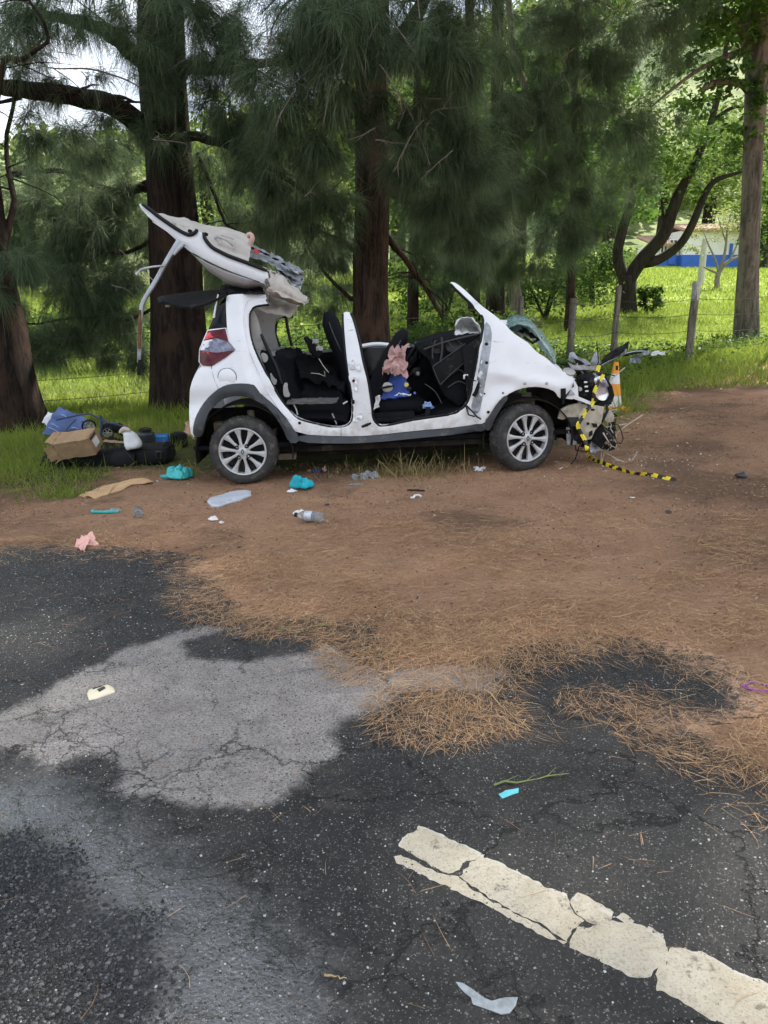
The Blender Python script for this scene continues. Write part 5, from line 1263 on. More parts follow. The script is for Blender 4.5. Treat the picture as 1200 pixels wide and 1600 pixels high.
# ---------- tail lamp
TL = {'lens_deep': [(325, 517), (352, 513), (357, 534), (337, 528), (318, 533)], 'lens_clear': [(317, 533), (338, 528), (357, 533), (368, 546), (360, 548), (338, 551), (313, 547)],
      'lens_red': [(312, 547), (338, 551), (360, 548), (368, 547), (352, 559), (331, 572), (317, 571), (312, 566)]}
rear_y = lambda X, Z: zoff(X, Z)
tl = panel('tail_lamp', [Lb(u, v) for u, v in [(324, 515), (353, 512), (358, 533), (370, 546), (354, 560), (331, 574), (315, 573), (310, 565), (311, 546), (317, 531)]], M_whitel, car, extra=-.004, thick=.05, lip=.01, rnd=0, step=.015)
for nm, mm, ex_ in (('lens_deep', M_redd, -.010), ('lens_clear', M_clearl, -.009), ('lens_red', M_redd, -.010)):
    panel('lens', [Lb(u, v) for u, v in TL[nm]], mm, tl, extra=ex_, thick=.008, lip=.004, rnd=0, step=.015)
panel('lens', [Lb(u, v) for u, v in [(324, 520), (337, 517.5), (336, 526), (319, 531)]], M_redb, tl, extra=-.0125, thick=.004, rnd=0, step=.015)
panel('lens', [Lb(u, v) for u, v in [(317, 549), (326, 550), (326, 559), (317, 559)]], M_redb, tl, extra=-.0125, thick=.004, rnd=0, step=.015)
panel('lens', [Lb(u, v) for u, v in [(317, 533), (331, 530), (334, 534), (330, 545), (314, 547)]], M_whitel, tl, extra=-.0115, thick=.004, rnd=0, step=.015)
# quarter glass corner and the rear bumper / hatch opening
panel('quarter_glass', [Lb(u, v) for u, v in [(324, 517), (333, 497), (343, 475), (352, 463), (354, 480), (355, 512)]], M_glassd, car, extra=.004, thick=.02, rnd=0)
xr = [Lb(u, v) for u, v in [(299, 680), (295, 640), (297, 610), (304, 588), (312, 573)]]
m = MB()
def rb(a, c):
    k = a * (len(xr) - 1); i = min(int(k), len(xr) - 2); p = Vector(xr[i]).lerp(Vector(xr[i + 1]), k - i)
    y0 = float(zoff(p.x, p.y)) + .01; y = y0 + (1.54 - 2 * y0) * c
    return (p.x - .10 * math.sin(math.pi * c) ** .7 + .01, y, p.y)
m.grid(rb, 14, 24, thick=.02); m.build('rear_bumper', M_paint, car)
m = MB(); m.grid(crumple(bil(L3(287, 672, .25), L3(305, 684, .22), L3(304, 665, .3), L3(292, 657, .34)), .03, 12, 4), 8, 8, thick=.012); m.build('torn_bumper_foam', simple('tan_foam', (.42, .27, .18), .9, dirt=(.2, .12, .08), dirt_amt=.3), car)

# ---------- wheels
def wheel(xc, yf, steer, name='wheel', far_=False):
    R = 0.296
    we = bpy.data.objects.new(name, None); COL.objects.link(we); we.parent = car; we.location = (xc, yf, R - .004); we.rotation_euler = (0, 0, steer); we.empty_display_size = .1
    m = MB(); m.lathe([(.205, .012), (.212, .002), (.222, -.004), (.245, -.012), (.268, -.008), (.281, .004), (.289, .016), (.294, .03), (.2955, .06), (.296, .088), (.2955, .116), (.294, .146), (.289, .16), (.281, .172), (.268, .182), (.22, .178), (.2, .165)], 64); ty = m.build('tyre', M_tyre, we)
    m = MB()
    for row, y in ((0, .03), (1, .075), (2, .12)):
        for j in range(44):
            q = 2 * math.pi * (j + .5 * row) / 44; c = Vector((math.cos(q) * .2965, y + .013, math.sin(q) * .2965)); m.box(c, (.005, .032, .026), Matrix.Rotation(-q, 3, 'Y') @ Matrix.Rotation(.35 * (row - 1), 3, 'X'))
    tr_ = m.build('tread_blocks', M_tyre, ty, smooth=False); tr_['kind'] = 'stuff'
    if far_: return
    m = MB(); m.lathe([(.212, .004), (.209, -.004), (.203, -.006), (.196, -.002), (.192, .010), (.190, .03), (.188, .10)], 64); m.build('rim', M_alloy, we)
    m = MB(); m.lathe([(0, .050), (.10, .052), (.19, .045), (.19, .1)], 40); m.build('brake_backing', M_black, we)
    for k in range(10):
        q = 2 * math.pi * k / 10 + .16; m = MB()
        prof = [(.030, .017, .003), (.075, .013, .002), (.11, .013, .006), (.15, .019, .006), (.178, .028, .002), (.198, .033, .001)]
        vs = []
        for r, hw_, y in prof:
            for sx, dy in ((-1, .020), (-.86, .003), (-.3, 0), (.3, 0), (.86, .003), (1, .020)):
                vs.append((r, y + dy - .002, sx * hw_))
        fs = [(i * 6 + j, i * 6 + j + 1, (i + 1) * 6 + j + 1, (i + 1) * 6 + j) for i in range(5) for j in range(5)]
        rot = Matrix.Rotation(q, 3, 'Y'); m.add([rot @ Vector(v) for v in vs], fs); m.build('spoke', M_alloy, we, sharp=55)
    m = MB(); m.lathe([(0, -.004), (.028, -.004), (.034, -.001), (.046, .004), (.062, .003), (.064, .03)], 40); hb_ = m.build('hub', M_alloy, we)
    for k in range(4):
        q = math.pi / 4 + math.pi / 2 * k + .1; m = MB(); c = (math.cos(q) * .062, 0, math.sin(q) * .062)
        m.lathe([(.0, .004), (.009, .003), (.0095, -.004), (.018, -.006), (.0195, .004), (.0195, .02)], 16, c=c); m.build('wheel_nut', M_black, hb_)
    m = MB(); dm_ = [(0, .026), (.017, 0), (0, -.026), (-.017, 0)]; di = [(0, .017), (.010, 0), (0, -.017), (-.010, 0)]
    vs = [(x, -.007, z) for x, z in dm_] + [(x, -.007, z) for x, z in di] + [(x, -.002, z) for x, z in dm_] + [(x, -.002, z) for x, z in di]
    m.add(vs, [(i, (i + 1) % 4, 4 + (i + 1) % 4, 4 + i) for i in range(4)] + [(i, 8 + i, 8 + (i + 1) % 4, (i + 1) % 4) for i in range(4)] + [(4 + i, 4 + (i + 1) % 4, 12 + (i + 1) % 4, 12 + i) for i in range(4)])
    m.build('diamond_emblem', M_black, hb_, smooth=False)
wheel(0.0, .0, rad(-1))
wheel(WB - .02, .035, rad(22))
wheel(0.0, 1.36, 0, far_=True); wheel(WB, 1.36, rad(22), far_=True)
for nm, xc in (('rear_wheel_liner', 0.0), ('front_wheel_liner', WB - .01)):
    m = MB(); m.grid(lambda a, c: (xc + math.cos(math.pi * (1.06 - 1.12 * a)) * (.395 if xc else .43), .062 + .42 * c, .27 + math.sin(math.pi * (1.06 - 1.12 * a)) * (.36 if xc else .43)), 22, 5, thick=.006); m.build(nm, M_well, car)
    m = MB(); m.prism([(xc - .42, .2), (xc + .42, .2), (xc + .4, .62), (xc - .4, .62)], .46, .49); m.build('inner_wing', M_well, car)
m = MB(); m.box((.03, .32, .43), (.16, .2, .07)); m.box((-.18, .3, .48), (.2, .16, .09)); m.box((.2, .28, .4), (.14, .2, .06)); m.tube([(.05, .25, .3), (.06, .25, .62)], .035, 10); m.box((-.22, .22, .36), (.16, .1, .12)); m.tube([(.30, .2, .28), (.02, .3, .32)], .03, 8); m.build('rear_suspension', M_chas, car, bevel=.01)
m = MB(); m.tube([(WB, .25, .3), (WB + .01, .28, .66)], .05, 10); m.tube([(WB - .3, .35, .25), (WB, .22, .25)], .03, 8); m.box((WB - .02, .3, .58), (.2, .14, .05)); m.build('front_suspension', M_chas, car, bevel=.01)
m = MB(); m.box((1.25, .80, .265), (3.05, 1.22, .06)); m.tube([(.2, .4, .19), (1.2, .42, .17), (2.1, .45, .18)], .03, 8); m.box((1.4, .20, .262), (1.7, .08, .05)); m.build('underbody', M_well, car)
m = MB(); m.box((.36, .2, .20), (.16, .1, .05)); m.build('jacking_bracket', M_chas, car, bevel=.006)

# ---------- far side, floor and lining
m = MB(); m.prism([(-.45, .30), (WB + .4, .30), (WB + .4, .335), (-.45, .335)], .12, 1.46); m.build('floor_pan', M_trim, car)
belt = Lc(585, 540, 1.46)[1]
FAR = [(-.45, .3), (-.50, .62), (-.42, .86)] + [(-.30, 1.1), (-.20, 1.42), (.05, 1.44)]
cp = [Lc(u, v, 1.46) for u, v in [(429, 498), (431, 515), (436, 540)]]
FAR += [(cp[0][0] - .05, 1.40), cp[0], cp[1], cp[2], (cp[2][0] + .15, belt - .03), (1.2, belt), Lc(620, 541, 1.46), (WB - .55, belt + .02), (WB - .30, 1.0), (WB + .1, .96), (WB + .45, .84), (WB + .47, .62), (WB + .4, .56), (WB + .33, .56), (WB + .22, .62), (WB, .68), (WB - .22, .62), (WB - .36, .45), (WB - .4, .3), (.4, .3), (.36, .45), (.22, .62), (0, .68), (-.22, .62), (-.36, .45), (-.4, .3)]
fy = lambda X, Z: 1.50 - 0.20 * np.maximum(0, np.asarray(Z) - .86) ** 1.35
panel('far_body_side', FAR, M_paint, car, yf=fy, thick=.03, rnd=0, out=1, grid=.06, step=.05)
panel('far_door_lining', [(.30, .33), (.20, .8), (cp[2][0] - .12, belt - .06), (1.2, belt - .03), (WB - .5, belt - .03), (WB - .3, .9), (WB - .3, .33)], M_trim, car, yf=lambda X, Z: fy(X, Z) - .06, thick=.03, rnd=0, grid=.06, step=.05)
panel('pillar_lining', [Lc(u, v, 1.40) for u, v in [(391, 484), (405, 479), (440, 482), (455, 490), (440, 496), (430, 500), (429, 515), (433, 535), (436, 547), (400, 547), (394, 530)]], M_cpil, car, yf=lambda X, Z: fy(X, Z) - .085, thick=.02, rnd=1, dent=.02)
m = MB(); m.tube(smooth_path([L3(447, 495, 1.42), L3(449, 510, 1.42), L3(452, 525, 1.42), L3(456, 541, 1.42)], 3), .016, 8); m.build('far_window_frame', M_rub, car)
m = MB(); m.tube(smooth_path([L3(427, 503, 1.42), L3(429, 499, 1.42), L3(436, 496, 1.42), L3(447, 495, 1.42), L3(458, 494, 1.42)], 3), .014, 8); m.tube(smooth_path([L3(428, 503, 1.42), L3(430, 518, 1.42), L3(434, 532, 1.42), L3(438, 541, 1.42)], 3), .012, 8); m.build('far_window_seal', M_rub, car)
m = MB(); m.tube(smooth_path([L3(566, 541, 1.44), L3(585, 538, 1.45), L3(605, 539, 1.45), L3(640, 545, 1.45)], 4), .022, 8); m.build('far_door_top', M_paint, car)
m = MB(); m.grid(bil(L3(566, 544, 1.40), L3(620, 543, 1.40), L3(618, 585, 1.38), L3(570, 588, 1.38)), 2, 2, thick=.008); m.build('far_door_glass', M_glassd, car)
# near quarter lining behind the rear door opening
for pts, yo, mm, nm in [([(392, 486), (398, 486), (408, 520), (412, 548), (400, 548), (393, 525)], .30, M_cpil, 'near_pillar_lining'), ([(404, 546), (420, 549), (448, 585), (458, 640), (450, 640), (430, 606), (412, 572)], .26, M_trim, 'quarter_lining')]:
    panel(nm, [Lc(u, v, yo) for u, v in pts], mm, car, yf=lambda X, Z, yo=yo: yo + 0 * np.asarray(X), thick=.02, rnd=1, dent=.02)
for pts in [[(407, 551), (416, 553), (419, 562), (413, 568), (409, 560)], [(421, 580), (428, 592), (433, 594), (430, 603), (424, 597)], [(443, 599), (449, 598), (449, 609), (454, 620), (444, 621), (442, 612)]]:
    panel('white_bracket', [Lc(u, v, .22) for u, v in pts], M_cpil, car, yf=lambda X, Z: .22 + 0 * np.asarray(X), thick=.03, rnd=1)
m = MB(); m.tube([L3(408, 522, .28), L3(418, 545, .27), L3(432, 575, .26), L3(440, 600, .25)], [.012, .016, .018, .014], 4); m.build('seat_belt', M_rub, car)

# ---------- seats
M_trimline = simple('seat_piping', (.045, .046, .05), .7)
def seat(y0, y1, back, bt, cush, ct, head=None):
    yc = (y0 + y1) / 2; hw = (y1 - y0) / 2
    s_ = bpy.data.objects.new('front_seat', None); COL.objects.link(s_); s_.parent = car; s_.empty_display_size = .1
    P = [L3(u, v, yc) for u, v in back]; n = len(P)
    m = MB(); m.loft(smooth_path(P, 4), [hw * q for q in np.interp(np.linspace(0, 1, 4 * (n - 1) + 1), [0, .1, .8, .93, 1], [.85, 1, .92, .75, .4])], [bt * q for q in np.interp(np.linspace(0, 1, 4 * (n - 1) + 1), [0, .1, .85, 1], [.8, 1.1, .85, .35])], n=24); m.build('backrest', M_fab, s_); mm_ = MB(); mm_.tube([p + Vector((0, -hw * .93, 0)) for p in smooth_path(P, 4)[2:-3]], .007, 6); mm_.build('piping', M_trimline, s_)
    if head:
        P = [L3(u, v, yc) for u, v in head]; m = MB(); m.loft(smooth_path(P, 4), [.12 * q for q in (.5, .85, .95, 1, 1, 1, .95, .85, .5)][:4 * (len(P) - 1) + 1], [.06 * q for q in (.5, .9, 1, 1, 1, 1, 1, .8, .4)][:4 * (len(P) - 1) + 1], n=20); m.build('headrest', M_fab, s_)
    P = [L3(u, v, yc) for u, v in cush]; n = len(P)
    m = MB(); m.loft(smooth_path(P, 4), [hw * q for q in np.interp(np.linspace(0, 1, 4 * (n - 1) + 1), [0, .1, .9, 1], [.8, 1, 1, .8])], [ct * q for q in np.interp(np.linspace(0, 1, 4 * (n - 1) + 1), [0, .08, .9, 1], [.5, 1, 1, .5])], n=24); m.build('cushion', M_fab, s_)
    return s_
seat(.26, .70, [(577, 642), (590, 603), (607, 562), (622, 536), (634, 515)], .075, [(588, 634), (615, 632), (640, 630), (662, 634)], .085)
seat(.88, 1.33, [(556, 625), (549, 590), (538, 555), (526, 528), (518, 508), (512, 487)], .095, [(560, 628), (600, 628), (640, 630)], .07)
m = MB()
for k in range(9):
    t = k / 8; m.tube([L3(505 + 7 * t, 492 + 30 * t, .95), L3(511 + 8 * t, 490 + 32 * t, .99), L3(517 + 8 * t, 486 + 33 * t, 1.08)], [.004, .008, .004], 5)
m.build('gathered_cover', M_fab, car)
m = MB(); m.box(L3(616, 650, .2), (.36, .10, .07)); m.box(L3(616, 655, .17), (.44, .06, .04)); m.build('step_trim', M_trim, car, bevel=.01)
m = MB(); m.grid(bil(L3(635, 655, .14), L3(722, 640, .14), L3(712, 615, .6), L3(665, 640, .6)), 6, 4, thick=.02); m.build('footwell_mat', M_trim, car)
# rear bench: cushion, collapsed backrest, cargo lining
m = MB(); P = [L3(456, 642, .8), L3(485, 640, .8), L3(520, 640, .8), L3(546, 646, .8)]; m.loft(smooth_path(P, 4), .56, [.05] + [.075] * 11 + [.05], n=24); m.build('rear_seat_cushion', M_fab, car)
m = MB(); P = [L3(470, 640, .85), L3(452, 600, .85), L3(446, 570, .85), L3(452, 548, .85)]; m.loft(smooth_path(P, 4), .5, [.05] + [.08] * 11 + [.04], n=24); m.build('rear_seat_back', M_fab, car)
for k, (a, b2_, c, d, am) in enumerate([((440, 552), (500, 560), (545, 640), (475, 640), .07), ((455, 545), (520, 575), (540, 610), (470, 590), .06), ((430, 545), (470, 548), (480, 600), (440, 600), .05), ((470, 600), (548, 610), (548, 655), (480, 660), .05)]):
    m = MB(); y0 = .7 + .12 * k; m.grid(crumple(bil(L3(*a, y0 + .3), L3(*b2_, y0 + .35), L3(*c, y0), L3(*d, y0 - .1)), am, 7, k * 9), 16, 14, thick=.01); m.build('torn_lining', M_trim, car)
m = MB(); m.grid(crumple(bil(L3(450, 624, .3), L3(530, 623, .35), L3(526, 630, .2), L3(448, 632, .18)), .012, 9, 3), 16, 5, thick=.01); m.build('loose_trim_strip', simple('grey_trim', (.11, .105, .10), .5, var=.5, scale=20), car)
m = MB(); m.grid(crumple(bil(L3(455, 543, 1.2), L3(495, 556, 1.15), L3(494, 559, 1.1), L3(462, 549, 1.1)), .03, 14, 8), 14, 4, thick=.006); m.build('torn_foam', M_cpil, car)
for pts, r, mm, nm in [([(459, 632), (463, 640), (465, 648)], .007, M_airbag, 'white_strap'), ([(519, 646), (523, 655), (526, 663)], .007, M_cpil, 'white_strap'), ([(536, 631), (543, 627)], .007, M_airbag, 'white_strap'), ([(498, 560), (504, 570), (510, 578), (514, 582)], .004, M_cream, 'loose_cable'), ([(486, 583), (498, 584), (508, 588), (507, 580)], .004, M_cream, 'loose_cable'), ([(456, 537), (468, 528), (476, 524)], .004, M_rub, 'loose_cable')]:
    m = MB(); m.tube([L3(u, v, .55 if nm != 'white_strap' else .25) for u, v in pts], r, 6); m.build(nm, mm, car)
m = MB(); m.loft(smooth_path([L3(476, 527, .95), L3(482, 533, .95), L3(490, 545, .95), L3(500, 556, .95)], 3), .05, [.015, .02, .025, .03, .035, .04, .05, .05, .05, .04], n=10); m.build('belt_anchor', M_black, car)
for u, v in ((493, 533), (499, 544)):
    m = MB(); p = L3(u, v, .85); m.grid(crumple(bil(p + Vector((-.03, 0, -.02)), p + Vector((.03, 0, -.02)), p + Vector((.03, .01, .02)), p + Vector((-.03, 0, .02))), .012, 30, u), 6, 6, thick=.005); m.build('torn_metal', M_cpil, car)

# ---------- dashboard, steering wheel, airbag
m = MB()
pr_ = [(648, 541), (668, 534), (700, 524), (735, 519), (752, 520), (750, 545), (742, 580), (736, 612), (712, 628), (690, 612), (676, 585), (668, 560)]
q = [Lc(u, v, .55) for u, v in pr_]
m.prism(q, .19, 1.36); dsh = m.build('dashboard', M_trim, car, bevel=.02)
m = MB(); m.grid(crumple(bil(L3(648, 536, .9), L3(750, 519, .35), L3(746, 515, .8), L3(650, 533, 1.35)), .012, 6, 2), 14, 5, thick=.01); m.build('dashboard_edge', simple('grey_dash_skin', (.16, .165, .16), .6, var=.2), dsh)
for a, b2_, c, d in [((690, 535), (725, 525), (728, 545), (695, 560)), ((676, 530), (690, 527), (692, 555), (674, 558))]:
    m = MB(); P = [L3(*p_, .22) for p_ in (a, b2_, c, d)]; m.tube(P + [P[0]], .010, 6); m.build('vent_frame', M_black, dsh)
m = MB(); m.grid(bil(L3(676, 574, .17), L3(726, 538, .17), L3(736, 556, .15), L3(688, 600, .17)), 3, 3, thick=.03); m.build('glovebox_lid', M_black, dsh, bevel=.006)
M_edge = simple('worn_trim_edge', (.028, .029, .031), .6, var=.4, scale=25)
for pts, r in [([(676, 573), (700, 556), (727, 537)], .006), ([(688, 601), (712, 578), (737, 557)], .006), ([(676, 573), (682, 588), (688, 601)], .005), ([(662, 546), (690, 536), (720, 528), (747, 522)], .008), ([(690, 527), (691, 545), (688, 566)], .010), ([(681, 531), (676, 545), (676, 560)], .007), ([(700, 533), (712, 548), (722, 536)], .005), ([(727, 540), (738, 560), (741, 590), (734, 612)], .006), ([(700, 605), (716, 596), (728, 600)], .005), ([(664, 600), (680, 612), (690, 630)], .005)]:
    m = MB(); m.tube(smooth_path([L3(u, v, .135) for u, v in pts], 4), r, 7); m.build('trim_edge', M_edge, dsh)
for u, v, rx in ((709, 541, 12), (683, 546, 7)):
    m = MB(); f3 = ell(u, v, rx, rx * .8, .15, -.03); m.grid(f3, 6, 18, thick=.004); m.build('air_vent', M_edge, dsh)
m = MB(); m.grid(bil(L3(722, 545, .13), L3(750, 525, .13), L3(741, 608, .13), L3(730, 622, .13)), 6, 6, thick=.02); m.build('end_panel', M_black, dsh)
sw = bpy.data.objects.new('steering_wheel', None); COL.objects.link(sw); sw.parent = car; sw.location = L3(645, 566, 1.0); sw.rotation_euler = (0, rad(-66), rad(-24)); sw.empty_display_size = .1
m = MB(); m.tube([(math.cos(a) * .18, math.sin(a) * .18, 0) for a in np.linspace(0, 2 * math.pi, 33)], .017, 10, cap=False); m.build('rim', M_black, sw)
m = MB()
for a in (0, 2.2, 4.1): m.tube([(0, 0, -.02), (math.cos(a) * .18, math.sin(a) * .18, 0)], [.03, .015], 8)
m.build('spokes', M_black, sw)
m = MB(); m.lathe([(0, .03), (.05, .026), (.065, .0), (.06, -.04)], 20, axis='z'); m.build('hub', M_trim, sw)
m = MB(); m.lathe([(0, -.012), (.010, -.012), (.016, -.008), (.018, .0), (.022, .01)], 20, c=L3(653, 584, .62)); m.build('ignition_ring', M_whitel, dsh)
m = MB(); m.lathe([(.02, -.01), (.045, -.006), (.055, .01), (.05, .06)], 24, c=L3(652, 583, .64)); m.build('column_shroud', M_black, dsh)
m = MB(); m.grid(crumple(lambda a, c: L3(712 + 40 * a, 520 - 26 * math.sin(math.pi * min(1, (a * .9 + .12))) ** .7 * c, .35 + .25 * math.sin(c * 3.14)), .035, 9, 6), 18, 12, thick=.006); m.build('airbag', M_airbag, car)
m = MB(); m.tube(smooth_path([L3(705, 588, .15), L3(716, 578, .12), L3(726, 583, .1), L3(735, 593, .08), L3(744, 595, .06)], 3), .005, 6); m.build('loose_cable', M_rub, car)
m = MB(); m.box(L3(725, 589, .1), (.012, .02, .035)); m.box(L3(728, 586, .1), (.035, .02, .012)); m.build('plug', M_airbag, car, bevel=.002)
m = MB(); m.box(L3(668, 645, .15), (.04, .02, .10), Matrix.Rotation(.15, 3, 'Y')); m.build('pedal_bracket', M_black, car)

# ---------- peeled roof: rail, outer skin, lining, torn sheet
rf = bpy.data.objects.new('roof', None); COL.objects.link(rf); rf.parent = car; rf.empty_display_size = .1
RAIL = [(214, 320), (222, 317), (250, 337), (275, 354), (298, 365), (309, 361), (318, 365), (330, 384), (360, 400), (390, 411), (417, 423), (419, 437), (410, 441), (360, 424), (322, 407), (288, 387), (276, 374), (258, 360), (238, 346)]
ry = lambda X, Z: .14 + 0 * np.asarray(X)
panel('roof_rail', [Lc(u, v, .14) for u, v in RAIL], M_paint, rf, yf=ry, thick=.05, rnd=1, lip=.014, step=.02)
for pts, nm in [([(221, 319), (235, 328), (250, 340), (275, 357), (292, 366), (300, 366), (306, 362), (308, 358)], 'roof_seal'), ([(317, 363), (321, 374), (331, 386), (345, 394), (360, 401), (390, 412), (417, 423)], 'roof_seal')]:
    m = MB(); m.tube(smooth_path([L3(u, v, .13) for u, v in pts], 4), [.006] + [.016] * 8 + [.012], 8); m.build(nm, M_rub, rf)
m = MB(); m.tube(smooth_path([L3(287, 388, .125), L3(322, 408, .125), L3(360, 425, .125), L3(406, 441, .125)], 4), .004, 5); m.build('roof_gutter', M_rub, rf)
lowr = [(238, 346), (262, 362), (284, 382), (318, 408), (350, 424), (380, 434), (412, 442)]
bul = [0, .0, .03, .10, .12, .10, .03]
def skin(a, c):
    k = a * 6; i = min(int(k), 5); t = k - i
    u = lowr[i][0] * (1 - t) + lowr[i + 1][0] * t; v = lowr[i][1] * (1 - t) + lowr[i + 1][1] * t; bb = bul[i] * (1 - t) + bul[i + 1] * t
    p = L3(u, v, .15); y = c * 1.12
    return (p.x, .15 + y, p.z - bb * math.sin(math.pi * min(1, c * 1.6)) ** .8 * 1.0 + .14 * c * c * (1 - .4 * a))
m = MB(); m.grid(skin, 28, 20, thick=.003); m.build('roof_skin', M_paint, rf)
top = [(228, 322), (247, 333), (270, 338), (292, 342), (315, 350), (350, 355), (376, 362), (393, 370)]
nea = [(232, 327), (250, 339), (275, 356), (302, 364), (318, 372), (345, 395), (370, 404), (388, 411)]
def lining(a, c):
    k = a * 7; i = min(int(k), 6); t = k - i
    p = L3(nea[i][0] * (1 - t) + nea[i + 1][0] * t, nea[i][1] * (1 - t) + nea[i + 1][1] * t, .18); q = L3(top[i][0] * (1 - t) + top[i + 1][0] * t, top[i][1] * (1 - t) + top[i + 1][1] * t, 1.18)
    r = p.lerp(q, c); r.z -= .03 * math.sin(math.pi * c)
    return r
m = MB(); m.grid(crumple(lining, .014, 5, 3), 34, 22, thick=.006); lin = m.build('roof_lining', M_beige, rf)
m = MB(); pc_ = [lining(a, c) + Vector((0, -.02, .02)) for a, c in ((.70, .30), (.70, .66), (.82, .66), (.82, .30))]
m.tube(smooth_path([lining(.66, .45) + Vector((0, -.01, .02)), lining(.70, .45) + Vector((0, -.03, .05)), lining(.78, .40) + Vector((0, -.03, .05)), lining(.82, .40) + Vector((0, -.01, .02))], 3), .013, 8); m.build('grab_handle', M_cpil, lin)
m = MB(); m.tube([pc_[0], pc_[1], pc_[2], pc_[3], pc_[0]], .007, 6); m.build('visor_pocket', M_beige, lin)
m = MB(); m.loft(smooth_path([L3(386, 370, .5), L3(391, 366, .5), L3(394, 372, .5), L3(390, 384, .5)], 3), .05, .02, n=10); m.build('torn_lining_edge', simple('pinkish_foam', (.55, .38, .32), .9), lin)
for u, v in ((297, 361), (322, 366), (272, 349)):
    m = MB(); m.box(L3(u, v, .15), (.03, .03, .025), Matrix.Rotation(.5, 3, 'Y')); m.build('clip', M_black if u != 272 else M_cpil, rf, bevel=.004)
for k, (a, b2_, c, d, am, mm) in enumerate([((386, 398), (425, 412), (428, 398), (392, 380), .02, M_grayprim), ((420, 412), (470, 440), (474, 424), (424, 394), .03, M_grayprim), ((432, 428), (470, 452), (474, 434), (440, 405), .05, M_grayprim), ((445, 412), (466, 428), (476, 424), (462, 416), .03, M_grayprim)]):
    m = MB(); m.grid(crumple(bil(L3(*a, .85), L3(*b2_, .9), L3(*c, 1.15), L3(*d, 1.15)), am, 9, k * 5), 18, 12, thick=.005); ts = m.build('torn_sheet', mm, rf)
    if k < 2:
        for q in range(3):
            p = bil(L3(*a, .85), L3(*b2_, .9), L3(*c, 1.15), L3(*d, 1.15))(.2 + .28 * q, .5) + Vector((0, -.06, .02)); m = MB(); m.loft([p + Vector((-.03, 0, .012)), p, p + Vector((.03, 0, -.012))], .02, [.005, .012, .005], n=8); m.build('pressed_slot', M_black, ts)
m = MB(); m.box(L3(401, 393, .8), (.05, .03, .035), Matrix.Rotation(.5, 3, 'Y')); m.build('red_tag', simple('red_tag', (.45, .06, .05), .6, var=.5, scale=40), rf)
# beige lining folded over the pillar stump
for k, (a, b2_, c, d, am) in enumerate([((416, 452), (476, 474), (484, 466), (424, 420), .035), ((394, 481), (455, 494), (470, 474), (418, 450), .03), ((398, 410), (430, 425), (446, 446), (418, 448), .03)]):
    m = MB(); m.grid(crumple(bil(L3(*a, .22 + .1 * k), L3(*b2_, .5), L3(*c, .9), L3(*d, .5 + .3 * (k == 1))), am, 6, 3 + k * 4), 18, 12, thick=.008); m.build('folded_lining', M_beige, rf)
m = MB(); P = [L3(420, 452, .4), L3(440, 455, .5), L3(462, 466, .6), L3(480, 472, .7)]; m.loft(smooth_path(P, 4), .16, [.02, .04, .06, .065, .065, .065, .06, .06, .055, .05, .04, .03, .015], n=18); m.build('folded_lining_roll', M_beige, rf)
m = MB(); m.tube([L3(416, 436, .14), L3(420, 446, .13), L3(413, 452, .13), L3(420, 462, .12), L3(417, 470, .12), L3(422, 476, .12)], [.012, .016, .01, .014, .012, .006], 6); m.build('torn_edge', simple('torn_metal_edge', (.10, .095, .085), .6, .4, var=.7, scale=40, dirt=(.4, .33, .2), dirt_amt=.2), rf)
m = MB(); m.grid(crumple(bil(L3(340, 458, .25), L3(412, 457, .2), L3(408, 443, .6), L3(345, 446, .7)), .04, 8, 12), 14, 8, thick=.01); m.build('crushed_hinge_trim', M_black, rf)
# hanging roof pillar strip
st = bpy.data.objects.new('hanging_pillar_strip', None); COL.objects.link(st); st.parent = car; st.empty_display_size = .1
def bar(pts, wds, yo, mm, nm, thick=.02):
    m = MB(); P = smooth_path([L3(u, v, yo) for u, v in pts], 4)
    m.loft(P, thick, [float(q) for q in np.interp(np.linspace(0, 1, len(P)), np.linspace(0, 1, len(wds)), wds)], n=10, e=4); return m.build(nm, mm, st)
bar([(281, 376), (262, 405), (244, 438), (228, 464), (222, 477)], [.026, .018, .019, .017, .017], .12, M_steel, 'strip')
bar([(222, 475), (220, 495), (219, 515)], [.017, .016, .015], .12, M_steel, 'strip')
bar([(219.5, 484), (219, 505), (218, 530), (218, 545)], [.009, .013, .014, .011], .107, M_rust, 'rust_stain')
bar([(219, 514), (218, 540), (217, 566)], [.015, .016, .013], .12, M_grayprim, 'strip')
bar([(219, 562), (218, 575), (217, 586)], [.015, .017, .013], .118, M_black, 'strip_end')
m = MB(); m.tube(smooth_path([L3(257, 415, .1), L3(238, 417, .08), L3(223, 420, .07), L3(217, 424, .07), L3(213, 429, .07)], 3), [.008] * 4 + [.013], 7); m.build('bent_rod', M_steel, st)
m = MB(); m.tube([L3(221, 421, .08), L3(232, 431, .1), L3(241, 440, .12)], .004, 5); m.build('thin_wire', M_steel, st)
m = MB(); m.loft([L3(287, 380, .1), L3(280, 388, .1), L3(272, 398, .11)], .012, [.02, .016, .01], n=8); m.build('strip_flange', M_steel, st)

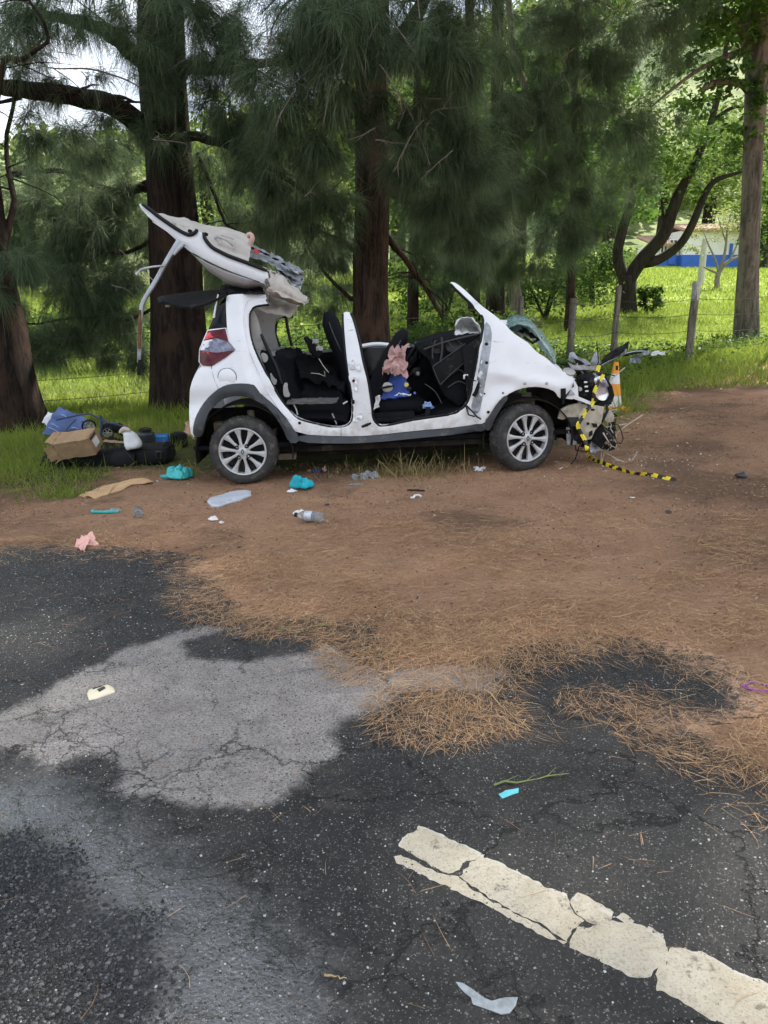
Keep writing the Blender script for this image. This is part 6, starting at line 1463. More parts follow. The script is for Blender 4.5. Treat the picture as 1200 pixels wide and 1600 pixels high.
# ---------- raised tailgate with black glass
tg = bpy.data.objects.new('tailgate', None); COL.objects.link(tg); tg.parent = car; tg.empty_display_size = .1
ph = L3(356, 459, .25); pe = L3(232, 466, .35)
def gate(a, c, dz=0.0):
    x = ph.x + (pe.x - ph.x) * a; wv_ = 1 - .32 * a ** 3
    y = .77 + (c - .5) * 1.22 * wv_
    return (x + .10 * a * (2 * c - 1) ** 2, y, ph.z + .085 * math.sin(math.pi * (a * .62 + .05)) - .10 * a + .02 * math.sin(math.pi * c) - .10 * math.sin(math.pi * min(1, a * 1.05)) * (1 - c) ** 2 - .035 * (2 * c - 1) ** 2 + dz)
m = MB(); m.grid(gate, 20, 20, thick=.018); m.build('gate_shell', M_black, tg)
m = MB(); m.grid(lambda a, c: gate(.10 + .78 * a, .08 + .84 * c, .012), 16, 16, thick=.006); m.build('rear_window', M_glassd, tg)
m = MB(); m.tube([L3(341, 460, .2), L3(337, 478, .18), L3(334, 497, .16)], [.007, .009, .012], 8); m.build('gas_strut', M_steel, tg)
m = MB(); m.box(L3(262, 478, .45), (.03, .05, .02)); m.build('latch', M_cpil, tg, bevel=.004)

# ---------- windscreen, bonnet and smashed front
m = MB(); m.grid(crumple(lambda a, c: L3(790 + 78 * a, 514 + 54 * a ** 1.6 - 10 * math.sin(math.pi * a) * (1 - c) + 4 * c, .22 + .75 * c) + Vector((0, 0, .10 * math.sin(math.pi * c) + .05 * math.sin(math.pi * a))), .022, 7, 9), 26, 18, thick=.006); wsn = m.build('windscreen', M_shat, car)
m = MB(); m.grid(crumple(bil(L3(811, 516, .35), L3(830, 525, .3), L3(843, 528, .4), L3(820, 512, .6)), .03, 12, 3), 8, 6, thick=.01); m.tube([L3(818, 526, .26), L3(832, 536, .24), L3(846, 528, .3)], .012, 6); m.build('windscreen_trim', M_black, wsn)
m = MB(); m.grid(crumple(bil(L3(787, 507, .3), L3(796, 509, .3), L3(793, 500, .5), L3(782, 498, .5)), .02, 12, 3), 6, 6, thick=.01); m.build('airbag_edge', M_airbag, wsn)
m = MB(); m.grid(crumple(lambda a, c: L3(812 + 85 * a, 536 + 56 * a, .16 + 1.2 * c) + Vector((0, 0, -.05 + .05 * math.sin(3.14 * c))), .05, 5, 7), 22, 22, thick=.006); m.build('crumpled_bonnet', M_paint, car)
fr = bpy.data.objects.new('smashed_front', None); COL.objects.link(fr); fr.parent = car; fr.empty_display_size = .1
def plate(nm, pts, yo, mm, th=.010, dent=.05, rnd=0, parent=fr, tilt=0.0, seed=0):
    P = [Lc(u, v, yo) for u, v in pts]; cx_ = sum(p[0] for p in P) / len(P)
    return panel(nm, P, mm, parent, yf=lambda X, Z: yo + tilt * (np.asarray(X) - cx_), thick=th, rnd=rnd, dent=dent, step=.012, grid=.02, seed=seed, lip=.001)
plate('top_bracket', [(886, 566), (897, 571), (915, 571), (934, 573), (934, 580), (915, 578), (900, 578), (893, 576)], .14, M_grayprim, .02, tilt=.3)
plate('broken_carrier', [(890, 551), (896, 550), (903, 558), (914, 561), (924, 569), (916, 571), (905, 568), (894, 566), (889, 560)], .30, M_grayprim, .01, .09, seed=3)
plate('carrier_hole', [(897, 560), (908, 564), (914, 569), (901, 569)], .285, M_black, .01)
plate('broken_carrier', [(923, 566), (929, 552), (934, 549), (937, 556), (933, 568), (936, 574)], .34, M_grayprim, .01, .09, seed=5)
m = MB(); m.lathe([(0, .0), (.035, .0), (.05, -.012), (.056, -.006), (.056, .03)], 24, c=(0, 0, 0)); e_ = m.build('wing_mount', M_cpil, fr); e_.location = L3(889, 581, .10); e_.rotation_euler = (rad(-35), rad(14), 0); e_.scale = (1, 1, .65)
plate('lamp_bracket', [(897, 593), (903, 604), (904, 622), (893, 624), (884, 623), (890, 614)], .075, M_paint, .03)
plate('bracket_hole', [(894, 606), (896, 598), (897, 604)], .062, M_black, .008, 0); plate('bracket_hole', [(887, 618), (893, 609), (899, 617)], .062, M_grayprim, .008, 0)
plate('lamp_bracket', [(900, 618), (910, 622), (926, 629), (925, 634), (908, 627), (898, 624)], .08, M_paint, .03)
m = MB(); m.loft([L3(880, 607, .04), L3(880, 622, .04)], .02, .022, n=10); m.loft([L3(880, 622, .04), L3(880, 631, .04)], .01, .010, n=8); m.build('wing_clip', M_black, fr)
# head lamp: housing, reflector, lens
hl = bpy.data.objects.new('head_lamp', None); COL.objects.link(hl); hl.parent = fr; hl.empty_display_size = .1
m = MB()
m.grid(ell(918, 604, 17, 22, .17, .05), 10, 24, thick=.01); m.build('lamp_housing', M_black, hl)
f_ = ell(941, 607, 16, 20, .13, .06); c0 = L3(940, 607, .15); R_ = Matrix.Rotation(rad(-12), 3, 'Y')
plate('reflector', [(926, 592), (933, 588), (943, 588), (951, 595), (956, 606), (956, 616), (950, 624), (941, 627), (932, 622), (927, 612), (931, 604)], .125, M_chrome, .02, .10, rnd=1, parent=hl, tilt=.35, seed=2)
plate('lens_shard', [(936, 590), (948, 594), (953, 604), (944, 606), (938, 600)], .085, M_clearl, .006, .08, parent=hl, tilt=.5, seed=4)
f2_ = ell(935, 593, 9, 7, .16, .03); m = MB(); m.grid(f2_, 8, 18, thick=.004); m.build('indicator_bowl', M_grayprim, hl)
for u, v, r in ((916, 596, .02), (917, 610, .02), (909, 590, .025), (906, 608, .018), (922, 600, .03)):
    m = MB(); p = L3(u, v, .11); m.lathe([(0, -.03), (r * .7, -.03), (r * .75, -.015), (r, -.01), (r, .05)], 14, c=p); m.build('lamp_socket', M_black if r > .019 else M_cpil, hl)
for u, v in ((916, 604), (917, 611), (915, 597)):
    m = MB(); m.box(L3(u, v, .085), (.028, .012, .014)); m.build('plug', M_airbag, hl, bevel=.002)
plate('lamp_surround', [(940, 584), (948, 590), (957, 604), (960, 618), (957, 628), (945, 633), (930, 634), (934, 630), (948, 626), (953, 616), (949, 602), (942, 592)], .13, M_black, .06, .05)
for k in range(20):
    m = MB(); u = random.uniform(896, 950); v = random.uniform(560, 690); P = [L3(u + random.uniform(-14, 14) * q, v + random.uniform(-8, 12) * q, .16 + .03 * q) for q in range(5)]; m.tube(smooth_path(P, 3), .005, 5); m.build('wiring', random.choice([M_black, M_rub, M_cream]), fr)
for k in range(44):
    u = random.uniform(898, 958); v = random.uniform(575, 700); su = random.uniform(3, 9); m = MB(); y0 = random.uniform(.14, .5)
    m.grid(crumple(bil(L3(u - su, v + su, y0), L3(u + su, v + su * .6, y0 + .05), L3(u + su * .8, v - su, y0 + .1), L3(u - su * .6, v - su, y0)), .04, 12, k * 3), 7, 7, thick=.006); m.build('broken_plastic', random.choice([M_black, M_black, M_trim, M_rub, M_grayprim]), fr)
m = MB(); m.box((WB + .33, .78, .52), (.30, .9, .36)); m.box((WB + .3, .5, .66), (.3, .3, .2)); m.tube([(WB + .35, .3, .6), (WB + .4, .9, .66)], .06, 10); m.build('engine_block', M_well, fr, bevel=.03)
# cream inner wing and crash box under the lamp
plate('inner_wing_panel', [(876, 640), (890, 633), (906, 630), (918, 634), (925, 642), (912, 652), (900, 655), (888, 652), (880, 656), (872, 654)], .13, M_cream, .03, .04)
plate('crash_panel', [(904, 650), (912, 638), (927, 633), (944, 636), (942, 650), (939, 662), (930, 672), (924, 686), (914, 688), (911, 678), (906, 668), (906, 658)], .09, M_cream, .04, .05, seed=7)
for pts in [[(924, 661), (933, 662), (934, 668), (927, 668)], [(917, 660), (921, 660), (921, 664), (917, 664)], [(923, 638), (929, 639), (929, 642), (924, 642)], [(921, 675), (926, 672), (926, 680), (920, 683)]]:
    plate('panel_hole', pts, .060, M_rub, .006, 0)
plate('crash_panel', [(944, 640), (950, 642), (956, 643), (960, 650), (958, 659), (950, 660), (944, 656)], .12, M_cream, .04, .05, seed=11)
m = MB(); m.tube([L3(948, 632, .12), L3(949, 642, .1), L3(945, 650, .1), L3(940, 660, .1)], .012, 6); m.build('torn_edge', M_rub, fr)
plate('splash_shield', [(890, 656), (902, 654), (906, 668), (912, 682), (914, 694), (900, 690), (893, 680)], .14, M_black, .03, .04)
plate('splash_shield', [(888, 652), (906, 652), (905, 664), (889, 668)], .12, M_clad, .03, .02)
plate('shield_foot', [(885, 668), (891, 668), (894, 688), (901, 690), (901, 695), (886, 695)], .12, M_grayprim, .02, .02)
plate('hanging_plastic', [(931, 672), (941, 664), (948, 676), (954, 694), (946, 690), (940, 702), (930, 694), (924, 690)], .16, M_black, .03, .08, seed=4)
m = MB(); m.tube([L3(942, 676, .12), L3(947, 684, .11), L3(952, 692, .11)], [.008, .006, .004], 5); m.tube([L3(955, 662, .1), L3(954, 670, .1), L3(958, 676, .1)], .004, 5); m.build('torn_strip', M_cream, fr)
m = MB(); m.box((WB + .42, .8, .36), (.06, 1.1, .14)); m.build('bumper_beam', M_black, fr, bevel=.02)
# ============================================================ THINGS LYING ROUND THE WRECK
def scale_at(p): return ((p - EYE).dot(Vector((0, math.cos(PITCH), -math.sin(PITCH))))) / FPX
def gpt(u, v, dz=0.0):
    p = at_ground(u, v); p.z += float(relief(np.array([p.x]), np.array([p.y]))[0]) + dz; return p
def shift(m, B):
    m.v = [tuple(Vector(q) - B) for q in m.v]; return m
def cloth(m, rx, ry, h, seed, nr=12, na=28, c=(0, 0, 0), rot=0.0, ragged_=.35, fold=1.0):
    """crumpled cloth or bag: folded dome with an uneven outline, closed underneath"""
    c = Vector(c); vs = []; fs = []
    for i in range(nr + 1):
        t = i / nr
        for j in range(na):
            q = 2 * math.pi * j / na
            R = 1 + ragged_ * noise.noise((math.cos(q) * 1.6 + seed, math.sin(q) * 1.6, seed)) + .12 * noise.noise((math.cos(q) * 5, math.sin(q) * 5 + seed, 2))
            x = math.cos(q) * t * R * rx; y = math.sin(q) * t * R * ry
            f = abs(noise.noise((x / rx * 1.5 + seed, y / ry * 1.5, seed * .7))) * 1.3 + abs(noise.noise((x / rx * 4.1, y / ry * 4.1 + seed, 4))) * .6
            z = h * math.sqrt(max(0, 1 - t ** 2.4)) * (.66 + .55 * fold * (f - .42) + .10 * noise.noise((x / rx * 7, y / ry * 7, seed)))
            xr_ = x * math.cos(rot) - y * math.sin(rot); yr_ = x * math.sin(rot) + y * math.cos(rot)
            vs.append(c + Vector((xr_, yr_, z + .004)))
    for i in range(nr):
        for j in range(na):
            fs.append((i * na + j, (i + 1) * na + j, (i + 1) * na + (j + 1) % na, i * na + (j + 1) % na))
    fs.append(tuple(nr * na + j for j in range(na))[::-1])
    m.add(vs, fs); return m
def sheet_on_ground(name, px, h, mats, label, cat, curl=0.0, rag=.004, group=None, lift=.004, bumpy=.0):
    P = ragged([gxy(u, v) for u, v in px], .015, rag, px[0][0])
    def zf(x, y):
        x = np.asarray(x); y = np.asarray(y)
        return zg(x, y) + relief(x, y) + lift + curl * (fbm(x, y, 8, 2, 3) ** 2) + bumpy * fbm(x, y, 30, 3, 5)
    o = slab(name, P, h, mats, None, zf, grid=.02)
    return tag(o, label, cat, group)

M_card = simple('brown_cardboard', (0.33, 0.215, 0.12), .9, var=.15, scale=9, dirt=(.20, .13, .075), dirt_amt=.25)
M_teal = simple('turquoise_plastic', (0.03, 0.42, 0.42), .35, var=.15, bmp=.1)
M_tealc = simple('turquoise_cloth', (0.015, 0.36, 0.44), .85, var=.25, bmp=.2)
M_whitep = simple('white_plastic_film', (0.72, 0.73, 0.74), .4, var=.06, scale=14)
M_paperw = simple('white_paper', (0.70, 0.69, 0.66), .85, var=.08)
M_pink = simple('pink_cloth', (0.50, 0.31, 0.29), .9, var=.1, bmp=.15)
M_blue = simple('blue_bag_cloth', (0.08, 0.13, 0.30), .6, var=.35, scale=5, bmp=.1)
M_navy = simple('navy_tube', (0.035, 0.05, 0.11), .4, var=.15)
M_case = simple('black_case_fabric', (0.010, 0.010, 0.011), .8, var=.3, bmp=.2, spec=.25)
M_jug = simple('dark_grey_plastic', (0.028, 0.030, 0.033), .45, var=.2)
M_bluebox = simple('blue_box_print', (0.02, 0.13, 0.42), .5, var=.3, scale=14)
M_clear = simple('clear_plastic', (0.62, 0.66, 0.68), .15, var=.1)
for m_, tr in ((M_clear, .75),):
    b = m_.node_tree.nodes['Principled BSDF']; b.inputs['Transmission Weight'].default_value = tr; b.inputs['IOR'].default_value = 1.2; b.inputs['Alpha'].default_value = .8

# ---- traffic cone behind the nose
p = gpt(957, 640); s = scale_at(p); H = 73 * s
co = empty('traffic_cone', p, 'orange and white traffic cone standing behind the smashed headlamp', 'cone', rz=.2)
M_or = simple('orange_cone_plastic', (0.80, 0.30, 0.015), .5, var=.08, dirt=(.4, .2, .06), dirt_amt=.1); M_ws = simple('white_cone_band', (.72, .70, .68), .5, var=.08, dirt=(.4, .36, .32), dirt_amt=.15)
rr = lambda z: .118 - (.118 - .028) * (z / H)
for z0, z1, mm, nm in ((.04, .30, M_ws, 'band'), (.30, .55, M_or, 'body'), (.55, .76, M_ws, 'band'), (.76, 1.0, M_or, 'body')):
    m = MB(); m.lathe([(rr(z0 * H), z0 * H), (rr(z1 * H), z1 * H), (rr(z1 * H) - .006, z1 * H), (rr(z0 * H) - .006, z0 * H)], 32, axis='z'); m.build(nm, mm, co)
m = MB(); m.box((0, 0, .022), (.36, .36, .044), taper=.92); m.build('base', M_or, co, bevel=.008)
m = MB(); m.box((-.005, -(rr(.88 * H) + .001), .885 * H), (.03, .006, .055), Matrix.Rotation(-.16, 3, 'X')); m.build('sticker', M_rub, co)

# ---- hazard tape
def tape(pts, wd, name, label):
    P = smooth_path(pts, 10); B = P[-1].copy(); acc = 0; rows = []; 
    for i, q in enumerate(P):
        t = (P[min(i + 1, len(P) - 1)] - P[max(i - 1, 0)]).normalized()
        if i: acc += (q - P[i - 1]).length
        tw = .25 + 1.5 * noise.noise((acc * 2.2, 3.1, 0)) + .3
        a = t.cross(Vector((0, -1, 0.35))).normalized(); b_ = t.cross(a); d = (a * math.cos(tw) + b_ * math.sin(tw)) * wd * .5
        rows.append((q - d, q + d, acc))
    m = MB(); vs = []
    for a, c, _ in rows: vs += [a - B, a.lerp(c, .5) - B + Vector((0, -.004, .004)), c - B]
    for i in range(len(rows) - 1):
        for j in (0, 1):
            m.f.append([i * 3 + j, i * 3 + j + 1, i * 3 + j + 4, i * 3 + j + 3]); m.m.append(int((rows[i][2] + j * .012) / .058) % 2)
    m.v = [tuple(v) for v in vs]
    o = m.build(name, [simple('yellow_tape', (.75, .60, .02), .4, var=.08), simple('black_tape', (.012, .012, .012), .4)], None, smooth=False)
    o.location = B
    md = o.modifiers.new('thickness', 'SOLIDIFY'); md.thickness = .0012
    return tag(o, label, 'tape')
Wp = lambda u, v, yo: CM @ L3(u, v, yo)
tape([Wp(936, 571, .10), Wp(934, 583, .09), Wp(942, 586, .06), Wp(934, 600, .05), Wp(929, 612, .04), Wp(926, 630, .04), Wp(917, 641, .03), Wp(909, 654, .03), Wp(903, 665, .03), Wp(908, 677, .04), Wp(915, 690, .03), Wp(918, 705, .0),
      gpt(920, 716, .02), gpt(935, 723, .018), gpt(960, 732, .016), gpt(990, 741, .014), gpt(1020, 747, .014), gpt(1055, 754, .010)], .034, 'hazard_tape', 'yellow and black hazard tape trailing from the smashed front onto the dirt')

# ---- torn bumper parts in the grass beyond the cone
B = gpt(985, 585); bmp_ = empty('broken_bumper', B, 'broken black bumper grille with silver trim lying in the grass beyond the cone', 'car part')
Yb = B.y
def Db(u, v, dy=0): return at_depth(u, v, Yb + dy) - B
m = MB(); m.grid(crumple(bil(Db(940, 566), Db(978, 551), Db(983, 533, .4), Db(944, 556, .3)), .03, 6, 2), 14, 8, thick=.02); m.build('grille_panel', M_black, bmp_)
m = MB(); m.grid(crumple(bil(Db(975, 556), Db(1012, 546, .2), Db(1014, 543, .5), Db(980, 549, .4)), .03, 8, 6), 12, 5, thick=.02); m.build('bumper_strip', M_black, bmp_)
for pts, r, mm, nm in [([(938, 572), (955, 562), (975, 552), (978, 545)], .018, M_grayprim, 'trim_bar'), ([(975, 553), (992, 549), (1010, 549)], .010, M_steel, 'trim_bar')]:
    m = MB(); m.tube(smooth_path([Db(u, v, -.05) for u, v in pts], 4), r, 7); m.build(nm, mm, bmp_)
for a, b2_, c, d, mm in [((982, 568), (1000, 566), (1002, 553), (988, 556), M_grayprim), ((1000, 556), (1016, 553), (1014, 548), (1002, 548), M_steel), ((1016, 554), (1040, 553), (1036, 547), (1020, 549), M_paint), ((925, 570), (940, 574), (936, 560), (928, 556), M_grayprim)]:
    m = MB(); m.grid(crumple(bil(Db(*a), Db(*b2_), Db(*c, .2), Db(*d, .2)), .045, 9, a[0]), 9, 7, thick=.008); m.build('torn_piece', mm, bmp_)

# ---- luggage heap left of the car
p = gpt(170, 728); s = scale_at(p)
cs = empty('instrument_case', p, 'long black fabric case lying in the grass under the cardboard box', 'case')
def Dp(u, v, dy=0.0): return at_depth(u, v, p.y + dy) - p
m = MB(); P = [Dp(78, 714, .28), Dp(100, 712, .25), Dp(140, 715, .2), Dp(178, 716, .16), Dp(212, 712, .14), Dp(240, 709, .14), Dp(268, 706, .14)]
m.loft(smooth_path(P, 4), [.10] + [.16] * 7 + [.13, .12, .13] + [.17] * 13 + [.15], [.05] + [.10] * 8 + [.09] * 2 + [.105] * 13 + [.07], n=24, e=3.2); m.build('case_body', M_case, cs)
m = MB(); P = [Dp(186, 722, -.03), Dp(200, 716, -.03), Dp(214, 722, -.03)]; m.loft(smooth_path([Dp(178, 718, .0), Dp(196, 717, -.02), Dp(214, 718, .0)], 4), .09, [.05, .085, .09, .095, .095, .095, .09, .085, .06], n=20); m.build('case_pocket', M_case, cs)
m = MB(); P = [Dp(244, 706, -.045), Dp(252, 706, -.05), Dp(252, 716, -.05), Dp(244, 716, -.045)]; m.tube(P + [P[0]], .008, 6); m.build('buckle', M_jug, cs)
m = MB(); m.tube(smooth_path([Dp(95, 712, .1), Dp(97, 700, .06), Dp(112, 698, .05), Dp(130, 706, .06)], 4), .012, 6); m.tube(smooth_path([Dp(140, 706, .03), Dp(180, 705, .0), Dp(225, 702, -.01), Dp(262, 699, .0)], 4), .004, 5); m.build('zip_strap', M_rub, cs)
# cardboard box, open end to the left
pb_ = at_depth(122, 693, p.y - .02); bx = empty('cardboard_box', pb_, 'open brown cardboard box with a white label tipped on top of the black case', 'box')
ax = (at_depth(152, 689, p.y - .06) - at_depth(92, 698, p.y + .02)); Lx = ax.length; ax.normalize(); ay = Vector((0.45, .9, 0.05)); ay = (ay - ax * ay.dot(ax)).normalized(); az = ax.cross(ay).normalized()
Rb = Matrix((ax, ay, az)).transposed() @ Matrix.Rotation(rad(24), 3, 'X')
def bxp(a, c, e): return Rb @ Vector((a * Lx * .45, c * .105, e * .092))
def bwall(q, nm='box_side', mats=M_card):
    m = MB(); m.grid(crumple(bil(*q), .014, 8, q[0][0] * 9), 9, 7, thick=.004); return m.build(nm, mats, bx)
bwall((bxp(-1, -1, -1), bxp(1, -1, -1), bxp(1, -1, 1), bxp(-1, -1, 1))); bwall((bxp(-1, 1, -1), bxp(1, 1, -1), bxp(1, 1, 1), bxp(-1, 1, 1)))
bwall((bxp(-1, -1, 1), bxp(1, -1, 1), bxp(1, 1, 1), bxp(-1, 1, 1))); bwall((bxp(-1, -1, -1), bxp(1, -1, -1), bxp(1, 1, -1), bxp(-1, 1, -1)))
bwall((bxp(1, -1, -1), bxp(1, 1, -1), bxp(1, 1, 1), bxp(1, -1, 1)), 'box_end')
bwall((bxp(-1, -1, -1), bxp(-1, 1, -1), bxp(-1.45, .9, -1.4), bxp(-1.5, -.9, -1.5)), 'flap'); bwall((bxp(-1, -1, 1), bxp(-1, -1, -1), bxp(-1.4, -1.5, -.9), bxp(-1.4, -1.4, .8)), 'flap'); bwall((bxp(-1, 1, 1), bxp(-1, -1, 1), bxp(-1.35, -.9, 1.3), bxp(-1.3, .9, 1.3)), 'flap')
m = MB(); P = [bxp(1.03, -.5, -.5), bxp(1.03, .45, -.5), bxp(1.03, .45, .45), bxp(1.03, -.5, .45)]; m.add(P, [(0, 1, 2, 3)]); m.build('label', M_paperw, bx)
m = MB(); P = [bxp(1.03, -.7, .6), bxp(1.03, .5, .62), bxp(1.03, .5, .82), bxp(1.03, -.7, .8)]; m.add(P, [(0, 1, 2, 3)]); m.build('hand_hole', M_rub, bx)
# blue bag and folded pushchair frame
pq = gpt(105, 700); Yq = pq.y + .15
pk2 = gpt(96, 726); bb_ = empty('black_bag', pk2, 'slumped black bag under the open left end of the cardboard box', 'bag'); m = MB(); cloth(m, .24, .15, .17, 5.1, 14, 36, ragged_=.25); m.build('bag_body', M_case, bb_)
m = MB(); m.tube(smooth_path([(-.12, -.1, .10), (-.04, -.15, .16), (.05, -.15, .15), (.12, -.1, .09)], 4), .008, 6); m.build('bag_handle', M_rub, bb_)
pk3 = gpt(182, 704); bb_ = empty('black_jacket', pk3, 'crumpled black jacket heaped behind the white bag and the pushchair', 'jacket'); m = MB(); cloth(m, .26, .12, .20, 2.7, 16, 40, ragged_=.4); m.build('jacket_body', M_case, bb_); m = MB(); m.loft(smooth_path([(-.2, -.06, .12), (-.05, -.12, .10), (.1, -.12, .05)], 4), .03, [.03, .045, .045, .05, .05, .045, .045, .04, .03], n=12); m.build('sleeve', M_case, bb_)
bg_ = empty('blue_bag', pq, 'large blue printed bag slumped behind the cardboard box', 'bag')
Dq = lambda u, v, dy=0.0: at_depth(u, v, Yq + dy) - pq
m = MB(); m.grid(crumple(bil(Dq(66, 676), Dq(134, 688), Dq(134, 652, .12), Dq(91, 634, .1)), .03, 5, 4), 18, 14, thick=.10); m.build('bag_body', M_blue, bg_)
m = MB(); m.grid(crumple(bil(Dq(66, 660, .12), Dq(76, 666, .12), Dq(82, 646, .16), Dq(74, 644, .16)), .02, 9, 4), 7, 7, thick=.04); m.build('white_bag_corner', M_whitep, bg_)
for k, (u0, v0, u1, v1) in enumerate([(76, 668, 92, 676), (80, 662, 90, 667), (96, 648, 104, 652), (112, 668, 122, 670)]):
    m = MB(); m.tube(smooth_path([Dq(u0, v0, -.055), Dq((u0 + u1) / 2, (v0 + v1) / 2 - 1, -.06), Dq(u1, v1, -.055)], 3), .006, 5); m.build('pale_print', simple('pale_blue_print', (.30, .38, .60), .6), bg_)
pw = gpt(150, 705); pc_e = empty('folded_pushchair', pw, 'folded navy pushchair frame with one small spoked wheel on the luggage heap', 'pushchair')
Dw = lambda u, v, dy=0.0: at_depth(u, v, Yq + .05 + dy) - pw
for pts, r in [([(88, 656), (110, 651), (137, 646)], .011), ([(137, 646), (150, 651), (166, 660), (185, 662)], .011), ([(92, 676), (112, 672), (128, 673)], .010), ([(128, 658), (132, 666), (134, 680)], .010), ([(157, 649), (158, 660), (158, 684)], .016), ([(160, 655), (175, 662), (200, 667)], .009), ([(118, 656), (106, 668), (102, 676)], .008)]:
    m = MB(); m.tube(smooth_path([Dw(u, v, -.10) for u, v in pts], 4), r, 8); m.build('frame_tube', M_navy, pc_e)
for (u, v, dy, R) in ((139, 666, -.12, .072), (168, 676, -.08, .065)):
    wh = bpy.data.objects.new('wheel', None); COL.objects.link(wh); wh.parent = pc_e; wh.location = Dw(u, v, dy); wh.rotation_euler = (.2, 0, .3); wh.empty_display_size = .05
    m = MB(); m.tube([(math.cos(a) * R, 0, math.sin(a) * R) for a in np.linspace(0, 6.283, 29)], .011, 8, cap=False); m.build('tyre', M_rub, wh)
    m = MB(); m.tube([(math.cos(a) * R * .82, 0, math.sin(a) * R * .82) for a in np.linspace(0, 6.283, 25)], .005, 6, cap=False)
    for k in range(6): a = k * 1.047; m.tube([(0, 0, 0), (math.cos(a) * R * .82, 0, math.sin(a) * R * .82)], .005, 5)
    m.build('rim', M_cpil, wh)
m = MB(); m.loft(smooth_path([Dw(160, 672, .0), Dw(172, 668, .0), Dw(188, 670, .02), Dw(198, 680, .02)], 4), .07, [.03, .05, .06, .06, .06, .06, .06, .06, .055, .05, .05, .045, .03], n=16); m.build('folded_seat', M_case, pc_e)
o = MB(); cp_ = gpt(176, 706); o.grid(crumple(bil(at_depth(160, 690, p.y) - cp_, at_depth(196, 692, p.y - .02) - cp_, at_depth(194, 689, p.y + .1) - cp_, at_depth(164, 687, p.y + .1) - cp_), .01, 7, 3), 8, 4, thick=.005); o = o.build('cardboard_flap', M_card); o.location = cp_; tag(o, 'torn cardboard flap between the open box and the white bag', 'cardboard')
# white bag with a beige cap, jug, blue box, black box
pw_ = gpt(204, 712); wb = empty('plastic_bag', pw_, 'white plastic bag tied at the neck resting on the black case', 'bag')
Dv = lambda u, v, dy=0.0: at_depth(u, v, p.y - .04 + dy) - pw_
m = MB(); m.loft(smooth_path([Dv(194, 674), Dv(202, 678), Dv(207, 688), Dv(209, 697), Dv(210, 701)], 4), [.04, .05, .055, .06, .065, .07, .072, .075, .08, .085, .088, .09, .088, .085, .08, .07, .05], [.02, .03, .035, .04, .045, .05, .05, .055, .055, .06, .06, .06, .06, .055, .05, .045, .03], n=18, across=(.9, .3, .1)); 
m.v = [tuple(Vector(q) + .012 * Vector((noise.noise(Vector(q) * 16), noise.noise(Vector(q) * 16 + Vector((9, 1, 1))), noise.noise(Vector(q) * 20)))) for q in m.v]; m.build('bag_body', M_whitep, wb)
m = MB(); m.loft(smooth_path([Dv(187, 676, -.04), Dv(194, 670, -.04), Dv(203, 672, -.04)], 4), .02, [.01, .016, .02, .022, .024, .022, .02, .014, .01], n=12); m.build('bag_knot', simple('cream_plastic', (.58, .48, .38), .6), wb)
pj = gpt(230, 706); ju = empty('plastic_jug', pj, 'dark grey plastic jug with a ribbed body and wide cap', 'jug'); sj = scale_at(pj)
z0 = (706 - 698) * sj
m = MB(); prof = [(0, z0), (.088, z0), (.094, z0 + .012)]
for k in range(5): zz = z0 + .02 + .026 * k; prof += [(.095, zz), (.095, zz + .017), (.091, zz + .020), (.091, zz + .024)]
prof += [(.094, z0 + .152), (.085, z0 + .170), (.05, z0 + .180), (.048, z0 + .186)]
m.lathe(prof, 32, axis='z'); m.build('jug_body', M_jug, ju)
m = MB(); m.lathe([(.052, z0 + .178), (.056, z0 + .182), (.056, z0 + .202), (.05, z0 + .206), (0, z0 + .206)], 28, axis='z'); m.build('cap', M_rub, ju)
m = MB(); m.tube(smooth_path([(.04, -.03, z0 + .172), (.075, -.02, z0 + .21), (.0, 0, z0 + .225), (-.07, .0, z0 + .20), (-.06, .01, z0 + .172)], 4), .006, 6); m.build('handle', M_rub, ju)
pb1 = gpt(252, 704, 0); b1_ = empty('blue_carton', pb1, 'bright blue carton with a small white tag beside the dark jug', 'box', rz=.15); sb = scale_at(pb1)
m = MB(); m.box((.005, .06, .10), (.155, .12, .15)); m.build('carton', M_bluebox, b1_, bevel=.004)
m = MB(); m.box((.05, -.003, .07), (.035, .004, .07)); m.build('label', M_paperw, b1_)
m = MB(); m.box((0, -.003, .165), (.145, .004, .016)); m.build('print_band', simple('light_blue_print', (.10, .35, .65), .5, var=.3, scale=30), b1_)
pb3 = gpt(277, 700, 0); b3_ = empty('black_box', pb3, 'black box standing between the blue carton and the wheel', 'box', rz=-.2)
m = MB(); m.box((0, .06, .095), (.15, .14, .16)); m.build('box_body', M_case, b3_, bevel=.012)
m = MB(); m.tube([(-.05, -.015, .14), (-.02, -.02, .16), (.03, -.02, .15), (.06, -.015, .11)], .006, 6); m.build('strap', M_rub, b3_)
# turquoise bag
pt = gpt(281, 748); m = MB(); cloth(m, .135, .10, .14, 3.3, 20, 52); m.tube([(-.10, -.05, .03), (-.15, -.06, .025), (-.165, -.07, .045)], [.03, .018, .004], 8)
o = m.build('plastic_bag', M_teal, None, sub=1); o.location = pt; tag(o, 'turquoise plastic bag, knotted, lying in the grass left of the rear wheel', 'bag')
# flat cardboard strip
sheet_on_ground('cardboard_strip', [(121, 775), (140, 769), (168, 760), (196, 752), (222, 751), (240, 755), (226, 758), (206, 759), (190, 766), (172, 771), (150, 780), (136, 778)], .008, simple('light_cardboard', (.52, .33, .17), .9, var=.1), 'torn flat strip of brown cardboard on the dirt in front of the luggage', 'cardboard', curl=.03)
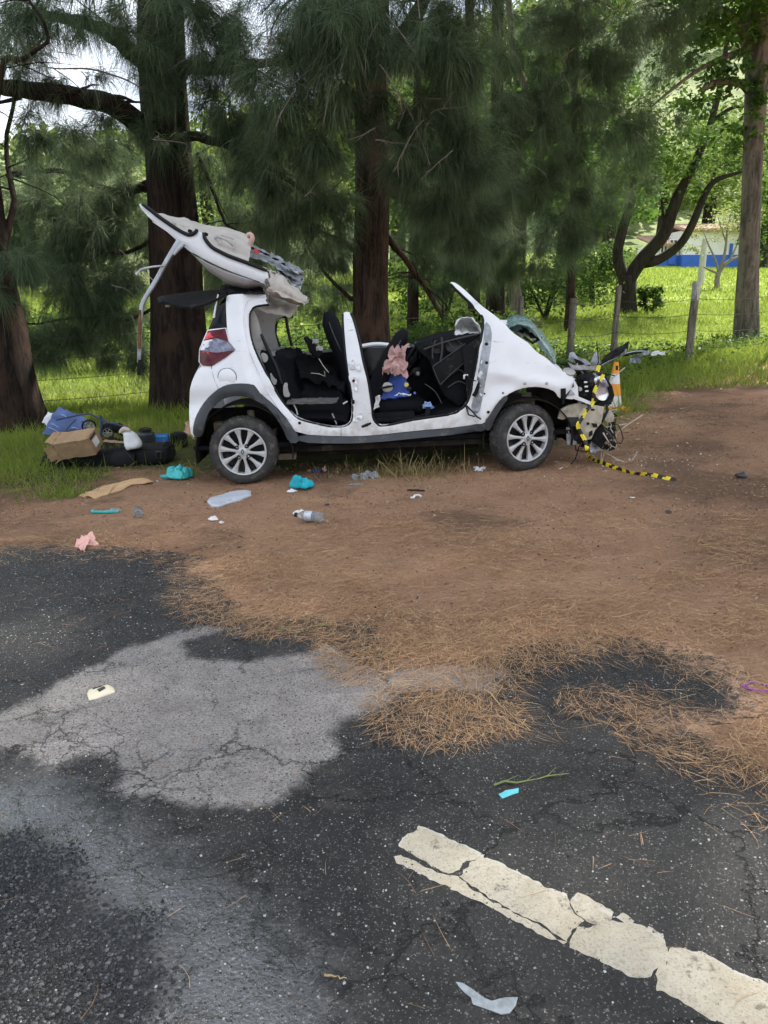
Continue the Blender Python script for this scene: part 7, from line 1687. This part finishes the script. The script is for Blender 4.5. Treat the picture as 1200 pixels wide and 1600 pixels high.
# turquoise strip with clear film
ps = gpt(166, 803); m = MB(); s = scale_at(ps); m.tube(smooth_path([(-.105, .02, .02), (-.11, .0, .012), (-.07, -.01, .012), (-.01, -.012, .012), (.05, -.01, .014), (.10, -.005, .012)], 4), [.006, .010, .012, .012, .012, .008], 7)
o = m.build('plastic_strip', M_teal); o.location = ps; tag(o, 'turquoise plastic strip bent at one end on the dirt below the cardboard', 'plastic strip')
m = MB(); m.grid(crumple(bil((.02, 0, .01), (.11, 0, .012), (.10, .05, .03), (.03, .05, .04)), .03, 20, 3), 8, 6, thick=.002); m.build('clear_film', M_clear, o)
# bottles
def bottle(u, v, ang, R, Lb_, mb_, mc_, label, liquid=None, name='bottle', ml=None):
    q = gpt(u, v, R + .004); e = empty(name, q, label, 'bottle', rz=ang)
    m = MB(); m.lathe([(0, 0), (R * .8, 0), (R, .008), (R * .97, Lb_ * .2), (R, Lb_ * .23), (R * .97, Lb_ * .3), (R, Lb_ * .4), (R * .96, Lb_ * .5), (R, Lb_ * .6), (R * .85, Lb_ * .74), (R * .45, Lb_ * .87), (R * .4, Lb_ * .93)], 28, axis='y'); m.build('bottle_body', mb_, e)
    m = MB(); m.lathe([(R * .46, Lb_ * .92), (R * .46, Lb_), (0, Lb_)], 20, axis='y'); m.build('cap', mc_, e)
    if ml:
        m = MB(); m.lathe([(R * 1.015, Lb_ * .36), (R * 1.02, Lb_ * .38), (R * 1.02, Lb_ * .60), (R * 1.015, Lb_ * .62)], 28, axis='y'); m.build('label', ml, e)
    return e
bottle(217, 811, rad(20), .033, .15, M_clear, M_rub, 'small bottle with a dark label pointing away from the road', ml=simple('grey_label', (.10, .11, .15), .5, var=.5, scale=30))
bottle(505, 815, rad(72), .037, .22, M_clear, M_rub, 'clear water bottle with a black cap lying on its side on the dirt', ml=simple('pale_label', (.45, .48, .52), .4, var=.3, scale=25))
# pink paper, pale panel, scraps
q = gpt(134, 860); m = MB(); Gp = lambda u, v, z: gpt(u, v, z) - q
m.grid(crumple(bil(Gp(117, 856, .01), Gp(132, 864, .008), Gp(143, 848, .04), Gp(126, 847, .045)), .025, 11, 3), 12, 10, thick=.004)
m.grid(crumple(bil(Gp(130, 857, .02), Gp(154, 853, .012), Gp(146, 842, .05), Gp(134, 845, .05)), .025, 11, 8), 12, 10, thick=.004)
o = m.build('pink_cloth', simple('pink_paper', (.72, .40, .35), .85, var=.08)); o.location = q; tag(o, 'folded pink cloth at the edge of the asphalt', 'cloth')
sheet_on_ground('grey_panel_piece', [(324, 786), (328, 781), (352, 775), (378, 770), (392, 772), (393, 778), (372, 786), (342, 793), (330, 792)], .012, simple('pale_grey_panel', (.48, .51, .56), .4, var=.06), 'long pale grey plastic panel on the dirt in front of the rear wheel', 'panel', lift=.01)
def scrap(u, v, rx, ry, h, mm, label, cat, seed, name='scrap', rot=0.0):
    q = gpt(u, v); m = MB(); cloth(m, rx, ry, h, seed, 14, 36, rot=rot, ragged_=.7); o = m.build(name, mm, None, sub=1); o.location = q; return tag(o, label, cat)
scrap(334, 814, .038, .035, .035, M_paperw, 'crumpled white tissue nearest the pale grey panel', 'tissue', 1.2, 'tissue')
scrap(346, 818, .022, .02, .02, M_paperw, 'tiny white tissue scrap right of the crumpled tissue', 'tissue', 2.2, 'tissue')
scrap(469, 802, .062, .04, .045, M_paperw, 'crumpled white paper touching the clear water bottle', 'paper', 4.1, 'paper_scrap')
scrap(472, 764, .115, .085, .13, M_tealc, 'turquoise cloth bundled on the dirt right of the rear wheel', 'cloth', 7.7, 'cloth')
scrap(456, 768, .04, .03, .03, M_whitep, 'white corner of film poking from under the turquoise cloth', 'plastic film', 5.7, 'film_scrap')
scrap(496, 741, .05, .04, .05, simple('dark_blue_cloth', (.02, .03, .10), .9), 'dark blue rag under the sill behind the turquoise cloth', 'rag', 9.1, 'rag')
scrap(507, 738, .03, .03, .06, simple('peach_paper', (.55, .36, .26), .9), 'peach coloured paper scrap beside the dark blue rag', 'paper', 3.9, 'paper_scrap')
scrap(485, 739, .025, .025, .03, M_card, 'small brown cardboard scrap left of the dark blue rag', 'cardboard', 6.4, 'cardboard_scrap')
q = gpt(569, 750); m = MB(); m.grid(crumple(bil((-.12, -.02, .01), (.10, -.02, .01), (.12, .05, .09), (-.10, .07, .03)), .05, 11, 4), 16, 10, thick=.002); o = m.build('clear_film', M_clear); o.location = q; tag(o, 'crumpled clear plastic film in the dry grass under the sill', 'plastic film')
scrap(557, 758, .06, .03, .02, M_clear, 'flat clear film lying just below the crumpled one', 'plastic film', 8.4, 'clear_film')
q = gpt(648, 779); m = MB(); m.tube(smooth_path([(-.03, -.02, .008), (-.01, -.03, .012), (.0, .0, .02), (.02, .03, .015), (.045, .03, .01), (.05, .01, .008)], 4), .009, 6); o = m.build('twisted_strip', M_paperw); o.location = q; tag(o, 'twisted white strip on the dirt below the dry tuft', 'strip')
q = gpt(650, 770); m = MB(); m.tube([(-.07, .01, .01), (0, 0, .012), (.07, -.015, .01)], .008, 6); o = m.build('black_stick', M_rub); o.location = q; tag(o, 'short black stick above the twisted white strip', 'stick')
q = gpt(750, 738); m = MB()
for k in range(7): m.tube([(random.uniform(-.06, .06), random.uniform(-.03, .03), .01), (random.uniform(-.06, .06), random.uniform(-.03, .03), .04), (random.uniform(-.08, .08), random.uniform(-.05, .05), .008)], .006, 5)
o = m.build('shredded_plastic', M_whitep); o.location = q; tag(o, 'tangle of shredded white plastic near the front wheel', 'plastic shreds')
scrap(724, 728, .03, .02, .015, simple('tan_leaf', (.42, .26, .17), .8), 'curled tan leaf on the dirt under the front sill', 'leaf', 2.8, 'fallen_leaf')
for u, v, r, lb in ((1157, 748, .055, 'black rubber lump on the open dirt right of the tape end'), (1045, 797, .026, 'small black nut-like lump on the open dirt'), (511, 789, .018, 'small dark pebble above the clear water bottle'), (370, 1000, .028, 'black charred clump where dry and damp asphalt meet')):
    q = gpt(u, v); m = MB(); cloth(m, r, r * .7, r * 1.1, u * .1, 8, 18, ragged_=.6); o = m.build('dark_lump', M_jug, None, sub=1); o.location = q; tag(o, lb, 'lump')
scrap(988, 776, .022, .012, .008, M_paperw, 'tiny white chip alone on the open dirt', 'chip', 6.6, 'white_chip')
# cream card on the dry asphalt
o = sheet_on_ground('cream_card', [(136, 1086), (139, 1080), (168, 1072), (178, 1077), (180, 1084), (150, 1094), (141, 1096)], .011, simple('cream_plastic_card', (.64, .58, .42), .5, var=.12), 'cream plastic cover with a dark slot lying on the dry asphalt', 'plastic cover', lift=.006)
for px in ([(152, 1083), (163, 1078), (166, 1081), (156, 1087)], [(145, 1081), (160, 1077), (161, 1078), (146, 1083)]):
    slab('slot', [gxy(u, v) for u, v in px], .0025, M_jug, o, lambda x, y: zg(x, y) + .0178, grid=.02)
# turquoise torn scrap, clear shard, purple ribbon
sheet_on_ground('plastic_scrap', [(779, 1243), (790, 1237), (811, 1234), (809, 1240), (796, 1245), (785, 1250)], .003, simple('light_turquoise', (.12, .52, .58), .5), 'small turquoise scrap alone on the dark asphalt', 'plastic scrap', curl=.012)
M_shard = simple('frosted_shard', (.50, .55, .58), .15, var=.25, scale=30); M_shard.node_tree.nodes['Principled BSDF'].inputs['Transmission Weight'].default_value = .45
sheet_on_ground('plastic_shard', [(712, 1539), (722, 1540), (748, 1556), (768, 1566), (790, 1562), (808, 1561), (804, 1574), (796, 1587), (784, 1588), (756, 1580), (738, 1572), (734, 1562)], .005, M_shard, 'clear curved plastic shard on the asphalt below the white line', 'shard', curl=.012)
q = gpt(1184, 1076); m = MB()
for k in range(5):
    a0 = k * 1.2; m.tube(smooth_path([(math.cos(a0 + t) * .05 * (1 + .3 * math.sin(3 * t + k)), math.sin(a0 + t) * .035, .006 + .006 * (k % 2)) for t in np.linspace(0, 3.2, 6)], 3), .0022, 5)
o = m.build('purple_thread', simple('purple_thread', (.36, .10, .34), .5)); o.location = q; tag(o, 'tangle of purple thread on the needles by the asphalt edge', 'thread')
# twigs
def twig(u0, v0, u1, v1, r, mm, label, side=0):
    a = gpt(u0, v0, .008); c = gpt(u1, v1, .008); m = MB(); k = 7; d = c - a
    P = [a + d * (i / k) + Vector((0, 0, .006 * math.sin(i * 1.3))) + Vector((-d.y, d.x, 0)).normalized() * .012 * noise.noise((i * .7, u0, 0)) * 2 for i in range(k + 1)]
    m.tube([q - a for q in P], [r, r * .4], 6)
    for i in range(1, k, 2 if side else 20):
        if side: t = P[i] - a; dd = (d.normalized() + Vector((random.uniform(-.8, .8), random.uniform(-.8, .8), .1))).normalized() * random.uniform(.03, .08); m.tube([t, t + dd], [r * .5, r * .2], 4)
    o = m.build('twig', mm); o.location = a; return tag(o, label, 'twig')
M_gtw = simple('green_twig', (.20, .24, .07), .7); M_btw = simple('tan_twig', (.42, .30, .16), .8)
twig(772, 1230, 888, 1212, .0035, M_gtw, 'green twig lying across the asphalt above the turquoise scrap', 1)
twig(755, 1080, 828, 1145, .003, M_btw, 'straight tan twig crossing from the needles onto the asphalt')
twig(520, 978, 420, 990, .0035, M_gtw, 'yellow green sprig on the needles above the dry asphalt', 1)
twig(1140, 1150, 1188, 1203, .003, M_btw, 'tan twig lying on the needle bank nearest the purple thread')
twig(652, 1010, 740, 1000, .003, M_btw, 'long straw on the needles above the dry asphalt edge')
twig(1065, 1180, 1108, 1191, .0035, M_btw, 'short pale twig below the needle bank')
twig(508, 1528, 542, 1534, .003, M_btw, 'brown sprig lodged in a crack left of the clear shard')
twig(945, 820, 1000, 828, .003, M_btw, 'pale straw lying on the open dirt below the black lump')
# chips of leaf and gravel that nobody would count
n = 900
u = RNG.uniform(-3.0, 3.5, n); v = RNG.uniform(1.0, 6.2, n); hh_ = sdf(u, v, ASPH) > .05; 
leaf_scatter('grit', np.stack([u, v, zg(u, v) + relief(u, v) + .006], 1)[hh_ | (RNG.random(n) < .35)], .010, leafmat('pale_grit', (.10, .09, .08), (.52, .49, .44), .8, 0), asp=.8, tilt=.2)
n = 500; u = RNG.uniform(2.5, 8, n); v = RNG.uniform(6.5, 12, n); k_ = np.exp(-(sdf(u, v, GRASS) + .3) ** 2 / .3) > RNG.random(n)
leaf_scatter('dry_leaf_litter', np.stack([u, v, zg(u, v) + relief(u, v) + .012], 1)[k_], .055, leafmat('dry_leaves', (.26, .17, .10), (.55, .45, .33), .8, .1), asp=.5, tilt=.25)

# ---- things lying in the cabin
pk = Wp(617, 598, .42); B = pk
m = MB(); m.grid(crumple(bil(Wp(597, 585, .20) - B, Wp(636, 587, .22) - B, Wp(634, 540, .26) - B, Wp(611, 541, .24) - B), .075, 11, 2), 34, 30, thick=.006); m.v = [tuple(q) for q in m.v]
o = m.build('pink_blanket', M_pink); o.location = B; tag(o, 'crumpled pink blanket hanging over the tipped front seat', 'blanket')
sb_ = empty('blue_cushion', Wp(617, 620, .34), 'blue padded bag with a pale oval patch slumped on the front seat cushion', 'bag'); B = Wp(617, 620, .34)
m = MB(); m.grid(crumple(bil(Wp(592, 624, .30) - B, Wp(640, 618, .30) - B, Wp(634, 586, .36) - B, Wp(603, 586, .38) - B), .02, 7, 6), 14, 12, thick=.06); m.build('bag_body', simple('royal_blue_cloth', (.045, .09, .36), .8, var=.25, bmp=.1), sb_)
f2 = ell(605, 605, 9, 8, .285, .02); m = MB(); m.grid(lambda a, q: (CM @ f2(a, q)) - B, 5, 16, thick=.004); m.build('oval_patch', simple('pale_patch', (.52, .52, .47), .8), sb_)
m = MB(); m.tube([Wp(594, 607, .26) - B, Wp(606, 604, .25) - B, Wp(616, 603, .26) - B], [.010, .012, .006], 6); m.build('dark_strap', M_rub, sb_)
for u, v, r, mm, nm in ((635, 601, .022, simple('yellow_badge', (.60, .50, .14), .6), 'yellow_badge'), (639, 607, .024, M_rub, 'dark_button'), (648, 614, .012, simple('mid_blue', (.10, .17, .46), .7), 'blue_tab')):
    m = MB(); m.lathe([(0, -.02), (r * .8, -.016), (r, 0), (r * .8, .02)], 14, c=(0, 0, 0)); o = m.build(nm, mm, sb_); o.location = Wp(u, v, .25) - B
m = MB(); m.grid(crumple(bil(Wp(617, 617, .23) - B, Wp(642, 616, .23) - B, Wp(642, 614, .24) - B, Wp(618, 615, .24) - B), .022, 26, 6), 16, 4, thick=.006); m.build('white_hem', M_airbag, sb_)
pcl = Wp(588, 630, .16); m = MB(); m.grid(crumple(bil(Wp(583, 640, .15) - pcl, Wp(592, 636, .14) - pcl, Wp(595, 618, .16) - pcl, Wp(588, 618, .18) - pcl), .02, 14, 5), 8, 10, thick=.006); o = m.build('white_rag', M_airbag); o.location = pcl; tag(o, 'torn white rag hanging beside the front seat at the middle pillar', 'rag')
pcl = Wp(668, 632, .22); m = MB(); m.grid(crumple(bil(Wp(661, 634, .2) - pcl, Wp(676, 635, .2) - pcl, Wp(672, 627, .25) - pcl, Wp(663, 628, .25) - pcl), .02, 16, 5), 8, 7, thick=.02); o = m.build('blue_rag', simple('pale_blue_rag', (.22, .30, .52), .85, var=.4, scale=30)); o.location = pcl; tag(o, 'small blue and white rag on the front footwell floor', 'rag')
